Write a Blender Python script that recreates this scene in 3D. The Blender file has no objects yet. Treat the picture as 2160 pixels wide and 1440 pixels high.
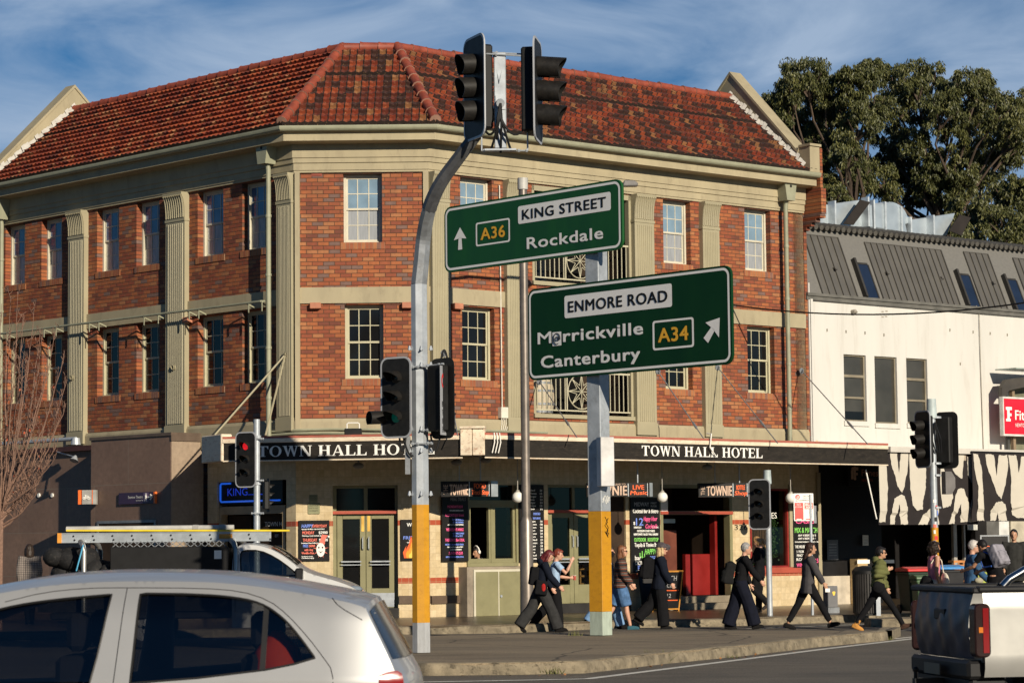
import bpy, bmesh, math, random
from math import sin, cos, pi, radians, sqrt, atan2
from mathutils import Vector, Matrix, noise
from mathutils.geometry import delaunay_2d_cdt
random.seed(11)
S = bpy.context.scene
C = S.collection
# ------------------------------------------------------------------ camera
F_PX = 5100.0; CAM = Vector((0, 0, 1.62)); PITCH = math.atan(435/5100); ROLL = 0.010
_F = Vector((0, cos(PITCH), sin(PITCH))); _U0 = Vector((0, -sin(PITCH), cos(PITCH))); _R0 = Vector((1, 0, 0))
_I = _R0*cos(ROLL) - _U0*sin(ROLL); _J = _U0*cos(ROLL) + _R0*sin(ROLL)
cam = bpy.data.cameras.new('camera'); camo = bpy.data.objects.new('camera', cam); C.objects.link(camo)
M = Matrix((_I, _J, -_F)).transposed().to_4x4(); M.translation = CAM
camo.matrix_world = M
cam.sensor_width = 36; cam.lens = 36*F_PX/2160; cam.clip_start = .1; cam.clip_end = 3000
cam.dof.use_dof = True; cam.dof.focus_distance = 44; cam.dof.aperture_fstop = 8
S.camera = camo
# ------------------------------------------------------------------ light
SUN_AZ, SUN_EL = radians(29), radians(20)
to_sun = Vector((sin(SUN_AZ)*cos(SUN_EL), -cos(SUN_AZ)*cos(SUN_EL), sin(SUN_EL)))
sl = bpy.data.lights.new('sun', 'SUN'); so = bpy.data.objects.new('sun', sl); C.objects.link(so)
so.rotation_euler = to_sun.to_track_quat('Z', 'Y').to_euler()
sl.energy = 5.0; sl.angle = radians(.5); sl.color = (1, .89, .72)
w = bpy.data.worlds.new('World'); S.world = w; w.use_nodes = True
nt = w.node_tree; N = nt.nodes; L_ = nt.links; N.clear()
out = N.new('ShaderNodeOutputWorld'); bg = N.new('ShaderNodeBackground'); bg.inputs[1].default_value = .05
sky = N.new('ShaderNodeTexSky'); sky.sky_type = 'NISHITA'; sky.sun_disc = False
sky.sun_elevation = SUN_EL; sky.sun_rotation = atan2(to_sun.x, to_sun.y); sky.air_density = .9; sky.dust_density = .1; sky.ozone_density = 2.5
tc = N.new('ShaderNodeTexCoord'); mp = N.new('ShaderNodeMapping'); mp.inputs['Scale'].default_value = (1.0, 1.0, 2.9); mp.inputs['Location'].default_value = (.37, .2, .1)
mp.inputs['Rotation'].default_value = (0, radians(10), 0)
nz = N.new('ShaderNodeTexNoise'); nz.inputs['Scale'].default_value = 8.5; nz.inputs['Detail'].default_value = 7; nz.inputs['Roughness'].default_value = .55; nz.inputs['Distortion'].default_value = .6
rp = N.new('ShaderNodeValToRGB'); rp.color_ramp.elements[0].position = .33; rp.color_ramp.elements[1].position = .65
mx = N.new('ShaderNodeMix'); mx.data_type = 'RGBA'; mx.inputs[7].default_value = (6.3, 8.2, 11.0, 1)
gm = N.new('ShaderNodeGamma'); gm.inputs[1].default_value = 1.0
tint = N.new('ShaderNodeMix'); tint.data_type = 'RGBA'; tint.blend_type = 'MULTIPLY'; tint.inputs[0].default_value = 1; tint.inputs[7].default_value = (.32, .70, 1.0, 1)
L_.new(tc.outputs['Generated'], mp.inputs[0]); L_.new(mp.outputs[0], nz.inputs['Vector']); L_.new(nz.outputs['Fac'], rp.inputs[0])
fm = N.new('ShaderNodeMath'); fm.operation = 'MULTIPLY'; fm.inputs[1].default_value = .92
sx = N.new('ShaderNodeSeparateXYZ'); mr = N.new('ShaderNodeMapRange'); mr.interpolation_type = 'SMOOTHSTEP'; mr.inputs['From Min'].default_value = .35; mr.inputs['From Max'].default_value = .8
f2 = N.new('ShaderNodeMath'); f2.operation = 'MULTIPLY'   # the thin cloud lies over the far side of the town, the sky behind the viewer is clear
L_.new(tc.outputs['Generated'], sx.inputs[0]); L_.new(sx.outputs[1], mr.inputs['Value']); L_.new(rp.outputs[0], f2.inputs[0]); L_.new(mr.outputs[0], f2.inputs[1]); L_.new(f2.outputs[0], fm.inputs[0]); L_.new(fm.outputs[0], mx.inputs[0])
L_.new(sky.outputs[0], tint.inputs[6]); L_.new(tint.outputs[2], gm.inputs[0]); L_.new(gm.outputs[0], mx.inputs[6])
L_.new(mx.outputs[2], bg.inputs[0]); L_.new(bg.outputs[0], out.inputs[0])
vs = S.view_settings; vs.view_transform = 'Standard'; vs.look = 'None'; vs.exposure = .2; vs.gamma = 1
S.cycles.use_denoising = True; S.cycles.max_bounces = 6; S.cycles.sample_clamp_indirect = 6
try: S.cycles.denoiser = 'OPENIMAGEDENOISE'
except Exception: pass
# ------------------------------------------------------------------ projection helpers
def ray(px, py):
    return _F + _I*((px-1080)/F_PX) + _J*((720-py)/F_PX)
def at(px, py, Y):
    d = ray(px, py); return CAM + d*(Y/d.y)
def onz(px, py, z):
    d = ray(px, py); return CAM + d*((z-CAM.z)/d.z)
class Frame:
    """a vertical plane: local x runs along it, y goes into it, z up"""
    def __init__(s, o, xdir, z=0):
        x = Vector((xdir[0], xdir[1], 0)).normalized(); zz = Vector((0, 0, 1)); y = zz.cross(x)
        s.x, s.y, s.o = x, y, Vector((o[0], o[1], z))
        s.M = Matrix((x, y, zz)).transposed().to_4x4(); s.M.translation = s.o
    def hit(s, px, py, off=0):
        d = ray(px, py); k = ((s.o - s.y*off) - CAM).dot(s.y)/d.dot(s.y); p = CAM + d*k
        return (p-s.o).dot(s.x), p.z - s.o.z
    def T(s, px, py=900, off=0): return s.hit(px, py, off)[0]
    def Z(s, px, py, off=0): return s.hit(px, py, off)[1]
    def W(s, t, y, z): return s.o + s.x*t + s.y*y + Vector((0, 0, z))
# ------------------------------------------------------------------ materials
_mats = {}
def _nt(name):
    m = bpy.data.materials.new(name); m.use_nodes = True
    t = m.node_tree; b = t.nodes['Principled BSDF']; return m, t, b
def mth(t, op, a, b=None, c=None):
    n = t.nodes.new('ShaderNodeMath'); n.operation = op
    for i, v in enumerate((a, b, c)):
        if v is None: continue
        if isinstance(v, (int, float)): n.inputs[i].default_value = v
        else: t.links.new(v, n.inputs[i])
    return n.outputs[0]
def ramp(t, fac, stops, interp='LINEAR'):
    n = t.nodes.new('ShaderNodeValToRGB'); cr = n.color_ramp; cr.interpolation = interp
    while len(cr.elements) < len(stops): cr.elements.new(.5)
    for e, (p, c) in zip(cr.elements, stops): e.position = p; e.color = (*c, 1)
    t.links.new(fac, n.inputs[0]); return n.outputs[0]
def mixc(t, fac, a, b, mode='MIX'):
    n = t.nodes.new('ShaderNodeMix'); n.data_type = 'RGBA'; n.blend_type = mode
    for i, v in ((0, fac), (6, a), (7, b)):
        if isinstance(v, (int, float)): n.inputs[i].default_value = v
        elif isinstance(v, tuple): n.inputs[i].default_value = (*v, 1)
        else: t.links.new(v, n.inputs[i])
    return n.outputs[2]
def noi(t, scale, detail=4, rough=.55, vec=None, dist=0):
    n = t.nodes.new('ShaderNodeTexNoise'); n.inputs['Scale'].default_value = scale; n.inputs['Detail'].default_value = detail
    n.inputs['Roughness'].default_value = rough; n.inputs['Distortion'].default_value = dist
    if vec is None: vec = coord(t)
    t.links.new(vec, n.inputs['Vector']); return n.outputs['Fac']
def coord(t, sc=None):
    n = t.nodes.get('TC') or t.nodes.new('ShaderNodeTexCoord'); n.name = 'TC'
    o = n.outputs['Object']
    if sc:
        m = t.nodes.new('ShaderNodeMapping'); m.inputs['Scale'].default_value = sc; t.links.new(o, m.inputs[0]); o = m.outputs[0]
    return o
def bump(t, b, h, strength=.3, dist=.01):
    n = t.nodes.new('ShaderNodeBump'); n.inputs['Strength'].default_value = strength; n.inputs['Distance'].default_value = dist
    t.links.new(h, n.inputs['Height']); t.links.new(n.outputs[0], b.inputs['Normal'])
def mat(name, col, rough=.6, metal=0, var=.25, scale=3, dirt=None, dirt_amt=.5, bmp=0, bscale=40, spec=None, coat=0, stretch=None, emit=None):
    """paint / metal / cloth with soft mottling, optional dirt patches and fine bump"""
    if name in _mats: return _mats[name]
    m, t, b = _nt(name); vec = coord(t, stretch)
    n = noi(t, scale, 5, .6, vec)
    lo = tuple(c*(1-var) for c in col); hi = tuple(min(1, c*(1+var)) for c in col)
    c = ramp(t, n, [(.3, lo), (.7, hi)])
    if dirt:
        d = noi(t, scale*2.7, 8, .7, vec, .4); dm = ramp(t, d, [(.52, (0, 0, 0)), (.72, (dirt_amt,)*3)])
        c = mixc(t, dm, c, dirt)
    t.links.new(c, b.inputs['Base Color'])
    r = mth(t, 'MULTIPLY_ADD', n, .25, rough-.125); t.links.new(r, b.inputs['Roughness'])
    b.inputs['Metallic'].default_value = metal
    b.inputs['Specular IOR Level'].default_value = spec if spec is not None else (.5 if max(col) > .04 or coat else .22)
    if coat: b.inputs['Coat Weight'].default_value = coat; b.inputs['Coat Roughness'].default_value = .06
    if emit: b.inputs['Emission Color'].default_value = (*emit[0], 1); b.inputs['Emission Strength'].default_value = emit[1]
    if bmp: bump(t, b, noi(t, bscale, 3), bmp, .02)
    _mats[name] = m; return m
def grid_mat(name, w, h, stops, mortar, mw=.012, streak=0, offset=.5, axes='xz', rough=.8, bs=.5, big=.25, stripes=None, dirt=None, speck=None, dist=.008):
    """bricks / tiles: every cell picks its own colour, joints between them"""
    m, t, b = _nt(name)
    sp = t.nodes.new('ShaderNodeSeparateXYZ'); t.links.new(coord(t), sp.inputs[0])
    X = sp.outputs['XYZ'.index(axes[0].upper())]; Z = sp.outputs['XYZ'.index(axes[1].upper())]
    zr = mth(t, 'DIVIDE', Z, h); row = mth(t, 'FLOOR', zr)
    xr = mth(t, 'ADD', mth(t, 'DIVIDE', X, w), mth(t, 'MULTIPLY', mth(t, 'MODULO', mth(t, 'ADD', row, 1000), 2), offset)); col = mth(t, 'FLOOR', xr)
    cb = t.nodes.new('ShaderNodeCombineXYZ'); t.links.new(row, cb.inputs[0]); t.links.new(col, cb.inputs[1])
    wn = t.nodes.new('ShaderNodeTexWhiteNoise'); wn.noise_dimensions = '2D'; t.links.new(cb.outputs[0], wn.inputs['Vector'])
    c = ramp(t, wn.outputs['Value'], stops, 'LINEAR' if len(stops) < 3 else 'CONSTANT')
    fine = noi(t, 9, 6, .65)
    c = mixc(t, .55, c, ramp(t, fine, [(.3, (.45,)*3), (.75, (1, 1, 1))]), 'MULTIPLY')
    bign = noi(t, .7, 4, .6)
    c = mixc(t, big, c, ramp(t, bign, [(.3, (.45, .4, .38)), (.7, (1.0, 1, 1))]), 'MULTIPLY')
    if stripes:
        for (a, z2, sc) in stripes:
            f = mth(t, 'MULTIPLY', mth(t, 'GREATER_THAN', Z, a), mth(t, 'LESS_THAN', Z, z2)); c = mixc(t, f, c, sc)
    fx = mth(t, 'FRACT', xr); fz = mth(t, 'FRACT', zr)
    ex = mth(t, 'MULTIPLY', mth(t, 'MINIMUM', fx, mth(t, 'SUBTRACT', 1, fx)), w); ez = mth(t, 'MULTIPLY', mth(t, 'MINIMUM', fz, mth(t, 'SUBTRACT', 1, fz)), h)
    d = mth(t, 'MINIMUM', ex, ez); face = mth(t, 'MINIMUM', mth(t, 'DIVIDE', d, mw*.6), 1)
    fc = mth(t, 'GREATER_THAN', d, mw*.5)
    c = mixc(t, fc, mortar, c)
    if streak:
        s = noi(t, 1.0, 6, .65, coord(t, (2.2, 2.2, .28))); c = mixc(t, ramp(t, s, [(.52, (0, 0, 0)), (.72, (streak,)*3)]), c, (.06, .035, .025))
    if speck:
        s = noi(t, 24, 3, .7); c = mixc(t, ramp(t, s, [(.63, (0, 0, 0)), (.68, (1, 1, 1))]), c, speck)
    if dirt:
        s = noi(t, 1.3, 7, .7); c = mixc(t, ramp(t, s, [(.5, (0, 0, 0)), (.7, (.7,)*3)]), c, dirt)
    t.links.new(c, b.inputs['Base Color']); b.inputs['Roughness'].default_value = rough
    hgt = mth(t, 'ADD', face, mth(t, 'MULTIPLY', fine, .4)); bump(t, b, hgt, bs, dist)
    _mats[name] = m; return m
def glassmat(name, col, rough=.04, spec=.5, var=.2, scale=1.5):
    if name in _mats: return _mats[name]
    m, t, b = _nt(name); n = noi(t, scale, 3, .5)
    t.links.new(ramp(t, n, [(.3, tuple(c*(1-var) for c in col)), (.7, tuple(c*(1+var) for c in col))]), b.inputs['Base Color'])
    b.inputs['Roughness'].default_value = rough; b.inputs['Specular IOR Level'].default_value = spec
    bump(t, b, noi(t, .8, 2), .03, .05)
    _mats[name] = m; return m
def clearglass(name, tint=(.6, .65, .65), refl=.12):
    if name in _mats: return _mats[name]
    m = bpy.data.materials.new(name); m.use_nodes = True; t = m.node_tree; t.nodes.clear()
    o = t.nodes.new('ShaderNodeOutputMaterial'); mi = t.nodes.new('ShaderNodeMixShader')
    tr = t.nodes.new('ShaderNodeBsdfTransparent'); tr.inputs[0].default_value = (*tint, 1); gl = t.nodes.new('ShaderNodeBsdfGlossy'); gl.inputs['Roughness'].default_value = .02
    fr = t.nodes.new('ShaderNodeFresnel'); fr.inputs[0].default_value = 1.5
    f = mth(t, 'ADD', fr.outputs[0], refl-.04); t.links.new(f, mi.inputs[0]); t.links.new(tr.outputs[0], mi.inputs[1]); t.links.new(gl.outputs[0], mi.inputs[2])
    t.links.new(mi.outputs[0], o.inputs[0]); _mats[name] = m; return m
# ------------------------------------------------------------------ objects
WM = {}
def link(o, parent=None, world=None):
    C.objects.link(o)
    if parent is not None:
        o.parent = parent; pw = WM[parent.name]
        if world is None: world = pw
        o.matrix_basis = pw.inverted() @ world
    else:
        if world is None: world = Matrix.Identity(4)
        o.matrix_basis = world
    WM[o.name] = world.copy(); return o
def tag(o, label=None, cat=None, group=None, kind=None):
    if label: o['label'] = label
    if cat: o['category'] = cat
    if group: o['group'] = group
    if kind: o['kind'] = kind
    return o
def thing(name, label, cat, world=None, group=None):
    o = bpy.data.objects.new(name, None); o.empty_display_size = .2
    if world is not None and not isinstance(world, Matrix): world = Matrix.Translation(Vector(world))
    link(o, None, world); return tag(o, label, cat, group)
def rotz(a): return Matrix.Rotation(a, 4, 'Z')
def TR(p, a=0): return Matrix.Translation(Vector(p)) @ rotz(a)
_txt = {}
def text_geo(s, off=0.0):
    if (s, off) in _txt: return _txt[s, off]
    cu = bpy.data.curves.new('t', 'FONT'); cu.body = s; cu.size = 1; cu.resolution_u = 3; cu.space_character = 1.0+off
    ob = bpy.data.objects.new('t', cu); C.objects.link(ob)
    dg = bpy.context.evaluated_depsgraph_get(); me = bpy.data.meshes.new_from_object(ob.evaluated_get(dg))
    vs_ = [(v.co.x, v.co.y) for v in me.vertices]; fs = [tuple(p.vertices) for p in me.polygons]
    bpy.data.objects.remove(ob); bpy.data.curves.remove(cu); bpy.data.meshes.remove(me)
    _txt[s, off] = (vs_, fs); return vs_, fs
class MB:
    def __init__(s, X=None): s.v = []; s.f = []; s.m = []; s.mi = 0; s.X = X
    def add(s, vs_, fs):
        k = len(s.v)
        if s.X is not None: vs_ = [s.X @ Vector(p) for p in vs_]
        s.v.extend(tuple(p) for p in vs_)
        for f in fs: s.f.append(tuple(i+k for i in f)); s.m.append(s.mi)
        return s
    def box(s, x0, x1, y0, y1, z0, z1, X=None):
        P = [(x, y, z) for x in (x0, x1) for y in (y0, y1) for z in (z0, z1)]
        if X is not None: P = [X @ Vector(p) for p in P]
        return s.add(P, [(0, 1, 3, 2), (4, 6, 7, 5), (0, 4, 5, 1), (2, 3, 7, 6), (0, 2, 6, 4), (1, 5, 7, 3)])
    def quad(s, *P): return s.add(P, [tuple(range(len(P)))])
    def bar(s, p0, p1, w, h=None, up=(0, 0, 1)):
        p0, p1 = Vector(p0), Vector(p1); d = p1-p0; h = h or w; l = d.length; d.normalize()
        u = Vector(up)
        if abs(d.dot(u)) > .98: u = Vector((0, 1, 0))
        a = d.cross(u).normalized(); b = a.cross(d).normalized()
        X = Matrix((d, a, b)).transposed().to_4x4(); X.translation = p0
        return s.box(0, l, -w/2, w/2, -h/2, h/2, X)
    def tube(s, pts, r, n=8, cap=True, sq=1.0):
        pts = [Vector(p) for p in pts]; m = len(pts)
        rs = list(r) if isinstance(r, (list, tuple)) else [r]*m
        d0 = (pts[1]-pts[0]).normalized(); u = Vector((0, 0, 1)) if abs(d0.z) < .9 else Vector((0, 1, 0))
        u = (u - d0*u.dot(d0)).normalized(); vs_ = []
        for i in range(m):
            d = (pts[min(i+1, m-1)]-pts[max(i-1, 0)]).normalized(); u = (u - d*u.dot(d)).normalized(); b = d.cross(u)
            for j in range(n):
                a = 2*pi*(j+.5)/n; vs_.append(pts[i] + u*(rs[i]*cos(a)) + b*(rs[i]*sin(a)*sq))
        fs = [(i*n+j, i*n+(j+1) % n, (i+1)*n+(j+1) % n, (i+1)*n+j) for i in range(m-1) for j in range(n)]
        if cap: fs += [tuple(range(n-1, -1, -1)), tuple(range((m-1)*n, m*n))]
        return s.add(vs_, fs)
    def cyl(s, p0, p1, r, r1=None, n=12): return s.tube([p0, p1], [r, r if r1 is None else r1], n)
    def sphere(s, c, r, nu=12, nv=8, X=None):
        if isinstance(r, (int, float)): r = (r, r, r)
        vs_ = []; c = Vector(c)
        for i in range(nv+1):
            th = pi*i/nv
            for j in range(nu):
                ph = 2*pi*j/nu; p = Vector((r[0]*sin(th)*cos(ph), r[1]*sin(th)*sin(ph), r[2]*cos(th)))
                vs_.append(c + (X @ p if X is not None else p))
        fs = [(i*nu+j, (i+1)*nu+j, (i+1)*nu+(j+1) % nu, i*nu+(j+1) % nu) for i in range(nv) for j in range(nu)]
        return s.add(vs_, fs)
    def prism(s, poly, y0, y1, plane='xz', tri=True):
        """extrude a 2-D outline (x,z) from y0 to y1, or (x,y) from z0 to z1 with plane='xy', or (y,z) along x with 'yz'"""
        n = len(poly)
        ar = sum(poly[i][0]*poly[(i+1) % n][1]-poly[(i+1) % n][0]*poly[i][1] for i in range(n))
        if ar < 0: poly = list(poly)[::-1]
        f = {'xz': lambda p, q: (p[0], q, p[1]), 'xy': lambda p, q: (p[0], p[1], q), 'yz': lambda p, q: (q, p[0], p[1])}[plane]
        vs_ = [f(p, y0) for p in poly] + [f(p, y1) for p in poly]
        fs = [tuple(range(n)), tuple(range(2*n-1, n-1, -1))] + [(i, i+n, (i+1) % n+n, (i+1) % n) for i in range(n)]
        if plane != 'xz': fs = [g[::-1] for g in fs]
        return s.add(vs_, fs)
    def grid(s, nu, nv, fn, closed_u=False):
        vs_ = [fn(i/nu, j/nv) for j in range(nv+1) for i in range(nu+1)]
        return s.add(vs_, [(j*(nu+1)+i, j*(nu+1)+i+1, (j+1)*(nu+1)+i+1, (j+1)*(nu+1)+i) for j in range(nv) for i in range(nu)])
    def text(s, body, x, z, size, y=-.006, w=None, align='l', slant=0, bold=0):
        """flat lettering in the xz plane facing -y; w = total width it must fill"""
        tv, tf = text_geo(body, .07 if bold > .004 else 0.0)
        if not tv: return s
        x0 = min(p[0] for p in tv); x1 = max(p[0] for p in tv); k = size*1.0/.72
        kx = k if w is None else w/max(1e-6, (x1-x0)); W_ = (x1-x0)*kx
        ox = {'l': 0, 'c': -W_/2, 'r': -W_}[align]
        for i, (dx, dz) in enumerate([(0, 0)] if not bold else [(-bold, -bold*.6), (bold, -bold*.6), (-bold, bold*.6), (bold, bold*.6), (0, 0)]):
            s.add([(x+ox+dx+(p[0]-x0)*kx + slant*p[1]*k, y-.0006*i, z+dz+p[1]*k) for p in tv], tf)
        return s
    def build(s, name, mats, parent=None, world=None, smooth=False, bev=0, seg=1, sharp=40, label=None, merge=False):
        me = bpy.data.meshes.new(name); me.from_pydata(s.v, [], s.f)
        if not isinstance(mats, (list, tuple)): mats = [mats]
        for m in mats: me.materials.append(m)
        if len(mats) > 1: me.polygons.foreach_set('material_index', s.m)
        if bev or merge:
            bm = bmesh.new(); bm.from_mesh(me)
            bmesh.ops.remove_doubles(bm, verts=bm.verts, dist=1e-5)
            bmesh.ops.recalc_face_normals(bm, faces=bm.faces)
            if bev:
                es = [e for e in bm.edges if len(e.link_faces) == 2 and e.calc_face_angle(0) > radians(30)]
                bmesh.ops.bevel(bm, geom=es, offset=bev, segments=seg, affect='EDGES', clamp_overlap=True)
            bm.to_mesh(me); bm.free()
        if smooth:
            me.polygons.foreach_set('use_smooth', [True]*len(me.polygons))
            try: me.set_sharp_from_angle(angle=radians(sharp))
            except Exception: pass
        me.update()
        o = bpy.data.objects.new(name, me); link(o, parent, world)
        if label: o['label'] = label
        return o
def rrect(x0, x1, z0, z1, r, n=5):
    P = []
    for (cx, cz, a0) in ((x1-r, z0+r, -pi/2), (x1-r, z1-r, 0), (x0+r, z1-r, pi/2), (x0+r, z0+r, pi)):
        for i in range(n+1):
            a = a0+pi/2*i/n; P.append((cx+r*cos(a), cz+r*sin(a)))
    return P
def ring(mb, outer, inner, y):
    n = len(outer)
    mb.add([(p[0], y, p[1]) for p in outer]+[(p[0], y, p[1]) for p in inner], [(i, (i+1) % n, (i+1) % n+n, i+n) for i in range(n)])
def wall_open(mb, t0, t1, z0, z1, ops, depth=.2, y=0):
    xs = sorted({t0, t1, *[a for o in ops for a in o[:2]]}); zs = sorted({z0, z1, *[a for o in ops for a in o[2:4]]})
    xs = [x for x in xs if t0 <= x <= t1]; zs = [z for z in zs if z0 <= z <= z1]
    for a, b in zip(xs, xs[1:]):
        for c, d in zip(zs, zs[1:]):
            mx_, mz = (a+b)/2, (c+d)/2
            if any(o[0] < mx_ < o[1] and o[2] < mz < o[3] for o in ops): continue
            mb.quad((a, y, c), (b, y, c), (b, y, d), (a, y, d))
    for (a, b, c, d) in [o[:4] for o in ops]:
        e = y+depth
        mb.quad((a, y, c), (a, y, d), (a, e, d), (a, e, c)); mb.quad((b, y, d), (b, y, c), (b, e, c), (b, e, d))
        mb.quad((a, y, d), (b, y, d), (b, e, d), (a, e, d)); mb.quad((b, y, c), (a, y, c), (a, e, c), (b, e, c))
# ================================================================== palette
CREAM = mat('cream_render', (.335, .285, .18), .7, var=.13, scale=1.5, dirt=(.17, .135, .085), dirt_amt=.45, bmp=.05, stretch=(1.2, 1.2, .45))
CREAM2 = mat('cream_paint_pilaster', (.315, .28, .18), .6, var=.08, scale=1.2, dirt=(.22, .19, .13), dirt_amt=.25)
OLIVE = mat('olive_paint', (.215, .20, .105), .45, var=.1, dirt=(.16, .14, .09), dirt_amt=.3)
PIPE = mat('pipe_paint', (.27, .27, .185), .5, var=.12, dirt=(.15, .13, .09), dirt_amt=.3)
WHITEPAINT = mat('window_white', (.52, .485, .38), .5, var=.08, dirt=(.3, .26, .18), dirt_amt=.25)
SASH = mat('sash_cream', (.43, .40, .27), .5, var=.08)
BRICK = grid_mat('brick', .245, .0875, [(0, (.41, .125, .040)), (.27, (.34, .090, .032)), (.50, (.29, .072, .030)), (.70, (.43, .17, .065)), (.82, (.21, .12, .095)), (.92, (.20, .055, .028))], (.11, .055, .03), .014, bs=.8, big=.38, dist=.014, streak=.35)
BRICKEND = grid_mat('brick_sill', .085, 2, [(0, (.40, .15, .055)), (.4, (.33, .10, .04)), (.8, (.22, .10, .07))], (.24, .15, .09), .01, offset=0, bs=.5)
TILEW = grid_mat('wall_tile', .152, .152, [(0, (.64, .50, .29)), (1, (.74, .60, .38))], (.42, .32, .19), .006, offset=0, rough=.28, bs=.2, big=.2,
                 stripes=[(2.13, 2.24, (.36, .075, .035)), (.88, 1.0, (.36, .075, .035))], dist=.004)
ROOFT = grid_mat('roof_tile', .165, .32, [(0, (.37, .070, .023)), (.3, (.29, .050, .018)), (.52, (.44, .098, .030)), (.76, (.16, .034, .017)), (.88, (.47, .20, .085))], (.035, .014, .01), .026, offset=0, axes='xy', rough=.7, bs=.3, big=.35)  # wide dark joints put the course shadow lines into the tile colour
ROOFT2 = grid_mat('roof_tile_mossy', .165, .32, [(0, (.29, .048, .018)), (.20, (.17, .033, .017)), (.36, (.38, .080, .027)), (.60, (.07, .025, .017)), (.84, (.38, .17, .065)), (.93, (.24, .05, .02))], (.022, .012, .009), .030, offset=0, axes='xy', rough=.75, bs=.3, big=.55,
                  dirt=(.035, .018, .013), speck=(.42, .27, .12))  # darker joints again paint in the shade between the courses
TERRA = mat('terracotta_cap', (.24, .05, .025), .6, var=.3, scale=4, dirt=(.09, .03, .02))
MORTAR = mat('white_mortar', (.47, .445, .40), .9, var=.15, scale=8, bmp=.3)
BLACKP = mat('black_paint', (.012, .012, .012), .45, var=.3)
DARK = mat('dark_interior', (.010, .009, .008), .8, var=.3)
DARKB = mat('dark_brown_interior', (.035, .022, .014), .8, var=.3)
REDP = mat('red_paint', (.36, .07, .04), .5, var=.12, dirt=(.2, .05, .03), dirt_amt=.3)
GLASSD = glassmat('glass_dark', (.008, .008, .008), .05, .35)
GLASSB = glassmat('glass_painted_sky', (.17, .25, .32), .05, .5, .12, 4)  # pale sky reflection is put into the pane colour
GLASSL = glassmat('glass_painted_deep_sky', (.085, .155, .26), .05, 1.0, .25, 4)  # left wing panes: reflected sky is put into the blue base colour
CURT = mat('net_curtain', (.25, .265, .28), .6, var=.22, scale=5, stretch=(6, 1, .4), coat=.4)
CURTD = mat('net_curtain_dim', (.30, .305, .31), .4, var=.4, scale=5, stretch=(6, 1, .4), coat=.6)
STEEL = mat('galvanised', (.40, .43, .46), .45, .35, var=.14, scale=6, dirt=(.28, .28, .27), dirt_amt=.4)
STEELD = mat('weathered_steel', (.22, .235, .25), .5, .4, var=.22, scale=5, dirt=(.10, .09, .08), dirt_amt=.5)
CHROME = mat('bright_metal', (.6, .6, .58), .2, 1, var=.1)
RUBBER = mat('black_rubber', (.012, .012, .013), .5, var=.2)
CONC = mat('kerb_concrete', (.20, .165, .11), .9, var=.45, scale=5, dirt=(.035, .028, .017), dirt_amt=.95, bmp=.5, bscale=60)
WHITE = mat('white_lettering', (.80, .78, .72), .5, var=.05)
BLACKL = mat('black_lettering', (.01, .01, .01), .5, var=.1)
YELL = mat('yellow_lettering', (.80, .42, .03), .5, var=.06)
# ================================================================== ground
m, t, b = _nt('asphalt'); v = coord(t); n1 = noi(t, .35, 6, .6); n2 = noi(t, 38, 4, .9); n3 = noi(t, 2.2, 6, .7, coord(t, (.25, 1, 1)))
c = ramp(t, n2, [(.32, (.030, .026, .020)), (.50, (.105, .091, .070)), (.70, (.27, .235, .185))])
c = mixc(t, .75, c, ramp(t, n1, [(.3, (.6, .6, .6)), (.7, (1.35, 1.3, 1.2))]), 'MULTIPLY'); c = mixc(t, .6, c, ramp(t, n3, [(.35, (.5, .48, .45)), (.62, (1, 1, 1))]), 'MULTIPLY')
t.links.new(c, b.inputs['Base Color']); b.inputs['Roughness'].default_value = .8; bump(t, b, n2, .5, .01); ASPH = m
m, t, b = _nt('bitumen_path'); n1 = noi(t, .5, 6, .65, coord(t, (.35, 1, 1))); n2 = noi(t, 34, 4, .85); n3 = noi(t, 1.6, 8, .75, coord(t, (.3, 1, 1)))
c = ramp(t, n2, [(.3, (.11, .088, .058)), (.5, (.215, .172, .115)), (.72, (.38, .31, .215))])
c = mixc(t, .8, c, ramp(t, n1, [(.3, (.5, .48, .45)), (.7, (1.15, 1.1, 1.0))]), 'MULTIPLY'); c = mixc(t, ramp(t, n3, [(.55, (0, 0, 0)), (.68, (.85, .85, .85))]), c, (.038, .030, .020))
vo = t.nodes.new('ShaderNodeTexVoronoi'); vo.feature = 'DISTANCE_TO_EDGE'; vo.inputs['Scale'].default_value = .45; vm = t.nodes.new('ShaderNodeMix'); vm.data_type = 'RGBA'; vm.inputs[0].default_value = .12; nn_ = t.nodes.new('ShaderNodeTexNoise'); nn_.inputs['Scale'].default_value = 2.2; t.links.new(coord(t), nn_.inputs['Vector']); t.links.new(coord(t), vm.inputs[6]); t.links.new(nn_.outputs['Color'], vm.inputs[7]); t.links.new(vm.outputs[2], vo.inputs['Vector']); c = mixc(t, ramp(t, vo.outputs['Distance'], [(.004, (.8, .8, .8)), (.012, (0, 0, 0))]), c, (.02, .016, .011)); n4 = noi(t, .9, 5, .6, coord(t, (.4, 1, 1))); c = mixc(t, ramp(t, n4, [(.56, (0, 0, 0)), (.72, (.5, .5, .5))]), c, (.24, .195, .13))
t.links.new(c, b.inputs['Base Color']); b.inputs['Roughness'].default_value = .85; bump(t, b, n2, .4, .008); BITU = m
PAVE = grid_mat('footpath_paving', .6, .6, [(0, (.10, .07, .04)), (1, (.14, .098, .056))], (.05, .035, .02), .012, offset=0, axes='xy', rough=.32, bs=.2, big=.6, dirt=(.06, .045, .03))
LINE = mat('road_paint', (.62, .60, .53), .7, var=.15, scale=5, dirt=(.16, .14, .11), dirt_amt=.8)

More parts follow.
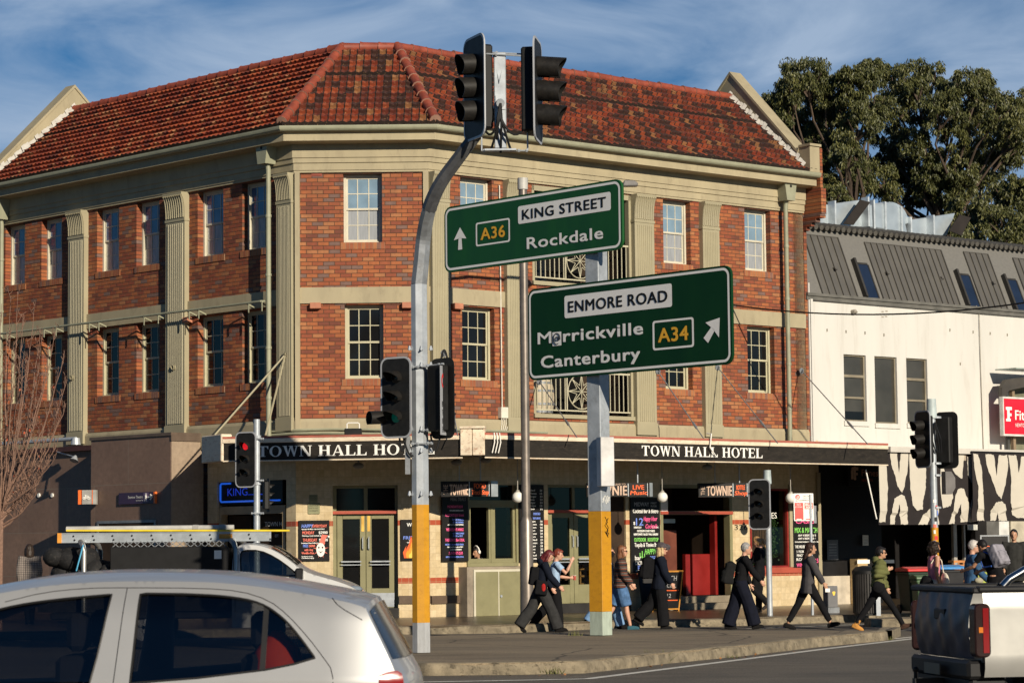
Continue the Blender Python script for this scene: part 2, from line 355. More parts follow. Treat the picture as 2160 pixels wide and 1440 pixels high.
def P2(px, py, z=0):
    p = onz(px, py, z); return (p.x, p.y)
mb = MB(); mb.add([(-400, -200, 0), (400, -200, 0), (400, 900, 0), (-400, 900, 0)], [(0, 1, 2, 3)])
tag(mb.build('road', ASPH), kind='structure')
# far footpath
kerbline = [(-40, 44.6), (-12, 45.0), P2(870, 1337), P2(1060, 1335), P2(1300, 1324), P2(1540, 1320), P2(1700, 1314), P2(2160, 1303), (40, 60)]
mb = MB(); mb.prism(list(kerbline)+[(60, 110), (-60, 110)], -.15, .15, 'xy'); tag(mb.build('footpath', PAVE), kind='structure')
def kerb(name, pts, w=.2, z=.156, side=1, seed=0, parent=None):
    """weathered kerb stone following a line, its face slightly battered and chipped"""
    P = []
    for a, b2 in zip(pts, pts[1:]):
        a, b2 = Vector(a), Vector(b2); n = max(1, int((b2-a).length/.12))
        for i in range(n): P.append(a.lerp(b2, i/n))
    P.append(Vector(pts[-1])); mb = MB(); rows = []
    for i, p in enumerate(P):
        d = (P[min(i+1, len(P)-1)]-P[max(i-1, 0)]).normalized(); nn = Vector((d.y, -d.x))*side
        j = lambda k: (noise.noise(Vector((p.x*2.1, p.y*2.1, k*3.3+seed)))*.022)
        prof = [(.035, -.02), (.030+j(1), .05), (.012+j(2), z-.03+j(3)), (-.02+j(4)*.5, z+j(5)*.3), (-w, z+.001), (-w, -.05)]
        rows.append([(p.x+nn.x*o, p.y+nn.y*o, h) for o, h in prof])
    k = len(rows[0]); vs_ = [q for r in rows for q in r]
    fs = [(i*k+j2, i*k+j2+1, (i+1)*k+j2+1, (i+1)*k+j2) if side < 0 else (i*k+j2, (i+1)*k+j2, (i+1)*k+j2+1, i*k+j2+1) for i in range(len(rows)-1) for j2 in range(k-1)]
    mb.add(vs_, fs); o = mb.build(name, CONC, smooth=True, sharp=50); return tag(o, kind='structure')
kerb('kerb', kerbline[:-1])
# traffic island
front = [P2(846, 1421), P2(900, 1424), P2(1080, 1422), P2(1230, 1419), P2(1400, 1399), P2(1560, 1383), P2(1720, 1364), P2(1868, 1350)]
back = [P2(1880, 1338), P2(1856, 1329, .15), P2(1560, 1329, .15), P2(1290, 1331, .15), P2(1080, 1337, .15), P2(880, 1340, .15), (-2.2, 43), (-2.25, 36)]
mb = MB(); mb.prism(front+back, -.15, .15, 'xy'); tag(mb.build('traffic_island', BITU), kind='structure')
kerb('island_kerb', [(-2.25, 36)]+front+[P2(1882, 1340), P2(1862, 1330, .15)], w=.16, z=.158, seed=5)
i2 = [P2(1838, 1322), P2(1925, 1321), (12, 47.6), (14, 49), (12, 50.2), (7.6, 49.3), (7.0, 48.6)]
mb = MB(); mb.prism(i2, -.15, .15, 'xy'); tag(mb.build('median_island', BITU), kind='structure')
kerb('median_kerb', [i2[6], i2[0], i2[1], i2[2]], w=.15, z=.158, seed=9)
def strip(name, pts, w):
    mb = MB(); vs_ = []
    for i, p in enumerate(pts):
        p = Vector(p); d = (Vector(pts[min(i+1, len(pts)-1)])-Vector(pts[max(i-1, 0)])).normalized(); n = Vector((-d.y, d.x))*w/2
        vs_ += [(p.x+n.x, p.y+n.y, .004), (p.x-n.x, p.y-n.y, .004)]
    mb.add(vs_, [(2*i+1, 2*i+3, 2*i+2, 2*i) for i in range(len(pts)-1)]); return tag(mb.build(name, LINE), kind='structure')
strip('road_marking', [P2(600, 1444), P2(880, 1438), P2(1100, 1434), P2(1240, 1431), P2(1400, 1411), P2(1560, 1391), P2(1740, 1368), P2(1930, 1346), P2(2000, 1338)], .15)
strip('road_marking', [P2(1560, 1326), P2(1700, 1321), P2(1850, 1315), P2(1960, 1311)], .13)
strip('road_marking', [P2(1500, 1334), P2(1760, 1331), P2(1960, 1329)], .13)
strip('road_marking', [P2(1885, 1347), P2(1960, 1339), P2(2060, 1330)], .13)
# ================================================================== hotel frames
C1, C2 = Vector((-4.71, 52.4)), Vector((-1.81, 52.4))
FL = Frame(C1, (1, -1)); FC = Frame(C1, (1, 0)); FR = Frame(C2, (8.95, 7.2))
WC = C2.x-C1.x
TL0 = FL.T(-12, 600); TR1 = FR.T(1696, 600)
hotel = thing('corner_hotel', 'three storey red brick corner hotel with terracotta tiled roof and cream pilasters', 'building', (C1.x+1.4, 54, .15))
base_line = [FL.W(TL0, 0, 0), Vector((C1.x, C1.y, 0)), Vector((C2.x, C2.y, 0)), FR.W(TR1, 0, 0)]
def mitre(off):
    P = [p.to_2d() for p in base_line]; R = []
    ns = []
    for a, b2 in zip(P, P[1:]):
        d = (b2-a).normalized(); ns.append(Vector((d.y, -d.x)))
    for i, p in enumerate(P):
        if i == 0: R.append(p+ns[0]*off)
        elif i == len(P)-1: R.append(p+ns[-1]*off)
        else:
            s = (ns[i-1]+ns[i]); s = s/(1+ns[i-1].dot(ns[i])); R.append(p+s*off)
    return R
def sweep(mb, prof, seg=None):
    R = [[(q.x, q.y, z) for q in mitre(o)] for (o, z) in prof]; k = len(prof); n = 4
    vs_ = [R[j][i] for i in range(n) for j in range(k)]
    fs = []
    for i in range(n-1):
        if seg is not None and i not in seg: continue
        fs += [(i*k+j, i*k+(j+1) % k, (i+1)*k+(j+1) % k, (i+1)*k+j) for j in range(k)]
    fs += [tuple(range(k)), tuple(range((n-1)*k, n*k))[::-1]]
    return mb.add(vs_, fs)
ID = Matrix.Identity(4)
def part(mb, name, m, M=ID, parent=hotel, **k): return mb.build(name, m, parent, M, **k)
# ------------------------------------------------------------------ window list
winL = [(12, 53), (88, 131), (205, 251), (288, 336), (417, 471), (511, 561)]
LOZ, UPZ = (5.30, 6.93), (8.28, 9.80)
def opn(F, a, b, z, pys): return (F.T(a, pys), F.T(b, pys), z[0], z[1])
opsL = [opn(FL, a, b, UPZ, 470) for a, b in winL] + [opn(FL, a, b, LOZ, 750) for a, b in winL]
opsC = [opn(FC, 724, 806, UPZ, 440), opn(FC, 727, 809, LOZ, 720)]
BAL = (FR.T(1126, 820), FR.T(1336, 820))
opsR = [opn(FR, 971, 1038, UPZ, 440), opn(FR, 975, 1043, LOZ, 720), opn(FR, 1399, 1456, UPZ, 480), opn(FR, 1404, 1461, LOZ, 790), opn(FR, 1571, 1625, UPZ, 500), opn(FR, 1577, 1634, LOZ, 760),
        (BAL[0], BAL[1], 4.62, 6.93), (BAL[0], BAL[1], 7.62, 9.80)]
for F, ops, t0, t1 in ((FL, opsL, TL0, 0), (FC, opsC, 0, WC), (FR, opsR, 0, TR1)):
    mb = MB(); wall_open(mb, t0, t1, 4.2, 10.4, ops, .26); part(mb, 'brick_wall', BRICK, F.M)
def window(F, t0, t1, z0, z1, cols, up, lo, d=.19, fm=WHITEPAINT, blind=None):
    """double-hung sash: frame and both sashes one mesh, panes and sill below it"""
    mb = MB(); fw = .055; zm = (z0+z1)/2
    for (a, b2, c2, e) in ((t0, t0+fw, z0, z1), (t1-fw, t1, z0, z1), (t0+fw, t1-fw, z1-fw, z1), (t0+fw, t1-fw, z0, z0+fw*.9)): mb.box(a, b2, d-.03, d+.06, c2, e)
    for (c2, e, yy) in ((zm-.015, z1-fw, d+.0), (z0+fw*.9, zm+.02, d+.025)):
        a, b2 = t0+fw, t1-fw; sw = .038
        mb.box(a, a+sw, yy, yy+.022, c2, e); mb.box(b2-sw, b2, yy, yy+.022, c2, e); mb.box(a+sw, b2-sw, yy, yy+.022, e-sw, e); mb.box(a+sw, b2-sw, yy, yy+.022, c2, c2+sw*1.2)
        for i in range(1, cols):
            x = a+(b2-a)*i/cols; mb.box(x-.010, x+.010, yy+.002, yy+.02, c2+sw, e-sw)
        z = (c2+e)/2; mb.box(a+sw, b2-sw, yy+.003, yy+.019, z-.010, z+.010)
    w_ = part(mb, 'window', fm, F.M)
    for (c2, e, m) in ((zm, z1-fw, up), (z0+fw*.9, zm, lo)):
        yy = d+.012 if c2 == zm else d+.036
        q = MB(); q.grid(3, 4, lambda u, v: (t0+fw+(t1-t0-2*fw)*u, yy+noise.noise(Vector((u*2+t0*3, v*2+z0, 1)))*.002, c2+(e-c2)*v)); part(q, 'pane', m, F.M, w_, smooth=True)
    q = MB(); q.box(t0-.06, t1+.06, -.018, -.001, z0-.14, z0-.002).box(t0, t1, 0, d-.03, z0-.03, z0+.012); part(q, 'sill', BRICKEND, F.M, w_)
    return w_
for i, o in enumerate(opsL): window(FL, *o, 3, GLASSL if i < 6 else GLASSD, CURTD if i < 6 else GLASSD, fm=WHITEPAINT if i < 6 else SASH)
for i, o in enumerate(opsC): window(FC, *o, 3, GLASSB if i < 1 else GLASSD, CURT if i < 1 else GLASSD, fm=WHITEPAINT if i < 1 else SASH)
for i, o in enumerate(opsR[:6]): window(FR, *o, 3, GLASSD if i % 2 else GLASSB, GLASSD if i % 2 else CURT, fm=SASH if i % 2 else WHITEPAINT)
# ------------------------------------------------------------------ mouldings
mb = MB(); sweep(mb, [(0, 9.83), (.05, 9.83), (.05, 9.88), (.07, 9.88), (.07, 10.03), (.10, 10.04), (.10, 10.14), (.125, 10.15), (.125, 10.46), (0, 10.46)]); part(mb, 'frieze', CREAM)
mb = MB(); sweep(mb, [(.10, 10.44), (.50, 10.46), (.50, 10.62), (.53, 10.64), (.53, 10.68), (.10, 10.70)]); part(mb, 'cornice', CREAM)
gut = [(.54+.085*cos(a)+.05, 10.73+.085*sin(a)) for a in [pi+pi*i/7 for i in range(8)]]; mb = MB(); sweep(mb, gut+[(.66, 10.77), (.675, 10.77), (.675, 10.74)][:0]+[(.675, 10.765), (.505, 10.765)]); part(mb, 'gutter', PIPE)
mb = MB(); sweep(mb, [(0, 6.96), (.045, 6.96), (.045, 7.31), (0, 7.31)]); part(mb, 'string_course', CREAM)
mb = MB(); sweep(mb, [(0, 3.9), (.09, 3.9), (.09, 4.38), (.06, 4.45), (0, 4.45)]); part(mb, 'base_band', CREAM)
def pilaster(F, t0, t1, z0=4.2, z1=9.83, d=.13, nf=8, plain=False, left=True):
    mb = MB(); mb.box(t0, t1, -d, .02, z0, z1-.62)
    a, b2 = t0+.07, t1-.05; n = nf; wd = (b2-a)/n
    mb2 = mb
    for i in range(n):
        x = a+wd*(i+.5); mb.tube([(x, -d+.004, z0+.32), (x, -d+.004, z1-.72)], wd*.36, 6, sq=1)
    # fluted cap that flares outward under a thin abacus
    K = 9
    for j in range(n+1):
        x = t0+(t1-t0)*(j+.5)/(n+1)
        pts = [(x, -d-.005-.10*(1-cos(pi/2*i/(K-1))), z1-.58+.52*sin(pi/2*i/(K-1))) for i in range(K)]
        mb.tube(pts, (t1-t0)/(n+1)*.36, 5)
    prof = [(-d, z1-.62), (.02, z1-.62), (.02, z1), (-d-.10, z1), (-d-.10, z1-.05), (-d-.08, z1-.09), (-d-.045, z1-.16), (-d-.018, z1-.28), (-d-.004, z1-.45)]
    mb.prism(prof, t0, t1, 'yz'); mb.box(t0-.015, t1+.015, -d-.015, .0, z1-.66, z1-.60); mb.box(t0-.02, t1+.02, -d-.02, 0, z0, z0+.28)
    return part(mb, 'pilaster', CREAM2, F.M, smooth=True, sharp=35)
for a, b2 in ((143, 176), (349, 389)): pilaster(FL, FL.T(a, 700, .13), FL.T(b2, 700, .13))
pilaster(FL, FL.T(583, 700, .13), .01)
pilaster(FR, .02, FR.T(951, 700, .13))
for a, b2 in ((1071, 1108), (1342, 1383), (1486, 1521)): pilaster(FR, FR.T(a, 700, .13), FR.T(b2, 700, .13))
mb = MB(); mb.box(0, FC.T(634), -.12, .02, 4.2, 9.83); mb.box(FC.T(896), WC+.02, -.05, .02, 4.2, 9.83); part(mb, 'corner_strip', CREAM, FC.M)
mb = MB(); mb.box(TL0-.1, TL0+.28, -.14, .02, 4.2, 9.83); part(mb, 'corner_strip', CREAM, FL.M)
# terracotta air vents, small boxes
for F, px, py in ((FC, 668, 365), (FC, 860, 358), (FR, 1052, 373), (FR, 1062, 652), (FR, 1467, 422), (FR, 1535, 430), (FR, 1668, 440), (FR, 1671, 692), (FL, 403, 398), (FL, 190, 440), (FL, 188, 700)):
    t_, z_ = F.hit(px, py); mb = MB(); mb.box(t_-.12, t_+.12, -.006, .02, z_-.075, z_+.075)
    for i in range(4): mb.box(t_-.1, t_+.1, -.016, 0, z_-.06+.034*i, z_-.042+.034*i)
    part(mb, 'air_vent', TERRA, F.M)
for F, px, py in ((FC, 666, 646), (FR, 961, 647), (FC, 860, 645), (FL, 399, 676)):
    t_, z_ = F.hit(px, py); mb = MB(); mb.box(t_-.12, t_+.12, -.14, .02, z_-.06, z_+.07); part(mb, 'vent_hood', mat('vent_clay', (.40, .16, .09), .7), F.M, bev=.01)
# ------------------------------------------------------------------ balconies
IRON = mat('railing_cream', (.44, .41, .29), .5, var=.08)
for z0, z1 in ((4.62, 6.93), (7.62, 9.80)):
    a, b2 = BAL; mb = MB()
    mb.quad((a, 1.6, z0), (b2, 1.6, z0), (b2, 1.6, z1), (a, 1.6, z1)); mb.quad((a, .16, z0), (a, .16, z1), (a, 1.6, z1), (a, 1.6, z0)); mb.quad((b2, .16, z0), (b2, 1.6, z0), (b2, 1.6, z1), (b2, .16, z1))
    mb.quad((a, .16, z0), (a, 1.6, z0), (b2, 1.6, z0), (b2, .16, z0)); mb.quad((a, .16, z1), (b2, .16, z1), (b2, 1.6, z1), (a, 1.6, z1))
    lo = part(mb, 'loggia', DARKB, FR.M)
    mb = MB(); mb.box(a+.3, b2-.3, 1.5, 1.58, z0, z1-.3); part(mb, 'balcony_door', GLASSD, FR.M, lo)
    mb = MB(); mb.box(a-.02, b2+.02, -.06, .14, z0-.09, z0); mb.box(a, b2, .0, .1, z1-.12, z1); mb.box(a, a+.07, 0, .14, z0, z1); mb.box(b2-.07, b2, 0, .14, z0, z1); part(mb, 'balcony_frame', CREAM2, FR.M, lo)
    mb = MB(); h = z0+.98; mb.box(a, b2, .03, .07, h-.02, h+.02); mb.box(a, b2, .03, .06, z0+.08, z0+.11); mc = (a+b2)/2-.05; r = .40
    n = 22
    for i in range(1, n):
        x = a+(b2-a)*i/n
        if abs(x-mc) > .44: mb.box(x-.009, x+.009, .035, .055, z0+.1, h)
    cz = (z0+.1+h)/2
    for x in (mc-.44, mc+.44): mb.box(x-.014, x+.014, .03, .06, z0+.1, h)
    mb.tube([(mc+r*cos(2*pi*i/24), .045, cz+r*sin(2*pi*i/24)) for i in range(25)], .012, 5)
    for k in range(4):
        an = k*pi/4; mb.bar((mc-r*cos(an), .045, cz-r*sin(an)), (mc+r*cos(an), .045, cz+r*sin(an)), .014, up=(0, 1, 0))
    for k in range(8):
        a1, a2 = k*pi/4, (k+1)*pi/4; mid = (a1+a2)/2
        for q in (a1, a2): mb.bar((mc+.40*cos(q), .045, cz+.40*sin(q)), (mc+.15*cos(mid), .045, cz+.15*sin(mid)), .012, up=(0, 1, 0))
    part(mb, 'railing', IRON, FR.M, lo)
# ------------------------------------------------------------------ roof
def rowf(E1, E2, R2, R1, m, name='roof', n=14, lift=.095):
    """courses of clay tiles: each course is a corrugated strip standing proud at its lower edge"""
    E1, E2, R1, R2 = map(Vector, (E1, E2, R1, R2)); x = (E2-E1).normalized(); up0 = R1-E1; y = (up0-x*up0.dot(x)).normalized(); z = x.cross(y)
    X = Matrix((x, y, z)).transposed().to_4x4(); X.translation = E1; I = X.inverted(); e2, r1, r2 = I@E2, I@R1, I@R2; Hh = r1.y
    mb = MB(); dx = .0413
    for j in range(n):
        y0 = Hh*j/n; y1 = Hh*(j+1)/n+.02
        l0, l1 = r1.x*min(1, y0/Hh), r1.x*min(1, y1/Hh); h0, h1 = e2.x+(r2.x-e2.x)*min(1, y0/Hh), e2.x+(r2.x-e2.x)*min(1, y1/Hh)
        ka, kb = int(math.floor(min(l0, l1)/dx)), int(math.ceil(max(h0, h1)/dx)); rows = [[], [], []]
        for k in range(ka, kb+1):
            xx = k*dx; cor = .017*cos(2*pi*xx/.165)
            til = math.floor(xx/.165); jt = (random.Random(til*131+j).random()-.5)*.014
            xa, xb = min(max(xx, l0), h0), min(max(xx, l1), h1)
            rows[0].append((xa, y0+.004, -.01)); rows[1].append((xa, y0+jt*.5, lift+cor+jt)); rows[2].append((xb, y1, .012+cor*.8))
        nn = len(rows[0]); mb.add(rows[0]+rows[1]+rows[2], [(r*nn+i, r*nn+i+1, (r+1)*nn+i+1, (r+1)*nn+i) for r in range(2) for i in range(nn-1)])
    return part(mb, name, m, X)
eo = mitre(.56); ZE, ZR = 10.78, 13.0; run = 2.7
ri = mitre(.56-run)
E = [Vector((p.x, p.y, ZE)) for p in eo]; Rg = [Vector((p.x, p.y, ZR)) for p in ri]
rowf(E[0], E[1], Rg[1], Rg[0], ROOFT); rowf(E[1], E[2], Rg[2], Rg[1], ROOFT2); rowf(E[2], E[3], Rg[3], Rg[2], ROOFT2)
mb = MB(); bk = mitre(.56-run*2)   # back slopes
for i in range(3):
    a, b2, c2, e = Rg[i], Rg[i+1], Vector((bk[i+1].x, bk[i+1].y, ZE)), Vector((bk[i].x, bk[i].y, ZE)); mb.quad(a, b2, c2, e)
part(mb, 'back_slope', TERRA)
def caps(a, b2, lift=.06, r=.115):
    a, b2 = Vector(a)+Vector((0, 0, lift)), Vector(b2)+Vector((0, 0, lift)); n = int((b2-a).length/.40); mb = MB(); mm = MB()
    for i in range(n):
        p, q = a.lerp(b2, i/n), a.lerp(b2, (i+1.06)/n); j = Vector((0, 0, random.uniform(-.01, .01)))
        mb.tube([p+j, p.lerp(q, .15)+j, q+j], [r*1.18, r*1.02, r*.92], 10)
        mm.tube([p.lerp(q, -.012)+j, p.lerp(q, .018)+j], [r*1.13, r*1.13], 10)
    o = part(mb, 'ridge_cap', TERRA, smooth=True, sharp=50); part(mm, 'mortar', mat('old_mortar', (.30, .17, .12), .9), ID, o); return o
caps(E[1]+Vector((0, 0, .03)), Rg[1]); caps(E[2]+Vector((0, 0, .03)), Rg[2]); caps(Rg[0], Rg[1], .05, .10); caps(Rg[1], Rg[2], .05, .11); caps(Rg[2], Rg[3], .05, .10)
# gable parapets
def gable(F, t0, t1, side):
    ry = run-.56; prof = [(-.62, 10.78), (-.62, 11.42), (-.28, 11.42), (-.22, 11.28), (ry, 13.62), (2*ry+.5, 11.28), (2*ry+.5, 4)]
    mb = MB(); mb.prism([(y, z) for y, z in prof]+[(.0, 4), (.0, 10.78)], t0, t1, 'yz'); g = part(mb, 'gable_parapet', CREAM, F.M)
    cop = [(-.30, 11.44), (-.24, 11.30), (ry, 13.94), (2*ry+.5, 11.30), (2*ry+.5, 11.40), (ry, 14.04), (-.24, 11.38)]
    mb = MB(); mb.prism([(-.66, 11.42), (-.66, 11.48), (-.27, 11.48), (-.21, 11.37), (ry, 13.71), (2*ry+.5, 11.37), (2*ry+.5, 11.28), (ry, 13.625), (-.215, 11.285), (-.28, 11.42)], t0-.03, t1+.03, 'yz'); part(mb, 'coping', CREAM, F.M, g)
    mb = MB(); n = 26; ti = t0 if side > 0 else t1; s = -side   # ragged white flashing on the roof side
    for i in range(n):
        ya, yb = -.50+(ry+.5)*i/n, -.50+(ry+.5)*(i+1)/n; za, zb = ZE+(ya+.56)*(ZR-ZE)/run+.05, ZE+(yb+.56)*(ZR-ZE)/run+.05
        w2 = random.uniform(.04, .08); u = random.uniform(.12, .2)
        mb.quad((ti+s*.012, ya, za+u), (ti+s*.012, yb, zb+u), (ti+s*(.05+w2), yb, zb+.035), (ti+s*(.05+w2), ya, za+.035))
    part(mb, 'flashing', MORTAR, F.M, g)
    if side > 0:
        mb = MB(); mb.box(t1+.002, t1+.10, -.02, 2*ry, 4.3, 9.4); mb.box(t1+.03, t1+.20, -.62, .3, 9.76, 10.4); mb.box(t1+.03, t1+.12, -.60, .2, 10.4, 11.4)
        for k in range(4): mb.box(t1+.004, t1+.12+.025*k, -.12-.16*k, .3, 9.4+.09*k, 9.48+.09*k)
        part(mb, 'brick_return', BRICK, F.M, g)
gable(FR, TR1-.34, TR1, 1); gable(FL, TL0, TL0+.36, -1)
mb = MB(); mb.box(TR1-.001, TR1+.12, -.0, 9, 4.0, 9.9); part(mb, 'side_wall', BRICK, FR.M)
mb = MB(); mb.box(TL0-.14, TL0-.02, 0, 8, 0, 10.4); part(mb, 'side_wall', BRICK, FL.M)
# ------------------------------------------------------------------ pipes
def rainhead(F, px, py, w=.42):
    t_, z_ = F.hit(px, py, .3); mb = MB()
    mb.prism([(t_-w/2, z_+.28), (t_+w/2, z_+.28), (t_+w/2, z_+.20), (t_+w*.32, z_-.28), (t_-w*.32, z_-.28), (t_-w/2, z_+.20)], -.42, -.13); mb.box(t_-w/2-.02, t_+w/2+.02, -.44, -.12, z_+.25, z_+.30)
    mb.cyl((t_, -.30, z_+.28), (t_, -.34, 10.72), .06); mb.tube([(t_, -.25, z_-.26), (t_, -.22, z_-.4), (t_, -.22, 3.95)], .058, 10)
    for z in (8.9, 7.6, 6.0, 4.9): mb.cyl((t_, -.22, z), (t_, -.22, z+.06), .07)
    o = part(mb, 'downpipe', PIPE, F.M, smooth=True, sharp=40)
    mb = MB(); mb.cyl((t_, -.425, z_+.07), (t_, -.418, z_+.07), .035); part(mb, 'overflow_hole', BLACKP, F.M, o)
rainhead(FL, 560, 320); rainhead(FR, 1661, 400)
rainhead(FL, -2, 440)
mb = MB(); za = FL.Z(300, 667, .3)
mb.tube([(TL0, -.32, za), (FL.T(552, 635, .3), -.32, za), (FL.T(556, 635, .3), -.25, za)], .028, 8)
for px in (12, 90, 115, 185, 205, 300, 330, 395, 415, 520, 548):
    t_ = FL.T(px, 660, .3); mb.bar((t_, -.32, za), (t_, -.03, za-.10), .03); mb.box(t_+.1, t_+.12, -.34, -.32, za-.22, za)
part(mb, 'sprinkler_pipe', PIPE, FL.M)
mb = MB()
for k, (zz, yo) in enumerate(((4.20, -.14), (4.12, -.18), (4.05, -.15))):
    pts = [tuple(FC.W(tt, yo+.02*sin(tt*3+k), zz+.015*sin(tt*2+k))) for tt in [WC*i/14 for i in range(15)]]
    pts = [tuple(FL.W(-.9, yo, zz))]+pts+[tuple(FR.W(tt, yo, zz-.02*tt/4)) for tt in (.4, 1.2, 2.2, 3.2)]
    mb.tube(pts, .028, 6)
part(mb, 'conduit', PIPE, smooth=True)
t1_, z1_ = FR.hit(1066, 870, .1); mb = MB(); mb.box(t1_-.13, t1_+.13, -.12, 0, z1_-.12, z1_+.12)
for k in range(4): mb.tube([(t1_-.09+.06*k, -.08, z1_-.1), (t1_-.1+.06*k, -.1, z1_-.25), (t1_-.15+.05*k, -.12, z1_-.42)], .012, 5)
mb.tube([(t1_-.05, -.05, z1_+.1), (t1_-.06, -.04, 9.7)], .014, 6)
part(mb, 'junction_box', mat('box_white', (.60, .57, .48), .5), FR.M)
# ================================================================== hotel ground floor
def gop(F, a, b, yt, yb, d=.25): return (F.T(a, (yt+yb)/2), F.T(b, (yt+yb)/2), F.Z((a+b)/2, yb), F.Z((a+b)/2, yt), d)
GZ = .15
oL = [(FL.T(458, 1100), FL.T(604, 1100), GZ, 3.15)]
oC = [(FC.T(701), FC.T(838), .36, FC.Z(770, 1023))]
oR = [(FR.T(988, 1100), FR.T(1086, 1100), FR.Z(1036, 1186), FR.Z(1036, 1022)), (FR.T(1156, 1100), FR.T(1320, 1100), .36, FR.Z(1200, 1022)),
      (FR.T(1393, 1100), FR.T(1545, 1100), .45, FR.Z(1470, 1022)), (FR.T(1581, 1100), FR.T(1662, 1100), FR.Z(1620, 1196), FR.Z(1620, 1030))]
TLG = FL.T(438, 1100)
for F, o, a, b in ((FL, oL, TLG, 0), (FC, oC, 0, WC), (FR, oR, 0, FR.T(1729, 1100))):
    mb = MB(); wall_open(mb, a, b, GZ, 4.2, o, .3); part(mb, 'tiled_wall', TILEW, F.M)
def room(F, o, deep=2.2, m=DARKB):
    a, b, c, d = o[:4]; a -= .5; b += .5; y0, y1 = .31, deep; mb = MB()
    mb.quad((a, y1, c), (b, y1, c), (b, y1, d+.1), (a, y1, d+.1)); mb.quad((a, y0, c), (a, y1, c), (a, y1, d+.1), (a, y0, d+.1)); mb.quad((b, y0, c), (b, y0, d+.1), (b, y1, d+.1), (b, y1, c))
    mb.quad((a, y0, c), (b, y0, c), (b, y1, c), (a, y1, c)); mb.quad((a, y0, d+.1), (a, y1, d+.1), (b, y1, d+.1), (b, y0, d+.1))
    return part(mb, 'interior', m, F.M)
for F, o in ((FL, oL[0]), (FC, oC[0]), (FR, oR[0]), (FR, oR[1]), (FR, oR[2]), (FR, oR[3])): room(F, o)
CG = clearglass('shop_glass', (.45, .48, .48), .05)
YST = mat('push_strip', (.70, .42, .08), .5)
def dbl_door(F, t0, t1, z0, zt, ztop, y=.14, fm=OLIVE, kick=True, lights=2):
    """pair of glazed doors under a transom light"""
    d0 = part(MB().box(t0, t0+.07, y-.06, y+.06, z0, ztop).box(t1-.07, t1, y-.06, y+.06, z0, ztop).box(t0+.07, t1-.07, y-.06, y+.06, ztop-.06, ztop).box(t0+.07, t1-.07, y-.1, y+.06, zt, zt+.08).box((t0+t1)/2-.04, (t0+t1)/2+.04, y-.03, y+.03, zt+.08, ztop-.06), 'door_frame', fm, F.M)
    part(MB().box(t0+.0, t1-.0, y-.13, y-.1, zt+.01, zt+.075), 'red_rail', REDP, F.M, d0)
    part(MB().quad((t0+.07, y+.02, zt+.08), (t1-.07, y+.02, zt+.08), (t1-.07, y+.02, ztop-.06), (t0+.07, y+.02, ztop-.06)), 'transom_pane', GLASSD, F.M, d0)
    mid = (t0+t1)/2
    for (a, b) in ((t0+.08, mid-.005), (mid+.005, t1-.08)):
        s = .12; mb = MB().box(a, a+s, y-.03, y+.03, z0, zt).box(b-s, b, y-.03, y+.03, z0, zt).box(a+s, b-s, y-.03, y+.03, zt-.1, zt)
        zs = [z0+.42] if lights == 1 else [z0+.42, z0+1.05]
        mb.box(a+s, b-s, y-.03, y+.03, z0, z0+.42)
        if lights == 2: mb.box(a+s, b-s, y-.03, y+.03, z0+.95, z0+1.06)
        dd = part(mb, 'door', fm, F.M, bev=.006)
        part(MB().quad((a+s, y, z0+.42), (b-s, y, z0+.42), (b-s, y, zt-.1), (a+s, y, zt-.1)), 'pane', CG if lights == 2 else GLASSD, F.M, dd)
        hx = b-.06 if a < mid-.1 else a+.06
        part(MB().bar((a+s-.03, y-.09, z0+1.0), (b-s+.03, y-.09, z0+1.0), .03), 'push_bar', STEEL, F.M, dd); part(MB().bar((a+s-.03, y-.09, z0+.93), (b-s+.03, y-.09, z0+.93), .02), 'push_bar', STEEL, F.M, dd); mb = MB()
        mb.tube([(hx, y-.03, z0+1.25), (hx, y-.09, z0+1.28), (hx, y-.09, z0+1.5), (hx, y-.03, z0+1.53)], .014, 6); part(mb, 'handle', STEEL, F.M, dd)
        if lights == 1: part(MB().box(hx-.03, hx+.03, y-.036, y-.031, z0+1.65, z0+1.98), 'push_plate', YST, F.M, dd)
        if kick: part(MB().box(a+.01, b-.01, y-.038, y-.032, z0+.02, z0+.32), 'kick_plate', STEEL, F.M, dd)
    return d0
o = oC[0]; dbl_door(FC, o[0], o[1], .36, FC.Z(770, 1084), o[3], y=.20, lights=1)
o = oR[1]; dbl_door(FR, o[0], o[0]+1.66, .36, FR.Z(1200, 1082), o[3], y=.12, kick=False)
part(MB().box(oR[1][0]+1.66, oR[1][1], .06, .2, .36, 3), 'panel', DARKB, FR.M)
STONE = mat('step_stone', (.20, .165, .115), .8, var=.2, dirt=(.06, .05, .035))
STEPT = mat('step_black_tile', (.03, .028, .026), .4, var=.2)
part(MB().box(oC[0][0]-.02, oC[0][1]+.02, -.25, .3, GZ, .36), 'step', STEPT, FC.M); part(MB().box(oR[1][0]-.02, oR[1][1]+.02, -.12, .3, GZ, .36), 'step', STEPT, FR.M)
part(MB().box(oR[2][0]-.3, oR[2][1]+.1, -.55, .3, GZ, .30).box(oR[2][0]-.05, oR[2][1]+.05, -.2, .3, .30, .45), 'step', STONE, FR.M)
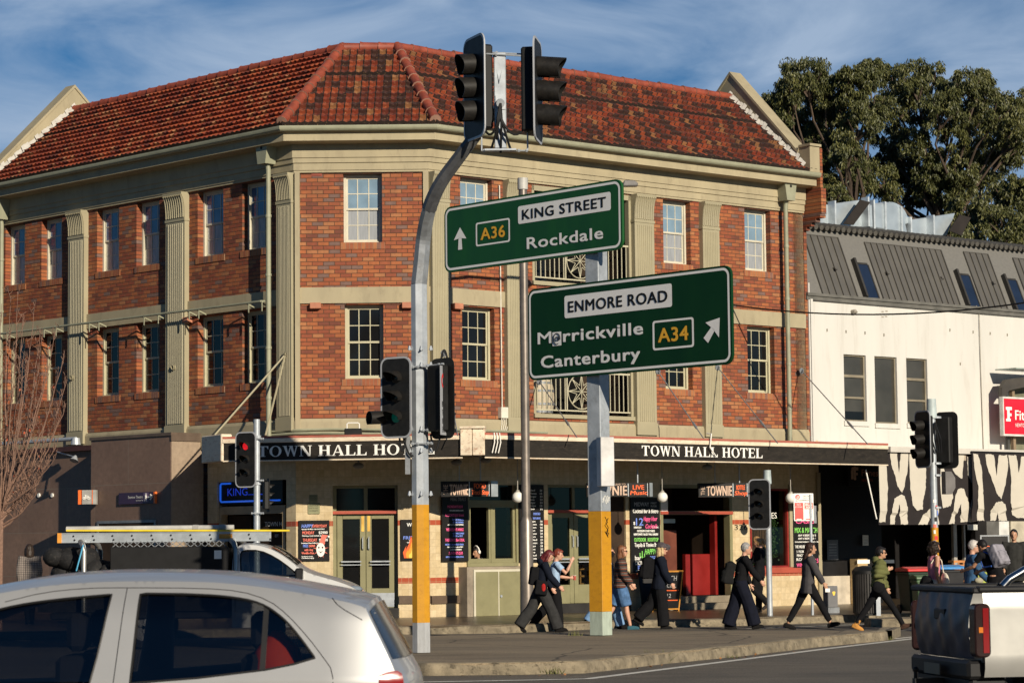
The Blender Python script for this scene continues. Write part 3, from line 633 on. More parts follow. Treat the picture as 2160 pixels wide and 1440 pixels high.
# servery window on the tiled wall, with a cupboard under it
a, b, c, d = oR[0]; z2 = FR.Z(1036, 1064); mid = (a+b)/2
mb = MB().box(a-.06, a, -.05, .1, c-.08, d).box(b, b+.06, -.05, .1, c-.08, d).box(a, b, -.05, .1, c-.08, c).box(a, b, -.04, .1, z2, z2+.10).box(a, b, .02, .1, z2+.1, d-.35).box(mid-.03, mid+.03, -.01, .08, c, z2)
for q in (a, mid+.03): 
    e = q+(mid-a)-.03
    mb.box(q, q+.06, 0, .07, c, z2).box(e-.06, e, 0, .07, c, z2).box(q+.06, e-.06, 0, .07, c, c+.09).box(q+.06, e-.06, 0, .07, z2-.06, z2)
sw = part(mb, 'servery_window', OLIVE, FR.M, bev=.004)
part(MB().quad((mid+.03, .04, c), (b, .04, c), (b, .04, z2), (mid+.03, .04, z2)), 'pane', CG, FR.M, sw); part(MB().quad((a, .09, d-.36), (b, .09, d-.36), (b, .09, d), (a, .09, d)), 'transom_pane', GLASSD, FR.M, sw)
t0, t1, z0, z1 = FR.T(980, 1250), FR.T(1084, 1250), FR.Z(1030, 1297), FR.Z(1030, 1200)
cb = part(MB().box(t0-.16, t1+.14, -.30, .02, GZ, z1+.06), 'cupboard_case', mat('cupboard_render', (.24, .20, .15), .8, dirt=(.12, .09, .06)), FR.M)
part(MB().box(t0, t0+.05, -.335, -.305, z0, z1).box(t1-.05, t1, -.335, -.305, z0, z1).box(t0+.05, t1-.05, -.335, -.305, z1-.05, z1).box((t0+t1)/2-.012, (t0+t1)/2+.012, -.335, -.31, z0, z1-.05), 'frame', WHITEPAINT, FR.M, cb)
for q, e in ((t0+.05, (t0+t1)/2-.012), ((t0+t1)/2+.012, t1-.05)): part(MB().box(q, e, -.325, -.305, z0, z1-.05), 'cupboard_door', OLIVE, FR.M, cb)
part(MB().cyl(((t0+t1)/2+.06, -.35, z0+.42), ((t0+t1)/2+.06, -.32, z0+.42), .03), 'lock', STEEL, FR.M, cb)
# entrance with red half doors, bottle-shop window
a, b, c, d = oR[2]; zt = FR.Z(1470, 1085)
part(MB().box(a, a+.09, .0, .2, c, d).box(b-.09, b, .0, .2, c, d).box(a+.09, b-.09, .0, .2, zt, zt+.09).box(a+.09, b-.09, .02, .18, d-.08, d), 'door_frame', OLIVE, FR.M)
part(MB().box(a, b, -.03, -.001, zt+.01, zt+.08), 'red_rail', REDP, FR.M)
REDG = mat('red_gloss', (.20, .010, .008), .4, var=.15, coat=.3)
part(MB().box(FR.T(1462, 1220, -.6), FR.T(1518, 1220, -.6), .6, .66, c, c+.98).box(FR.T(1447, 1220, -.5), FR.T(1457, 1220, -.5), .5, .62, c, c+.98).box(b-.2, b-.12, .4, .6, c, zt), 'red_door', REDG, FR.M, bev=.01)
part(MB().box(FR.T(1400, 1200, -.5), FR.T(1428, 1200, -.5), .5, .55, c, c+1.55), 'brown_door', mat('brown_door', (.13, .035, .018), .5), FR.M)
part(MB().box(a+.3, a+.9, .47, .495, c+1.72, c+1.82), 'pale_strip', mat('pale_strip', (.45, .55, .55), .5), FR.M)
part(MB().box(a+.02, a+.24, -.005, .0, c+1.95, c+2.32), 'notice', WHITE, FR.M)
a, b, c, d = oR[3]; zt = FR.Z(1620, 1048)
wf = part(MB().box(a, a+.05, -.02, .12, c, d).box(b-.05, b, -.02, .12, c, d).box(a+.05, b-.05, -.02, .12, d-.05, d).box(a+.05, b-.05, -.02, .12, c, c+.04), 'shop_window', mat('red_frame', (.22, .02, .015), .4), FR.M)
part(MB().quad((a+.05, .05, c+.04), (b-.05, .05, c+.04), (b-.05, .05, d-.05), (a+.05, .05, d-.05)), 'pane', CG, FR.M, wf)
part(MB().box(a-.15, FR.T(1728, 1200), -.04, 0, c-.14, c-.002), 'sill', REDP, FR.M, wf)
part(MB().text('WINES', (a+b)/2, d-.72, .15, .04, align='c'), 'window_lettering', WHITE, FR.M, wf)
part(MB().box(FR.T(1664, 1150), FR.T(1672, 1150), -.05, 0, c, d+.1), 'mullion', CREAM, FR.M)
part(MB().text('326', FR.T(1549, 1110), FR.Z(1560, 1117), .13, -.006, w=FR.T(1577, 1110)-FR.T(1549, 1110)), 'street_number', BLACKL, FR.M)
# brown skirting rail on the tiles
RAIL = mat('brown_rail', (.10, .065, .04), .6, var=.2, dirt=(.2, .15, .1), dirt_amt=.4)
part(MB().box(oC[0][1]+.02, WC+.0, -.05, 0, .45, .62), 'skirting_rail', RAIL, FC.M); part(MB().box(.0, t0-.16, -.05, 0, .44, .61), 'skirting_rail', RAIL, FR.M)
# side entrance under the left end of the awning
a, b, c, d = oL[0]
part(MB().box(a, a+.08, .05, .2, c, 2.42).box(b-.2, b-.1, .05, .2, c, 2.42).box(a, b-.1, .05, .2, 2.42, 2.6), 'door_frame', mat('tan_frame', (.36, .27, .16), .5), FL.M)
part(MB().box(a+.1, a+.9, .25, .3, c, 2.4).box(a+1.0, b-.25, .25, .3, c, 2.4), 'door', DARKB, FL.M)
mb = MB(); tb = b-.95
for k, (s_, sz) in enumerate((('TOWN HALL', .10), ('EST', .06), ('OPEN 10AM', .06), ('UNTIL LATE', .06), ('DINE IN', .06), ('& TAKE AWAY', .05), ('experience', .12))): mb.text(s_, tb+.33, 2.15-.24*k, sz, .24, align='c')
part(mb, 'door_lettering', WHITE, FL.M)
# ================================================================== awning
AZ0, AZ1 = 3.50, 3.90
Aw = [at(430, 940, 51.6), at(470, 940, 50.7), at(976, 940, 50.0), at(1021, 940, 49.95), at(1871, 940, 57.4)]
Bk = [FR.W(FR.T(1871, 940), 0, 0), FR.W(0, 0, 0), FC.W(0, 0, 0), FL.W(FL.T(430, 940), 0, 0)]
mb = MB(); mb.prism([(p.x, p.y) for p in Aw]+[(p.x, p.y) for p in Bk], 3.62, 3.86, 'xy')
awn = part(mb, 'awning', mat('awning_soffit', (.10, .075, .05), .8))
FASC = mat('fascia_black', (.018, .015, .012), .7, var=.4, scale=3, dirt=(.07, .055, .04), dirt_amt=.5, stretch=(1, 1, 4))
TRIM = mat('rusty_trim', (.66, .56, .42), .6, var=.12, scale=3, dirt=(.33, .13, .045), dirt_amt=.75, stretch=(1, 1, 3))
FA = Frame(Aw[1], Aw[2]-Aw[1]); FB = Frame(Aw[3], Aw[4]-Aw[3]); lA, lB = (Aw[2]-Aw[1]).to_2d().length, (Aw[4]-Aw[3]).to_2d().length
for F, l in ((FA, lA), (FB, lB)):
    part(MB().box(0, l, -.02, .05, AZ0, AZ0+.36), 'fascia', FASC, F.M, awn)
    part(MB().box(0, l, -.05, .05, AZ0+.361, AZ0+.45).box(0, l, -.035, .0, AZ0-.03, AZ0), 'trim', TRIM, F.M, awn, bev=.008)
    part(MB().box(0, l, -.04, 1.2, AZ0+.452, AZ0+.50), 'awning_edge', mat('awning_red', (.33, .09, .06), .7, var=.2, dirt=(.2, .12, .09)), F.M, awn)
# bulky painted end box and corner post of the awning
FE = Frame(Aw[0], Aw[1]-Aw[0]); le = (Aw[1]-Aw[0]).to_2d().length
part(MB().box(-.02, le+.03, -.05, .2, AZ0-.02, AZ0+.56), 'awning_end', TRIM, FE.M, awn, bev=.02)
FK = Frame(Aw[2], Aw[3]-Aw[2]); lk = (Aw[3]-Aw[2]).to_2d().length
part(MB().box(-.04, lk*.45, -.10, .2, AZ0+.03, AZ0+.58).box(lk*.45+.01, lk+.02, -.08, .2, AZ0+.03, AZ0+.60).box(-.06, lk+.03, -.13, .2, AZ0+.58, AZ0+.63), 'corner_post', mat('rusty_post', (.66, .56, .42), .6, scale=4, dirt=(.28, .09, .035), dirt_amt=.9), FK.M, awn, bev=.012)
# serif lettering cut from polygons
def serif(ch):
    s, t, k, w = .045, .075, .20, {'T': .82, 'O': .92, 'W': 1.16, 'N': .90, 'H': .92, 'A': .92, 'L': .76, 'E': .78, ' ': .36}[ch]
    P = []; R_ = lambda a, b, c, d: P.append([(a, c), (b, c), (b, d), (a, d)])
    def foot(x0, x1, z): R_(x0-.09, x1+.09, *((0, s) if z == 0 else (1-s, 1)))
    if ch == 'T': R_(.02, w-.02, 1-t, 1); R_(w/2-k/2, w/2+k/2, 0, 1-t); foot(w/2-k/2, w/2+k/2, 0); P.append([(.02, 1-t), (.02, .72), (.06, .72), (.15, 1-t)]); P.append([(w-.02, 1-t), (w-.15, 1-t), (w-.06, .72), (w-.02, .72)])
    elif ch == 'H': R_(.1, .1+k, 0, 1); R_(w-.1-k, w-.1, 0, 1); R_(.1+k, w-.1-k, .48, .48+t); [foot(x, x+k, z) for x in (.1, w-.1-k) for z in (0, 1)]
    elif ch == 'L': R_(.1, .1+k, 0, 1); foot(.1, .1+k, 1); R_(.01, w-.03, 0, t); P.append([(w-.03, t), (w-.15, t), (w-.07, .30), (w-.03, .30)])
    elif ch == 'E':
        R_(.1, .1+k, 0, 1); R_(.01, w-.04, 0, t); R_(.01, w-.06, 1-t, 1); R_(.1+k, w-.2, .48, .48+t); P.append([(w-.04, t), (w-.15, t), (w-.08, .28), (w-.04, .28)]); P.append([(w-.06, 1-t), (w-.06, .74), (w-.1, .74), (w-.17, 1-t)]); R_(w-.24, w-.2, .40, .63)
    elif ch == 'N': R_(.1, .1+t, 0, 1); R_(w-.1-t, w-.1, 0, 1); P.append([(.06, 1), (.30, 1), (w-.1, 0), (w-.28, 0)]); R_(0, .3, 1-s, 1); R_(w-.28, w, 1-s, 1); R_(0, .28, 0, s)
    elif ch == 'A': P.append([(w/2-.02, 1), (w/2+.08, 1), (w-.05, 0), (w-.28, 0)]); P.append([(w/2-.04, 1), (w/2+.04, 1), (.17, 0), (.09, 0)]); R_(.22, w-.25, .28, .28+t); R_(0, .28, 0, s); R_(w-.38, w, 0, s)
    elif ch == 'W':
        for x in (0, .44): P.append([(x+.06, 1), (x+.27, 1), (x+.45, .02), (x+.35, .0)]); P.append([(x+.33, 0), (x+.42, 0), (x+.62, 1), (x+.54, 1)])
        for x in (0, .44, .88): R_(x, min(w, x+.32), 1-s, 1)
    elif ch == 'O':
        n = 28; cx = w/2
        for i in range(n):
            a0, a1 = 2*pi*i/n, 2*pi*(i+1)/n
            P.append([(cx+.43*cos(a0), .5+.52*sin(a0)), (cx+.43*cos(a1), .5+.52*sin(a1)), (cx+.245*cos(a1), .5+.455*sin(a1)), (cx+.245*cos(a0), .5+.455*sin(a0))])
    return w, P
def serif_text(mb, body, x0, x1, z, hgt, y):
    tot = sum(serif(c)[0]+.04 for c in body); kx = (x1-x0)/tot; x = x0
    for c in body:
        w_, P = serif(c)
        for i, p in enumerate(P): mb.add([(x+q[0]*kx, y-.0004*i, z+q[1]*hgt) for q in p], [tuple(range(len(p)))])
        x += (w_+.04)*kx
mb = MB(); x0 = FA.T(543, 952); x1 = x0+(FA.T(852, 952)-x0)*15/12.35; serif_text(mb, 'TOWN HALL HOTEL', x0, min(x1, lA-.05), AZ0+.07, .22, -.024); part(mb, 'sign_lettering', WHITE, FA.M, awn)
mb = MB(); serif_text(mb, 'TOWN HALL HOTEL', FB.T(1352, 958), FB.T(1608, 958), AZ0+.09, .22, -.024); part(mb, 'sign_lettering', WHITE, FB.M, awn)
# tie rods holding the awning
def stay(F, px, py, ex, ey, name='tie_rod'):
    t_, z_ = F.hit(px, py, .13); p0 = F.W(t_, -.15, z_); p1 = onz(ex, ey, AZ1+.02); mb = MB(); mb.tube([p0, p0.lerp(p1, .72)], .013, 6); mb.tube([p0.lerp(p1, .70), p0.lerp(p1, .72), p0.lerp(p1, .78), p0.lerp(p1, .80)], [.012, .03, .03, .012], 6); mb.tube([p0.lerp(p1, .8), p1], .013, 6)
    q = F.W(t_, -.13, z_); n = -F.y; mb.cyl(q, q+n*.02, .075, n=14); mb.tube([q+n*.03+Vector((.035*cos(a), 0, .035*sin(a))) for a in [2*pi*i/10 for i in range(11)]], .012, 5)
    return part(mb, name, STEELD, smooth=True, sharp=40)
stay(FR, 1137, 805, 1217, 922); stay(FR, 1387, 783, 1492, 936); stay(FR, 1513, 775, 1640, 934); stay(FR, 1690, 782, 1830, 936); stay(FR, 935, 745, 965, 918)
for e in ((453, 917), (560, 918)):
    t_, z_ = FL.hit(603, 748, .13); mb = MB(); p0 = FL.W(t_, -.15, z_); p1 = at(e[0], e[1], 51.3); mb.tube([p0, p1], .022, 6); mb.sphere(p0, .05, 8, 6); part(mb, 'tie_rod', CREAM2)
for px, py in ((153, 796), (367, 775)):
    t_, z_ = FL.hit(px, py, .14); mb = MB(); mb.cyl((t_, -.13, z_), (t_, -.16, z_), .07); mb.tube([(t_+.05*cos(2*pi*i/12), -.18, z_+.05*sin(2*pi*i/12)) for i in range(13)], .014, 5); part(mb, 'wall_anchor', CREAM2, FL.M)
mb = MB()
for k in range(3): mb.tube([FB.W(.22+.07*k, -.06, AZ0+.50), FB.W(.2+.08*k, -.10, AZ0+.3), FB.W(.15+.08*k, -.08, AZ0+.08)], .012, 5)
mb.tube([FB.W(6.3, .05, AZ0+.62), FB.W(6.3, -.10, AZ0+.6), FB.W(6.25, -.1, AZ0+.3), FB.W(6.45, -.08, AZ0+.1)], .015, 5)
part(mb, 'loose_cable', WHITE, smooth=True)
for px, py in ((963, 975), (1025, 970), (1492, 985), (756, 982)):
    p = at(px, py, 51.2 if px < 1100 else 54.5); mb = MB(); mb.cyl((p.x, p.y, 3.62), (p.x, p.y, p.z+.05), .02); mb.sphere(p, (.12, .12, .07), 10, 6); part(mb, 'awning_light', mat('lamp_grey', (.2, .19, .17), .5))
# floodlight on the awning roof
p = at(745, 918, 50.6); fl = thing('floodlight', 'black floodlight with a pale wire bracket on the awning roof', 'floodlight', TR((p.x, p.y, 3.98)))
MB().box(-.18, .18, -.10, .10, .02, .16).build('housing', BLACKP, fl, bev=.015); MB().tube([(-.13, 0, .1), (-.13, 0, .26), (-.1, 0, .28), (.1, 0, .28), (.13, 0, .26), (.13, 0, .1)], .012, 5).build('bracket', WHITE, fl)
# ================================================================== posters, boards and hanging signs
POST = mat('poster_black', (.014, .013, .013), .4, var=.2)
COL = {k: mat('ink_'+k, c, .6, var=.05) for k, c in {'white': (.75, .74, .70), 'coral': (.75, .17, .12), 'blue': (.16, .25, .70), 'pink': (.80, .10, .28), 'green': (.22, .62, .12), 'orange': (.80, .12, .02), 'flame': (.85, .30, .02), 'yellow': (.85, .55, .08), 'red': (.60, .02, .02), 'grey': (.35, .35, .35)}.items()}
def board(name, label, cat, F, px0, px1, py0, py1, lines, off=.0, group=None, border=None, th=.035):
    """flat printed board; lines = (text, colour, x-fraction, y-fraction from top, height fraction, width fraction, slant)"""
    pm = (py0+py1)/2; t0, t1 = F.T(px0, pm, off), F.T(px1, pm, off); zc = (px0+px1)/2; z1, z0 = F.Z(zc, py0, off), F.Z(zc, py1, off)
    w_, h_ = t1-t0, z1-z0; r = thing(name, label, cat, F.M @ Matrix.Translation((t0, -off, z0)), group)
    MB().box(0, w_, -th, 0, 0, h_).build('panel', POST, r, bev=.004)
    if border: mb = MB(); ring(mb, [(0, 0), (w_, 0), (w_, h_), (0, h_)], [(.03, .03), (w_-.03, .03), (w_-.03, h_-.03), (.03, h_-.03)], -th-.003); mb.build('border', border, r)
    by = {}
    for L in lines:
        s_, c, fx, fy, fh, fw = L[:6]; sl_ = L[6] if len(L) > 6 else 0
        by.setdefault(c, MB()).text(s_, fx*w_, h_*(1-fy)-fh*h_, fh*h_, -th-.004, fw*w_ if fw else None, 'l', sl_, bold=.0025)
    for c, mb in by.items(): mb.build('lettering', COL[c], r)
    return r, w_, h_, th
r, w_, h_, th = board('poster', 'black happy-hour poster with a red clown face beside the corner double door', 'poster', FC, 630, 695, 1097, 1183, [
    ('HAPPY', 'blue', .10, .09, .09, .36, .15), ('EVERYDAY', 'coral', .46, .10, .07, .46), ('4pm-6pm $6 BEER + $6 COCKTAILS', 'white', .1, .20, .025, .74), ('MONDAY', 'coral', .13, .26, .075, .38), ('$2900', 'white', .66, .265, .065, .28),
    ('FROM 6pm CLUB TOWNIE DRAW', 'white', .12, .365, .025, .70), ('THURSDAY', 'coral', .14, .44, .075, .46), ('$1000', 'white', .67, .445, .065, .28), ('Cashback Meat Raffle from 6pm', 'white', .09, .54, .025, .72), ('FREE', 'blue', .15, .585, .07, .16),
    ('DRINK', 'coral', .34, .595, .055, .20), ('with Any', 'coral', .19, .69, .055, .28), ('Woodfire Pizza', 'coral', .10, .77, .05, .40), ('See Bar for details', 'white', .1, .87, .022, .36), ('Conditions apply', 'white', .1, .91, .022, .40)])
mb = MB(); cx, cz = w_*.72, h_*.29
for k in range(9):
    a = 2*pi*k/9+.2; mb.prism([(cx+.05*cos(a-.3), cz+.06*sin(a-.3)), (cx+.17*cos(a), cz+.2*sin(a)), (cx+.05*cos(a+.3), cz+.06*sin(a+.3))], -th-.006-.0004*k, -th-.004)
mb.prism([(cx-.05, cz+.08), (cx+.03, cz+.32), (cx+.16, cz+.30), (cx+.10, cz+.22), (cx+.07, cz+.08)], -th-.011, -th-.005); mb.build('emblem', COL['coral'], r)
mb = MB(); mb.prism([(cx+.095*cos(2*pi*i/16), cz-.0+.14*sin(2*pi*i/16)*(1 if sin(2*pi*i/16) > 0 else 1.15)) for i in range(16)], -th-.016, -th-.012); mb.sphere((cx+.17, -th-.01, cz+.27), .028, 8, 6); mb.build('emblem_face', COL['white'], r)
mb = MB(); [mb.prism([(cx+sx*.04+.018*cos(q), cz+.04+.02*sin(q)) for q in [2*pi*i/8 for i in range(8)]], -th-.018, -th-.0165) for sx in (-1, 1)]; mb.prism([(cx-.05, cz-.03), (cx, cz-.08), (cx+.05, cz-.03), (cx, cz-.055)], -th-.018, -th-.0165); mb.build('emblem_features', BLACKL, r)
r, w_, h_, th = board('poster', 'black poster with an orange flame, half hidden by the tall signal pole', 'poster', FC, 845, 906, 1095, 1182, [('WINTER', 'white', .22, .08, .09, .62), ('FRIDAYS', 'blue', .10, .40, .08, .70), ('From 5pm with the', 'white', .3, .50, .025, .36), ('outdoor fire & mulled wine', 'white', .22, .54, .025, .55)])
for k, (c, s_) in enumerate((('orange', 1), ('flame', .72), ('yellow', .42))):
    P = [(-.3, 0), (-.34, .16), (-.22, .34), (-.24, .22), (-.12, .40), (-.06, .62), (.02, .42), (.05, .30), (.12, .46), (.16, .34), (.24, .50), (.30, .26), (.36, .16), (.3, 0)]
    MB().prism([(w_*.42+x*s_*.62, .06+z*s_*.78) for x, z in P], -th-.004-.003*(k+1), -th-.003).build('emblem', COL[c], r)
r, w_, h_, th = board('menu_board', 'tall black board of meal deals in pink and blue lettering under the food sign', 'menu board', FR, 931, 986, 1046, 1183, [
    ('MONDAYS $18', 'pink', .2, .14, .04, .58), ('PUB CLASSIC BURGER & CHIPS', 'white', .28, .21, .02, .52), ('TUESDAYS $15 Schnit', 'pink', .10, .27, .042, .72), ('TOP THAT SCHNITZEL', 'blue', .36, .35, .025, .46), ('GET THE TOPPINGS', 'blue', .4, .39, .025, .4), ('ASK FOR TODAYS TOPPING', 'white', .2, .43, .018, .6),
    ('WEDNESDAYS WINGS', 'pink', .14, .49, .045, .66), ('$1 A WING COMBOS', 'blue', .40, .56, .025, .42), ('STICKY or SPICY', 'blue', .40, .60, .025, .38), ('THURSDAYS 2for1 DEAL', 'pink', .10, .65, .045, .74), ('FREE SMALL side with PIZZA ORDER', 'blue', .1, .73, .024, .7), ('After 5pm, Dine-in only and NOT', 'white', .18, .77, .02, .6), ('available PUBLIC HOLIDAYS', 'white', .28, .81, .02, .44),
    ('SUNDAYS $18', 'pink', .24, .85, .045, .52), ('ANY OF OUR BURGERS, PLUS A', 'blue', .12, .92, .024, .68)], off=.05)
mb = MB().text('MEAL DEALS', w_*.32, h_*.93, .07, -th-.004, w_*.58); mb.build('lettering', COL['grey'], r)
lines = [('COCKTAILS', 'blue', .55, .36, .03, .28), ('SIDE DISHES', 'blue', .54, .42, .025, .3)]
rnd = random.Random(5)
for k in range(23):
    f = .06+.04*k
    if not .33 < f < .46: lines += [(rnd.choice(['Burger', 'Bacon', 'Dips', 'Chips', 'Salad', 'Pizza']), 'white', .30+.1*rnd.random(), f, .022, .30), (rnd.choice(['18', '21', '24', '16', '15']), 'white', .83, f, .024, .09)]
board('menu_board', 'black price list beside the grey lamp post, with a column of white prices', 'menu board', FR, 1094, 1146, 1022, 1185, lines, off=.02)
r, w_, h_, th = board('menu_board', 'black board under the live music sign with green, pink and blue chalk lettering', 'menu board', FR, 1329, 1391, 1049, 1207, [
    ('MIDWAY', 'grey', .12, .06, .055, .50), ('FIRST', 'grey', .68, .06, .025, .20), ('FLOOR', 'grey', .68, .10, .025, .20), ('Cocktail Bar & Bistro', 'white', .07, .15, .055, .86), ('12', 'blue', .17, .27, .10, .24), ('$', 'white', .08, .32, .04, .06), ('Happy Hour', 'pink', .42, .25, .06, .46, .25), ('Cocktails', 'pink', .48, .35, .06, .40, .25), ('EVERYDAY', 'white', .10, .385, .025, .25), ('5-7 PM', 'white', .72, .385, .026, .2),
    ('OUTDOOR COURTYARDS', 'white', .2, .43, .028, .6), ("NEWTOWN'S TALLEST WALL GARDEN", 'white', .09, .475, .028, .82), ('OUTDOOR', 'green', .10, .535, .05, .40), ('ROOFTOP', 'green', .56, .535, .05, .36), ('Tequila & Tinnies Bar', 'white', .11, .60, .055, .80), ('HAPPY', 'green', .45, .68, .075, .33, .2), ('HOUR', 'green', .80, .70, .045, .18), ('bar', 'white', .12, .77, .06, .20), ('CACTUS', 'white', .12, .845, .05, .30), ('$6 BEERS', 'blue', .48, .78, .055, .44), ('$8 SPIRITS', 'blue', .2, .90, .05, .5), ('OPEN FROM 4PM', 'white', .14, .965, .02, .5)], off=.02)
mb = MB(); cx, cz = w_*.36, h_*.19; [mb.tube(q, .012, 6) for q in ([(cx, -th-.008, cz-.04), (cx, -th-.008, cz+.17)], [(cx-.01, -th-.008, cz+.03), (cx-.07, -th-.008, cz+.05), (cx-.07, -th-.008, cz+.13)], [(cx+.01, -th-.008, cz+.01), (cx+.07, -th-.008, cz+.03), (cx+.07, -th-.008, cz+.11)])]; mb.build('emblem', COL['green'], r)
board('menu_board', 'black mix-and-match price board right of the red shop window, behind the bus stop pole', 'menu board', FR, 1671, 1727, 1062, 1196, [('$75', 'pink', .12, .08, .07, .3), ('CASES', 'pink', .1, .22, .09, .7), ('MIX & MATCH', 'green', .06, .37, .085, .84), ('ANY 4 BEERS = 20 $', 'white', .18, .48, .03, .66), ('ANY 6 BEERS = 25 $', 'white', .18, .53, .03, .66), ('EXCLUDES PREMIUM & MIXED PACKS', 'white', .06, .59, .018, .88), ('THE HOUSE WINES', 'white', .06, .65, .045, .6), ('1 FOR 12', 'white', .12, .73, .04, .4), ('PINOT NOIR', 'white', .12, .79, .04, .5), ('ROSES', 'white', .1, .85, .045, .4), ('$15', 'pink', .7, .86, .07, .22), ('WINE', 'pink', .1, .93, .06, .3)], off=.02)
AL = mat('sign_end_metal', (.42, .46, .48), .4, .5)
def hang(px0, pxm, px1, pxe, py0, py1, Y, top, rod, label, big, ttl, sub, first, small=None):
    F = Frame(at(px0, py0, Y), FC.x.lerp(FR.x, .12)); t1, te = F.T(px1, py0), F.T(pxe, py0); tm = F.T(pxm, py0); z1, z0 = at((px0+px1)/2, py0, Y).z, at((px0+px1)/2, py1, Y).z; h = z1-z0
    r = thing('hanging_sign', label, 'sign', F.M @ Matrix.Translation((0, 0, z0)), 'light box signs under the awning')
    mb = MB().box(0, t1, 0, .16, 0, h); mb.build('case', POST, r, bev=.006)
    MB().prism([(t1+.02, .0), (te, .12), (te, .2), (t1+.02, .16)], 0, h, 'xy').build('end_plate', AL, r)
    MB().box(tm-.008, tm+.008, -.006, -.001, .01, h-.01).box(t1-.03, t1-.018, -.006, -.001, .01, h-.01).build('divider', AL, r)
    mb = MB(); mb.text('TOWNIE' , (.19 if first else .02), h*.12, h*.70, -.006, tm-(.22 if first else .05), bold=.006)
    if small: mb.text(small, .30, h*.84, h*.14, -.006, tm-.36)
    mb.build('lettering', mat('sign_cream', (.55, .38, .28), .6), r)
    if first:
        mb = MB(); q = MB().text('THE', 0, 0, .10, 0, h*.62); mb.add([(.15-p[2]*1.0, -.006, h*.16+p[0]) for p in q.v], q.f); mb.build('lettering', mat('sign_cream', (.55, .38, .28), .6), r)
    MB().text(ttl, (tm+t1)/2, h*.52, h*.33, -.006, (t1-tm)*.55, 'c', bold=.004).build('lettering', COL['orange'], r); MB().text(sub, (tm+t1)/2, h*.14, h*.30, -.006, (t1-tm)*.82, 'c', .2, bold=.004).build('lettering', COL['orange'], r)
    mb = MB(); xr = F.T(rod, py0); mb.cyl((xr, .08, h), (xr, .08, 3.62-z0), .016); mb.cyl((.4, .08, h), (.4, .08, 3.62-z0), .012); mb.build('rod', STEEL, r)
    return r
hang(930, 990, 1034, 1051, 1014, 1047, 51.6, 0, 1014, 'black hanging sign with orange food lettering left of the lamp post', 0, 'FOOD', 'Truck Stop', True)
hang(1237, 1325, 1368, 1378, 1018, 1047, 53.3, 0, 1346, 'black hanging sign with orange live music lettering behind the yellow post', 0, 'LIVE', 'Music', False, 'ALL ROADS LEAD TO')
hang(1473, 1546, 1578, 1592, 1018, 1048, 55.6, 0, 1561, 'black hanging sign with orange bottle shop lettering above the street number', 0, 'BOTTLE', 'Shop', True)
GLOBE = mat('opal_glass', (.74, .73, .68), .25, var=.03)
def globe(px, py, Y, r_, label, zt=3.62):
    p = at(px, py, Y); g = thing('globe_lamp', label, 'lamp', TR(p), 'white globe lamps under the awning')
    MB().sphere((0, 0, 0), r_, 20, 14).build('globe', GLOBE, g, smooth=True); mb = MB(); mb.cyl((0, 0, r_*.9), (0, 0, r_*1.25), .05, .035); mb.cyl((0, 0, r_*1.2), (0, 0, zt-p.z), .011, n=6); mb.build('stem', mat('lamp_stem', (.32, .30, .26), .5), g)
globe(1092, 1048, 51.9, .12, 'white globe lamp half hidden behind the grey lamp post'); globe(1397, 1048, 54.2, .12, 'white globe lamp above the red door of the hotel'); globe(1668, 1050, 56.6, .125, 'white globe lamp beside the bus zone sign')
# neon sign in the side entrance
NEON = mat('neon_blue', (.02, .1, .5), .3, emit=((.02, .16, 1.0), .4)); NEOND = mat('neon_dim', (.02, .05, .3), .3, emit=((.02, .06, .8), .35))
t0, t1 = FL.T(463, 1040, -.06), FL.T(596, 1040, -.06); z0, z1 = FL.Z(500, 1062, -.06), FL.Z(500, 1014, -.06)
r = thing('neon_sign', 'blue neon KING sign in a dark case over the side door', 'sign', FL.M @ Matrix.Translation((t0, .06, z0))); w_, h_ = t1-t0, z1-z0
MB().box(0, w_, 0, .12, -.02, h_+.03).build('case', POST, r); q = [(.06, -.02, .04), (.06, -.02, h_-.04), (w_-.3, -.02, h_-.04)]
MB().tube([(.42, -.02, h_-.05), (.09, -.02, h_-.05), (.06, -.02, h_-.08), (.06, -.02, .08), (.09, -.02, .05), (w_*.97, -.02, .05)], .022, 6).build('tube', NEON, r); MB().text('KING...LLS', .30, h_*.36, h_*.34, -.01, w_*.62).build('lettering', NEOND, r)
# small wall plaques
for px, py, w2, h2, lab in ((661, 1051, .18, .16, 'small square bronze plaque on the tiles, upper of two'), (662, 1072, .26, .24, 'larger green plaque on the tiles, lower of two')):
    t_, z_ = FC.hit(px, py); r = thing('wall_plaque', lab, 'plaque', FC.M @ Matrix.Translation((t_, 0, z_))); MB().box(-w2/2, w2/2, -.02, 0, -h2/2, h2/2).build('plate', mat('plaque', (.22, .22, .12), .5), r, bev=.008)
    mb = MB(); [mb.text(s_, 0, h2*(.22-.24*k), h2*.13, -.024, w2*.7, 'c') for k, s_ in enumerate(('HERITAGE', 'HOUSE', 'LICENSED'))]; mb.build('lettering', mat('plaque_dark', (.08, .08, .05), .6), r)
# beer barrel on the lower balcony
p = FR.W(FR.T(1168, 820), .55, 4.62); r = thing('barrel', 'pale wooden barrel standing behind the lower balcony railing', 'barrel', TR(p))
prof = [(.30, 0), (.35, .2), (.37, .4), (.35, .6), (.30, .8)]; mb = MB(); mb.tube([(0, 0, z) for _, z in prof], [q for q, _ in prof], 18); mb.build('staves', mat('barrel_wood', (.42, .36, .26), .6, var=.2, stretch=(1, 1, .2), scale=10), r, smooth=True)
mb = MB(); [mb.cyl((0, 0, z), (0, 0, z+.05), q, n=18) for q, z in ((.325, .05), (.365, .22), (.365, .52), (.325, .70))]; mb.build('hoop', STEELD, r, smooth=True)
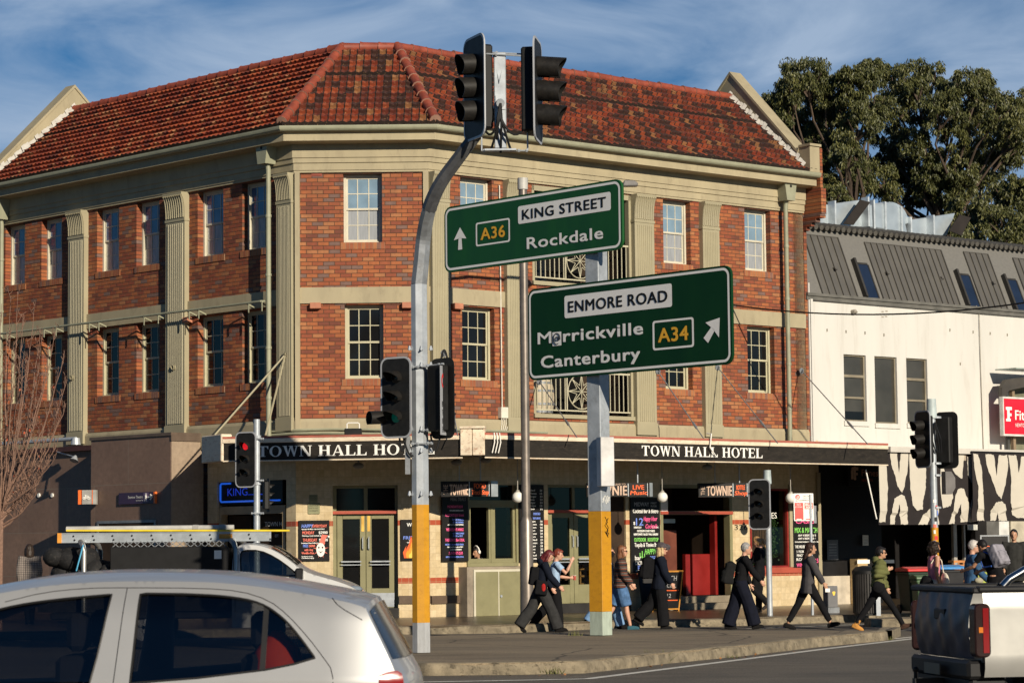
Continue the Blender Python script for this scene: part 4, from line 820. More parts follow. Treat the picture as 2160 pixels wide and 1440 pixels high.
# ================================================================== brown clad shop on the left
BRN = grid_mat('brown_cladding', 2.05, 1.05, [(0, (.22, .138, .098)), (1, (.26, .165, .115))], (.20, .16, .12), .014, offset=.37, rough=.55, bs=.15, big=.35, dirt=(.17, .11, .078))
BEI = grid_mat('beige_cladding', 3, 1.05, [(0, (.36, .27, .19)), (1, (.39, .30, .21))], (.25, .19, .13), .012, offset=0, axes='yz', rough=.6, bs=.1, big=.2)
lo_, hi_ = .1, 3.0; tr_ = FL.T(428, 1000, 0)
for _ in range(40):
    md = (lo_+hi_)/2
    if FL.T(360, 1000, md) > tr_: hi_ = md
    else: lo_ = md
dB = md
shop = thing('brown_shop', 'single storey brown clad shop front joined to the left side of the brick hotel', 'building', FL.W(-7, 0, GZ))
tb0 = FL.T(192, 1000, dB); zT = FL.Z(360, 918, dB); d2 = dB-.65
def sp(mb, name, m, **k): return mb.build(name, m, shop, FL.M, **k)
sp(MB().box(tb0, tr_, -dB, -.001, GZ, zT), 'wall', BRN)
sp(MB().box(tr_+.001, tr_+.02, -dB+.01, -.0, GZ, zT-.12), 'return_wall', BEI)
sp(MB().box(TL0-8, tb0-.001, -d2, .0, GZ, zT-.18), 'wall', BRN)
sp(MB().box(tb0-.03, tr_+.05, -dB-.03, .0, zT+.001, zT+.07).box(tr_+.021, tr_+.05, -dB-.02, 0, zT-.12, zT), 'parapet_cap', mat('cap_brown', (.10, .07, .05), .5)); sp(MB().box(TL0-8, tb0-.04, -d2-.12, 0, zT-.179, zT-.06), 'parapet_cap', mat('cap_dark', (.06, .02, .015), .5))
a, b2, z1 = FL.T(206, 1130, dB), FL.T(330, 1130, dB), FL.Z(268, 1097, dB)
dd = sp(MB().box(a, a+.06, -dB-.03, -dB+.02, GZ, z1).box(b2-.06, b2, -dB-.03, -dB+.02, GZ, z1).box(a+.06, b2-.06, -dB-.03, -dB+.02, z1-.06, z1), 'door_frame', STEELD); sp(MB().box(a+.06, b2-.06, -dB-.015, -dB-.005, GZ, z1-.06), 'door', DARKB)
mb = MB()
for px, py in ((83, 1044), (111, 1044)): t_, z_ = FL.hit(px, py, d2); mb.cyl((t_, -d2-.03, z_), (t_, -d2, z_), .05)
sp(mb, 'wall_button', WHITE)
p0, p1 = FL.hit(70, 925, d2+.5), FL.hit(160, 925, d2+.5); mb = MB(); zz = p1[1]
mb.tube([(TL0-2, -d2-.5, zz), (p1[0], -d2-.5, zz)], .05, 8); mb.cyl((p1[0], -d2-.5, zz+.02), (p1[0], -d2-.5, zz-.14), .09, .12); mb.cyl((TL0+.5, -d2-.5, zz), (TL0+.5, -.1, zz), .03); sp(mb, 'arm_light', STEEL, smooth=True)
p0, p1 = FL.hit(108, 950, d2+.05), FL.hit(152, 966, d2+.7); mb = MB(); mb.tube([(p0[0], -d2, p0[1]), (p1[0], -d2-.62, p1[1]+.03)], .016, 6); mb.tube([(p1[0], -d2-.6, p1[1]+.06), (p1[0]+.02, -d2-.66, p1[1]-.06)], [.03, .11], 10); sp(mb, 'spot_light', STEEL, smooth=True)
# projecting bicycle sign and direction sign on the cladding
def flatsign(F, px0, px1, py0, py1, off): pm = (py0+py1)/2; xm = (px0+px1)/2; return F.T(px0, pm, off), F.T(px1, pm, off), F.Z(xm, py1, off), F.Z(xm, py0, off)
ORG = mat('sign_orange', (.80, .16, .03), .4); GRY = mat('sign_grey', (.30, .29, .27), .5); PURP = mat('sign_purple', (.035, .018, .05), .4)
F_ = Frame(at(165, 1048, (FL.W(tb0, -dB-.4, 0)).y), (1, -.15)); w_ = F_.T(203, 1048); z0, z1 = F_.Z(184, 1063), F_.Z(184, 1033)
r = thing('bicycle_sign', 'small box sign with a white bicycle symbol and orange ends on the brown wall', 'sign', F_.M @ Matrix.Translation((0, 0, z0))); h = z1-z0
MB().box(w_*.2, w_*.76, 0, .1, 0, h).build('case', GRY, r, bev=.005); MB().box(0, w_*.16, -.01, .1, 0, h).box(w_*.77, w_*.80, -.01, .1, 0, h).build('end_panel', ORG, r); MB().box(w_*.81, w_, -.005, .1, 0, h).build('side_panel', mat('sign_side', (.34, .33, .30), .5), r)
mb = MB(); cx, cz, s_ = w_*.47, h*.42, h*.5
for sx in (-.34, .34): mb.tube([(cx+sx*s_+.17*s_*cos(q), -.012, cz+.17*s_*sin(q)) for q in [2*pi*i/14 for i in range(15)]], .009, 4)
K = [(-.34, 0), (-.16, .34), (.22, .34), (.34, 0)]; [mb.bar((cx+a[0]*s_, -.012, cz+a[1]*s_), (cx+b[0]*s_, -.012, cz+b[1]*s_), .014) for a, b in ((K[0], K[1]), (K[1], K[2]), (K[2], K[3]), ((0, 0), K[1]), ((0, 0), K[2]), (K[0], (0, 0)), ((-.26, .42), (-.08, .42)))]
mb.build('symbol', WHITE, r)
t0, t1, z0, z1 = flatsign(FL, 254, 331, 1038, 1062, dB); h = z1-z0; w_ = t1-t0
r = thing('direction_sign', 'small dark purple theatre direction sign with a walking figure and arrow', 'sign', FL.M @ Matrix.Translation((t0, -dB, z0)))
MB().box(0, w_*.96, -.05, 0, 0, h).build('panel', PURP, r); MB().box(w_*.962, w_, -.055, 0, 0, h).build('end_panel', ORG, r)
mb = MB(); mb.text('Enmore Theatre', w_*.27, h*.48, h*.26, -.054, w_*.40); mb.text('via Enmore Rd', w_*.48, h*.24, h*.12, -.054, w_*.19); ax = w_*.89
mb.bar((ax-.11, -.056, h*.55), (ax+.05, -.056, h*.55), .02, .03); mb.bar((ax-.02, -.056, h*.78), (ax+.06, -.056, h*.53), .02, .03); mb.bar((ax-.02, -.056, h*.32), (ax+.06, -.056, h*.57), .02, .03)
cx = w_*.755; mb.sphere((cx, -.056, h*.80), (.022, .004, .03), 8, 6); mb.bar((cx, -.056, h*.72), (cx, -.056, h*.45), .03); mb.bar((cx, -.056, h*.47), (cx-.04, -.056, h*.2), .02); mb.bar((cx, -.056, h*.47), (cx+.035, -.056, h*.2), .02); mb.bar((cx, -.056, h*.68), (cx+.045, -.056, h*.48), .016); mb.build('lettering', WHITE, r)
MB().box(cx-.09, cx+.09, -.053, -.0515, h*.1, h*.94).build('symbol_panel', mat('sign_mauve', (.13, .09, .16), .5), r)
# ================================================================== white building on the right
wb = thing('white_building', 'white rendered building with grey metal mansard roof right of the brick hotel', 'building', FR.W(TR1+5, 0, GZ))
WREN = mat('white_render', (.55, .535, .495), .8, var=.05, scale=.6, dirt=(.36, .33, .28), dirt_amt=.4, bmp=.04, stretch=(2.2, 2.2, .3))
ZINC = mat('zinc_grey', (.125, .118, .105), .45, .3, var=.08, scale=1.5); ZINC2 = mat('zinc_flat', (.145, .14, .128), .7, .1, var=.1, scale=14)
def wp(mb, name, m, parent=None, **k): return mb.build(name, m, parent or wb, FR.M, **k)
tW0, tW1 = TR1+.13, TR1+22
wz1 = FR.Z(1900, 638); zA = 3.95
ow = [(FR.T(a, 820), FR.T(b, 820), FR.Z((a+b)/2, 888+ (5 if k else 0)), FR.Z((a+b)/2, 748+k*4)) for k, (a, b) in enumerate(((1782, 1829), (1847, 1894), (1914, 1958)))]
mb = MB(); wall_open(mb, tW0, tW1, zA-.3, wz1, [(a, b, c, d) for a, b, c, d in ow], .14, y=.02); wp(mb, 'wall', WREN)
GF = mat('bronze_frame', (.20, .17, .12), .5)
for k, (a, b, c, d) in enumerate(ow):
    f = .04; mb = MB().box(a, a+f, .08, .15, c, d).box(b-f, b, .08, .15, c, d).box(a+f, b-f, .08, .15, d-f, d).box(a+f, b-f, .08, .15, c, c+f)
    if k != 1: mb.box(a+f, b-f, .08, .14, c+(d-c)*.66, c+(d-c)*.70).box(a+f, b-f, .08, .14, c+(d-c)*.34, c+(d-c)*.37)
    wn = wp(mb, 'window', GF); wp(MB().quad((a+f, .12, c+f), (b-f, .12, c+f), (b-f, .12, d-f), (a+f, .12, d-f)), 'pane', glassmat('glass_grey', (.05, .047, .04), .08, .4), wn)
    if k == 0: wp(MB().box(a+f, b-f, .10, .118, c+f, c+.25), 'pane', GLASSD, wn)
    wp(MB().box(a-.04, b+.06, -.02, .02, c-.12, c), 'sill', WREN, wn)
zM = FR.Z(1700, 480, -.75); lean = .75
Xm = FR.M @ Matrix.Translation((0, .06, wz1)) ; sl_ = atan2(lean, zM-wz1); Xm = Xm @ Matrix.Rotation(-sl_, 4, 'X'); hm = sqrt(lean**2+(zM-wz1)**2)
mans = MB(Matrix()).box(tW0-.1, tW1, 0, .12, 0, hm).build('mansard_roof', ZINC2, wb, Xm)
def ms(px, py): 
    q = Xm.inverted() @ CAM; dr = (Xm.inverted().to_3x3() @ ray(px, py)); k = -q.y/dr.y; p = q+dr*k; return p.x, p.z
for (pa, pb, py) in ((1693, 1763, 495), (1822, 1977, 512), (2031, 2080, 532), (2135, 2215, 545)):
    a, ztop = ms(pa, py); b = ms(pb, py)[0]; mb = MB(); n = max(2, round((b-a)/.235)); mb.box(a, b, -.012, -.001, .04, ztop)
    for i in range(n+1): x = a+(b-a)*i/n; mb.box(x-.012, x+.012, -.05, -.012, .04, ztop)
    mb.box(a, b, -.03, -.012, ztop, ztop+.02); mb.build('standing_seam_panel', ZINC, wb, Xm)
for k, (px, py0, py1, wpx) in enumerate(((1802, 557, 627, 32), (2018, 580, 645, 32), (2118, 590, 655, 32))):
    a, z1_ = ms(px, py0); z0_ = ms(px+14, py1)[1]; w2 = .42
    f_ = MB().box(a-.09, a-.02, -.13, .0, z0_-.02, z1_+.12).box(a-.02, a+.05, -.06, 0, z0_, z1_).box(a+w2+.05, a+w2+.09, -.03, 0, z0_, z1_).box(a+.05, a+w2+.05, -.03, 0, z1_, z1_+.05).build('dormer_window', mat('dormer_dark', (.035, .033, .03), .6), wb, Xm)
    MB().quad((a+.05, -.015, z0_), (a+w2+.05, -.015, z0_), (a+w2+.05, -.015, z1_), (a+.05, -.015, z1_)).build('pane', glassmat('glass_dormer', (.015, .025, .05), .06, .5), f_, Xm)
mb = MB()
for px, py in ((1758, 570), (1868, 579), (1983, 590), (2092, 600)): x, z = ms(px, py); mb.tube([(x, 0, z+.04), (x, -.09, z+.04), (x, -.10, z-.04)], .03, 8)
mb.build('roof_vent', ZINC, wb, Xm)
wp(MB().box(tW0-.1, tW1, -.10, .1, wz1-.02, wz1+.05).box(tW0-.1, tW1, -.06, .05, wz1-.12, wz1-.02), 'gutter', mat('gutter_grey', (.12, .115, .10), .5)); wp(MB().box(tW0-.04, tW0+.0, -.06, .02, zA, wz1+.3).box(tW0+.02, tW0+.10, -.07, .02, zA, wz1-.1), 'corner_flashing', WREN)
mb = MB(); n = int((tW1-tW0)/.2)
for i in range(n): x = tW0+.2*i; mb.tube([(x, lean-.12, zM+.02), (x, lean+.6, zM+.22)], .075, 6)
mb.box(tW0, tW1, lean-.05, lean+7, zM+.0, zM+.04); wp(mb, 'roof_edge', mat('roof_edge_dark', (.07, .065, .055), .7), smooth=True, sharp=40)
mb = MB(); t_, z_ = FR.hit(1798, 657); mb.tube([(t_, .02, z_), (t_, -.1, z_), (t_, -.12, z_-.04)], .05, 10)
for px, py in ((1745, 696), (1785, 699), (1825, 702), (1865, 706), (2004, 696), (2053, 700), (2089, 703), (2125, 706), (2026, 767)): t_, z_ = FR.hit(px, py); mb.box(t_-.008, t_+.008, -.012, .02, z_-.035, z_+.035)
for px, py in ((1863, 657), (1871, 656), (1863, 668), (1870, 667)): t_, z_ = FR.hit(px, py); mb.box(t_-.04, t_+.04, .012, .018, z_-.015, z_+.015)
t_ = FR.T(2068, 800); mb.tube([(t_-.1, .0, FR.Z(2060, 645)), (t_, -.02, FR.Z(2060, 650)), (t_+.01, -.01, 6.5), (t_+.05, 0, 4)], .012, 5); wp(mb, 'wall_fitting', mat('fitting_grey', (.3, .27, .22), .6))
# awning, brush-painted banners and shop front below
DK = mat('shop_black', (.012, .011, .011), .5)
FG = Frame(FR.W(0, -2.35, 0), FR.x); tg0, tg1 = FG.T(1872, 940), FG.T(1872, 940)+14
wp(MB().box(FR.T(1690, 935), tg0, -.6, .0, 3.9, 4.0).box(tg0, tW1, -2.45, 0, 3.82, 3.95), 'awning', mat('awning_grey', (.50, .47, .42), .6, var=.08))
mb = MB(); [mb.box(tg0+.45*i, tg0+.45*i+.14, -2.35, -.02, 3.66, 3.815) for i in range(28)]; wp(mb, 'awning_rafter', mat('rafter', (.36, .30, .23), .7))
SHB = [(FR.T(1729, 1100), tW1)]
wp(MB().box(SHB[0][0], FR.T(1862, 1100), .05, .2, GZ, 3.7), 'shop_wall', DK); wp(MB().box(FR.T(2060, 1100), FR.T(2084, 1100), .05, .2, GZ, 3.7), 'shop_wall', DK)
wp(MB().box(FR.T(1730, 1240), FR.T(1795, 1240), -.04, .04, GZ, FR.Z(1760, 1214)), 'stall_riser', mat('riser_beige', (.46, .40, .31), .7)); wp(MB().box(FR.T(1722, 1100), FR.T(1729, 1100), -.06, .05, GZ, 3.4), 'shop_post', CREAM)
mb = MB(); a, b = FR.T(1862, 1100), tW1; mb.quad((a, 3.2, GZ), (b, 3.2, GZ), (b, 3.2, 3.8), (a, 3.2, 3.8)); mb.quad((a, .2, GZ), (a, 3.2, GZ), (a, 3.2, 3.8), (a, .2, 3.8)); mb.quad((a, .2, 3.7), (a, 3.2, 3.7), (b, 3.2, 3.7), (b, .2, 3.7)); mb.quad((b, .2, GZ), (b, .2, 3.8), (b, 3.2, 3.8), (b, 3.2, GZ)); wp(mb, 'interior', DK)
wp(MB().box(FR.T(2108, 1130), tW1, -.4, .2, GZ, 3.6), 'shop_wall', mat('shop_beige', (.40, .36, .28), .7)); wp(MB().box(FR.T(2086, 1130), FR.T(2107, 1130), -.35, .2, GZ, 3.3), 'shop_post', mat('post_white', (.55, .55, .53), .5))
wp(MB().box(FR.T(2012, 1150), FR.T(2019, 1150), .0, .08, GZ, 3.5).box(FR.T(2034, 1150), FR.T(2037, 1150), .0, .08, GZ, 3.5), 'shop_mullion', mat('mullion_grey', (.35, .33, .29), .5))
WOOD = mat('pale_timber', (.44, .31, .15), .7, var=.2, stretch=(1, 1, 8), scale=3)
wp(MB().box(FR.T(1790, 1220), FR.T(1811, 1220), -.32, -.06, GZ, FR.Z(1800, 1178)), 'timber_end', WOOD); wp(MB().box(FR.T(1788, 1185), FR.T(1814, 1185), -.33, -.325, FR.Z(1800, 1188), FR.Z(1800, 1180)).box(FR.T(1881, 1183), FR.T(1905, 1183), .3, .31, FR.Z(1890, 1187), FR.Z(1890, 1180)), 'white_strip', WHITE)
for px0, px1, py0, py1 in ((1820, 1832, 1128, 1150), (1745, 1768, 1138, 1180), (2041, 2062, 1102, 1117)):
    t0, t1, z0, z1 = flatsign(FR, px0, px1, py0, py1, .06); r = thing('notice', {1820: 'small pale notice taped on the black shop front', 1745: 'grey notice sheet in a frame on the black wall behind the blazer woman', 2041: 'small white notice under the striped banner'}[px0], 'notice', FR.M @ Matrix.Translation((t0, -.06, z0)))
    MB().box(0, t1-t0, 0, .012, 0, z1-z0).build('sheet', mat('notice_grey' if px0 == 1745 else 'notice_pale', (.12, .12, .12) if px0 == 1745 else (.5, .5, .46), .5), r); mb = MB(); [mb.box((t1-t0)*.15, (t1-t0)*.85, -.004, -.001, (z1-z0)*(.2+.14*k), (z1-z0)*(.24+.14*k)) for k in range(5)]; mb.build('print', GRY, r)
# dim red gym sign inside the awning and bright one on the wall
mb = MB(); t0 = FR.T(1789, 1008); z0 = FR.Z(1800, 1012)
FRED = mat('gym_red_dim', (.42, .06, .03), .5)
r = thing('shop_sign', 'dim dark sign with red and cream gym lettering under the awning', 'sign', FR.M @ Matrix.Translation((t0, -.1, z0)))
MB().box(-.1, 1.75, .0, .08, -.15, .42).build('panel', DK, r); MB().box(.02, .26, -.01, 0, .24, .32).box(.0, .08, -.01, 0, .02, .24).box(.10, .17, -.012, 0, .0, .34).box(.17, .24, -.01, 0, .12, .18).build('emblem', mat('sign_cream', (.55, .38, .28), .6), r)
MB().text('Fitness First', .38, .1, .18, -.01, 1.25).build('lettering', mat('sign_dull', (.45, .20, .14), .5), r); MB().text('NEWTOWN', .38, -.04, .08, -.01, .4).build('lettering', FRED, r)
t0, t1, z0, z1 = flatsign(FR, 2117, 2200, 842, 916, .5); h = z1-z0
r = thing('shop_sign', 'bright red gym sign with white lettering high on the white wall', 'sign', FR.M @ Matrix.Translation((t0, -.5, z0))); w_ = 2.3
MB().box(0, w_, 0, .08, 0, h).build('panel', mat('gym_red', (.62, .012, .03), .4), r); MB().box(-.04, w_, -.02, .1, -.05, 0).box(-.04, 0, -.02, .1, 0, h).box(-.04, w_, -.02, .1, h, h+.05).build('frame', mat('sign_frame', (.55, .53, .50), .4), r)
ex, ez = .09, h*.36; MB().box(ex, ex+.24, -.012, 0, ez+.30, ez+.38).box(ex+.05, ex+.14, -.014, 0, ez+.06, ez+.30).box(ex, ex+.18, -.012, 0, ez, ez+.07).box(ex+.14, ex+.22, -.012, 0, ez+.14, ez+.21).build('emblem', WHITE, r)
MB().text('Fitness', .46, ez+.05, .26, -.012, 1.05, bold=.008).text('NEWTOWN', .46, ez-.14, .10, -.012, .55).build('lettering', WHITE, r)
# steel sign bracket over it
sb = thing('bracket_frame', 'dark steel bracket with a small glass canopy above the red gym sign', 'bracket', FR.M @ Matrix.Translation((FR.T(2082, 800), 0, FR.Z(2085, 815))))
BRK = mat('bracket_dark', (.055, .048, .04), .5)
MB().prism([(-.0, -.05), (.18, .16), (1.6, .32), (2.2, .30), (2.2, .12), (1.0, .0), (.30, -.12), (.06, -.36), (0, -.36)], -.5, -.38).build('arm', BRK, sb); MB().box(.42, .50, -.30, -.22, -1.7, -.06).build('pipe', mat('pipe_dark', (.05, .05, .045), .5), sb); MB().box(.60, .70, -.34, -.24, -1.7, -.05).build('pipe', mat('pipe_brown', (.22, .16, .10), .5), sb); MB().box(.1, 2.4, -.9, -.2, .42, .45).build('canopy', mat('canopy_glass', (.30, .36, .32), .2), sb)
MB().box(.75, 2.4, -.02, .0, -1.8, .1).build('recess', mat('recess_olive', (.14, .14, .09), .7), sb)
BW0 = mat('banner_black', (.022, .018, .018), .8, var=.15); BW1 = mat('banner_cloth_white', (.50, .46, .385), .8, var=.06, scale=2)
def zc(pts): return [(1860+x/4.8, 820+y/4.8) for x, y in pts]
PA = [[(0, 640), (40, 760), (55, 1000), (40, 1345), (-30, 1350), (-35, 640)], [(80, 640), (150, 640), (172, 850), (190, 640), (265, 645), (260, 830), (225, 1010), (205, 1050), (160, 990), (130, 870), (95, 780)], [(205, 1065), (235, 1085), (265, 1200), (290, 1370), (215, 1370), (180, 1160), (150, 1300), (145, 1370), (90, 1370), (100, 1230), (125, 1110)],
      [(275, 645), (345, 645), (370, 820), (385, 645), (440, 650), (443, 900), (440, 1010), (415, 1120), (410, 1215), (360, 1230), (320, 1180), (290, 1010)], [(520, 1175), (560, 1190), (585, 1370), (505, 1370), (495, 1290), (470, 1370), (385, 1375), (430, 1270), (490, 1190)], [(590, 700), (640, 860), (710, 1010), (720, 1100), (690, 1180), (610, 1210), (585, 1000)],
      [(690, 650), (835, 655), (825, 750), (815, 910), (740, 860), (700, 780)], [(720, 1290), (740, 1100), (770, 1010), (830, 1005), (870, 1110), (895, 1205), (935, 1010), (870, 870), (862, 690), (915, 660), (930, 800), (955, 960), (968, 1250), (960, 1340), (820, 1350), (805, 1160), (760, 1270), (755, 1360), (690, 1365)]]
PB = [[(925, 655), (970, 660), (1005, 790), (1015, 950), (1020, 1100), (1040, 1330), (975, 1330), (970, 1150), (972, 980), (940, 840)], [(1045, 660), (1130, 665), (1160, 880), (1180, 670), (1265, 670), (1280, 780), (1250, 970), (1210, 1110), (1160, 1060), (1120, 950), (1060, 780)], [(1210, 1135), (1250, 1170), (1290, 1330), (1195, 1330), (1185, 1245), (1160, 1330), (1100, 1335), (1110, 1210), (1150, 1150)],
      [(1280, 670), (1360, 670), (1385, 850), (1410, 680), (1500, 680), (1520, 900), (1480, 1310), (1390, 1300), (1340, 1270), (1310, 1150), (1310, 900)]]
for k, (x0, x1, yb, off, polys, lab) in enumerate(((-36, 975, 1372, 0, PA, 'black and white brush-striped banner hanging behind the right signal pole'), (918, 1560, 1338, .16, PB, 'brighter of the two brush-striped banners, under the bright red gym sign'))):
    cs = zc([(x0, 638), (x1, yb)]); r = thing('awning_banner', lab, 'banner', FG.M, 'striped banners hung from the awning')
    t0, t1 = FG.T(cs[0][0], 1000, off), FG.T(cs[1][0], 1000, off); z1 = FG.Z(2000, cs[0][1], off); z0 = FG.Z(cs[1][0]-60, cs[1][1], off)
    wv = lambda x, z: .03*sin(x*3.1+k)*(z1-z)/(z1-z0)+(.05 if z < z0+.28 else 0)
    mb = MB(); mb.grid(24, 8, lambda u, v: (t0+(t1-t0)*u, -off+wv(t0+(t1-t0)*u, z0+(z1-z0)*v), z0+(z1-z0)*v)); mb.build('cloth', BW0, r, smooth=True)
    mb = MB()
    for P in polys:
        Q = [FG.hit(*q, off) for q in zc(P)]; n = []
        for a, b in zip(Q, Q[1:]+Q[:1]):
            for s_ in range(6): n.append((a[0]+(b[0]-a[0])*s_/6+random.uniform(-.012, .012), a[1]+(b[1]-a[1])*s_/6+random.uniform(-.012, .012)))
        n = [(min(max(x, t0), t1), min(max(z, z0), z1)) for x, z in n]
        res = delaunay_2d_cdt([Vector(q) for q in n]+[Vector((min(q[0] for q in n)+.18*i, min(q[1] for q in n)+.18*j)) for i in range(0)for j in range(0)], [], [list(range(len(n)))], 1, 1e-4)
        mb.add([(v.x, -off-.012+wv(v.x, v.y), v.y) for v in res[0]], [tuple(f) for f in res[2]])
    mb.build('brush_pattern', BW1, r)
    mb = MB(); mb.tube([(t0, -off+.02, z1+.02), (t1, -off+.02, z1+.02)], .025, 6); mb.build('rail', BLACKP, r)
r = thing('awning_pole', 'thin pale slanted pole holding the left edge of the striped banner', 'pole'); MB().tube([at(1826, 990, 57.5), at(1849, 1094, 57.8)], .018, 6).build('tube', WHITE, r)
# ducts on the roof
DUCT = mat('duct_zinc', (.46, .52, .56), .35, .5, var=.12, scale=2); du = thing('roof_duct', 'silver sheet metal air duct with dark angled mouths on the grey roof', 'duct', FR.W(TR1+4, 4, zM))
def dpt(px, py): return FR.hit(px, py, -4)
def dpoly(P, y0=3.6, y1=4.8): return MB().prism([dpt(*p) for p in P], y0, y1)
dpoly([(1680, 440), (1755, 430), (1812, 422), (1820, 480), (1680, 478)], 3.9, 4.9).build('duct_box', DUCT, du, FR.M, bev=.02); dpoly([(1821, 432), (1866, 428), (1888, 445), (1900, 496), (1821, 484)], 3.7, 4.9).build('duct_box', DUCT, du, FR.M, bev=.05); dpoly([(1901, 466), (1960, 458), (2010, 450), (1992, 498), (1901, 496)], 3.9, 4.9).build('duct_box', DUCT, du, FR.M, bev=.02)
mb = MB(); 
for px, a, b in ((1742, 428, 478), (1812, 420, 480), (1824, 426, 486), (1848, 430, 488), (1882, 440, 492), (1902, 462, 497), (1950, 458, 497)): q, e = dpt(px, a), dpt(px, b); mb.box(q[0]-.03, q[0]+.03, 3.64, 3.9, e[1], q[1]+.02)
mb.build('flange', mat('duct_flange', (.58, .62, .64), .4, .4), du, FR.M)
for P in ([(1757, 476), (1793, 425), (1814, 430), (1778, 478)], [(1980, 490), (2002, 456), (2026, 462), (2006, 500)]): dpoly(P, 3.6, 3.635).build('duct_mouth_shade', mat('duct_shade', (.022, .018, .016), .7), du, FR.M)  # thin dark sheets stand in for the shaded inside of the mouths
mb = MB(); q = [dpt(1866+40*sin(pi/2*i/8)-4, 428+44*(1-cos(pi/2*i/8))) for i in range(9)]; mb.prism(q+[dpt(1862, 490)], 3.75, 4.8); mb.build('elbow', DUCT, du, FR.M, smooth=True)
# overhead cable
r = thing('overhead_cable', 'black overhead cable crossing the white wall to the right edge', 'cable'); mb = MB(); p0, p1 = FR.W(FR.T(1540, 644), -.1, FR.Z(1540, 644)), at(2260, 622, 52)
mb.tube([p0.lerp(p1, i/16)-Vector((0, 0, .32*4*(i/16)*(1-i/16)))for i in range(17)], .02, 6); mb.build('wire', RUBBER, r)
# ================================================================== trees
m, t, b = _nt('gum_leaf'); wn = t.nodes.new('ShaderNodeTexWhiteNoise'); wn.noise_dimensions = '3D'; gg = t.nodes.new('ShaderNodeNewGeometry'); t.links.new(gg.outputs['Random Per Island'], wn.inputs['W']) if False else None
n1 = noi(t, .55, 3, .6); c = ramp(t, gg.outputs['Random Per Island'], [(0, (.036, .044, .012)), (.5, (.070, .078, .022)), (1, (.15, .148, .050))]); c = mixc(t, .7, c, ramp(t, n1, [(.3, (.5, .55, .5)), (.7, (1.25, 1.15, .9))]), 'MULTIPLY')
t.links.new(c, b.inputs['Base Color']); b.inputs['Roughness'].default_value = .55; GUM = m
BARK = mat('gum_bark', (.07, .047, .032), .85, var=.4, stretch=(1, 1, .25), scale=5)
def leaf_blob(mb, c, r, n, rnd, ls=.125):
    vs_, fs = [], []
    for k in range(n):
        d = Vector((rnd.gauss(0, 1), rnd.gauss(0, 1), rnd.gauss(0, .8))).normalized()*r*(rnd.random()**.45); p = c+d
        a = Vector((rnd.gauss(0, .6), rnd.gauss(0, .6), -.9-.4*rnd.random())).normalized()*ls*rnd.uniform(.6, 1.6); s_ = Vector((rnd.gauss(0, 1), rnd.gauss(0, 1), rnd.gauss(0, .5))); s_ = (s_-a*(s_.dot(a)/a.length_squared)).normalized()*ls*.17
        i = len(vs_); vs_ += [p, p+a*.45+s_, p+a, p+a*.45-s_]; fs.append((i, i+1, i+2, i+3))
    mb.add(vs_, fs)
def gumtree(label, blobs, base, Y, seed, dens=1.0):
    rnd = random.Random(seed); bp = at(base[0], base[1], Y); bp.z = 0; tr = thing('eucalyptus_tree', label, 'tree', TR(bp), 'eucalyptus trees behind the white building')
    mb = MB(); tb = MB(); fork = at(base[0], base[1], Y); pts = []
    tb.tube([bp, bp.lerp(fork, .5)+Vector((.2, 0, 0)), fork], [.55, .45, .36], 9)
    for (px, py, r) in blobs:
        yy = Y+rnd.uniform(-2.4, 2.4); c = at(px, py, yy); R_ = r*yy/F_PX
        a = fork.copy(); e = c-Vector((0, 0, R_*.2)); m1 = a.lerp(e, .45)+Vector((rnd.uniform(-.4, .4), 0, -rnd.uniform(.1, .7))); m2 = a.lerp(e, .75)+Vector((rnd.uniform(-.3, .3), 0, -rnd.uniform(0, .3)))
        tb.tube([a, m1, m2, e], [.085, .055, .036, .018], 6)
        for q in range(5):
            f = Vector((rnd.gauss(0, 1), rnd.gauss(0, 1), rnd.gauss(.3, .7))).normalized()*R_*.8; tb.tube([m2.lerp(e, .5), (m2.lerp(e, .6)+c+f)/2, c+f], [.05, .03, .012], 4, cap=False)
        for q in range(int(24*dens)):
            d = Vector((rnd.gauss(0, 1), rnd.gauss(0, 1), rnd.gauss(.15, .75))).normalized()*R_*rnd.uniform(.5, 1.12); leaf_blob(mb, c+d, R_*rnd.uniform(.14, .48), int(165*dens), rnd)
    W0 = Matrix(); mb.build('crown', GUM, tr, W0); tb.build('trunk', BARK, tr, W0, smooth=True)
B1 = [(1700, 160, 46), (1668, 185, 34), (1648, 228, 38), (1628, 222, 22), (1742, 180, 34), (1735, 215, 36), (1698, 240, 42), (1652, 270, 40), (1793, 165, 30), (1836, 142, 26), (1828, 170, 30), (1790, 215, 42), (1765, 262, 38), (1812, 265, 44), (1700, 300, 40), (1735, 345, 38), (1690, 350, 40), (1772, 300, 30), (1740, 395, 34), (1788, 330, 30), (1846, 225, 40), (1808, 370, 40), (1760, 420, 36), (1720, 430, 34), (1690, 400, 40), (1700, 330, 40), (1730, 300, 40)]
B2 = [(1880, 165, 36), (1925, 168, 38), (1965, 170, 40), (2005, 195, 36), (2044, 182, 34), (2068, 178, 30), (1895, 215, 44), (1945, 225, 44), (1990, 230, 46), (2040, 235, 40), (2080, 225, 36), (2110, 240, 38), (2148, 222, 34), (2165, 240, 30), (2090, 275, 40), (2140, 285, 42), (1880, 290, 40), (1930, 300, 34), (2010, 285, 38), (1985, 340, 36), (1850, 385, 44), (1900, 400, 46), (1945, 415, 38), (2050, 330, 46), (2095, 345, 50), (2070, 395, 46), (2120, 330, 38), (1820, 350, 34), (1875, 345, 34), (1960, 380, 34), (2000, 400, 36), (1920, 350, 40), (2030, 370, 40)]
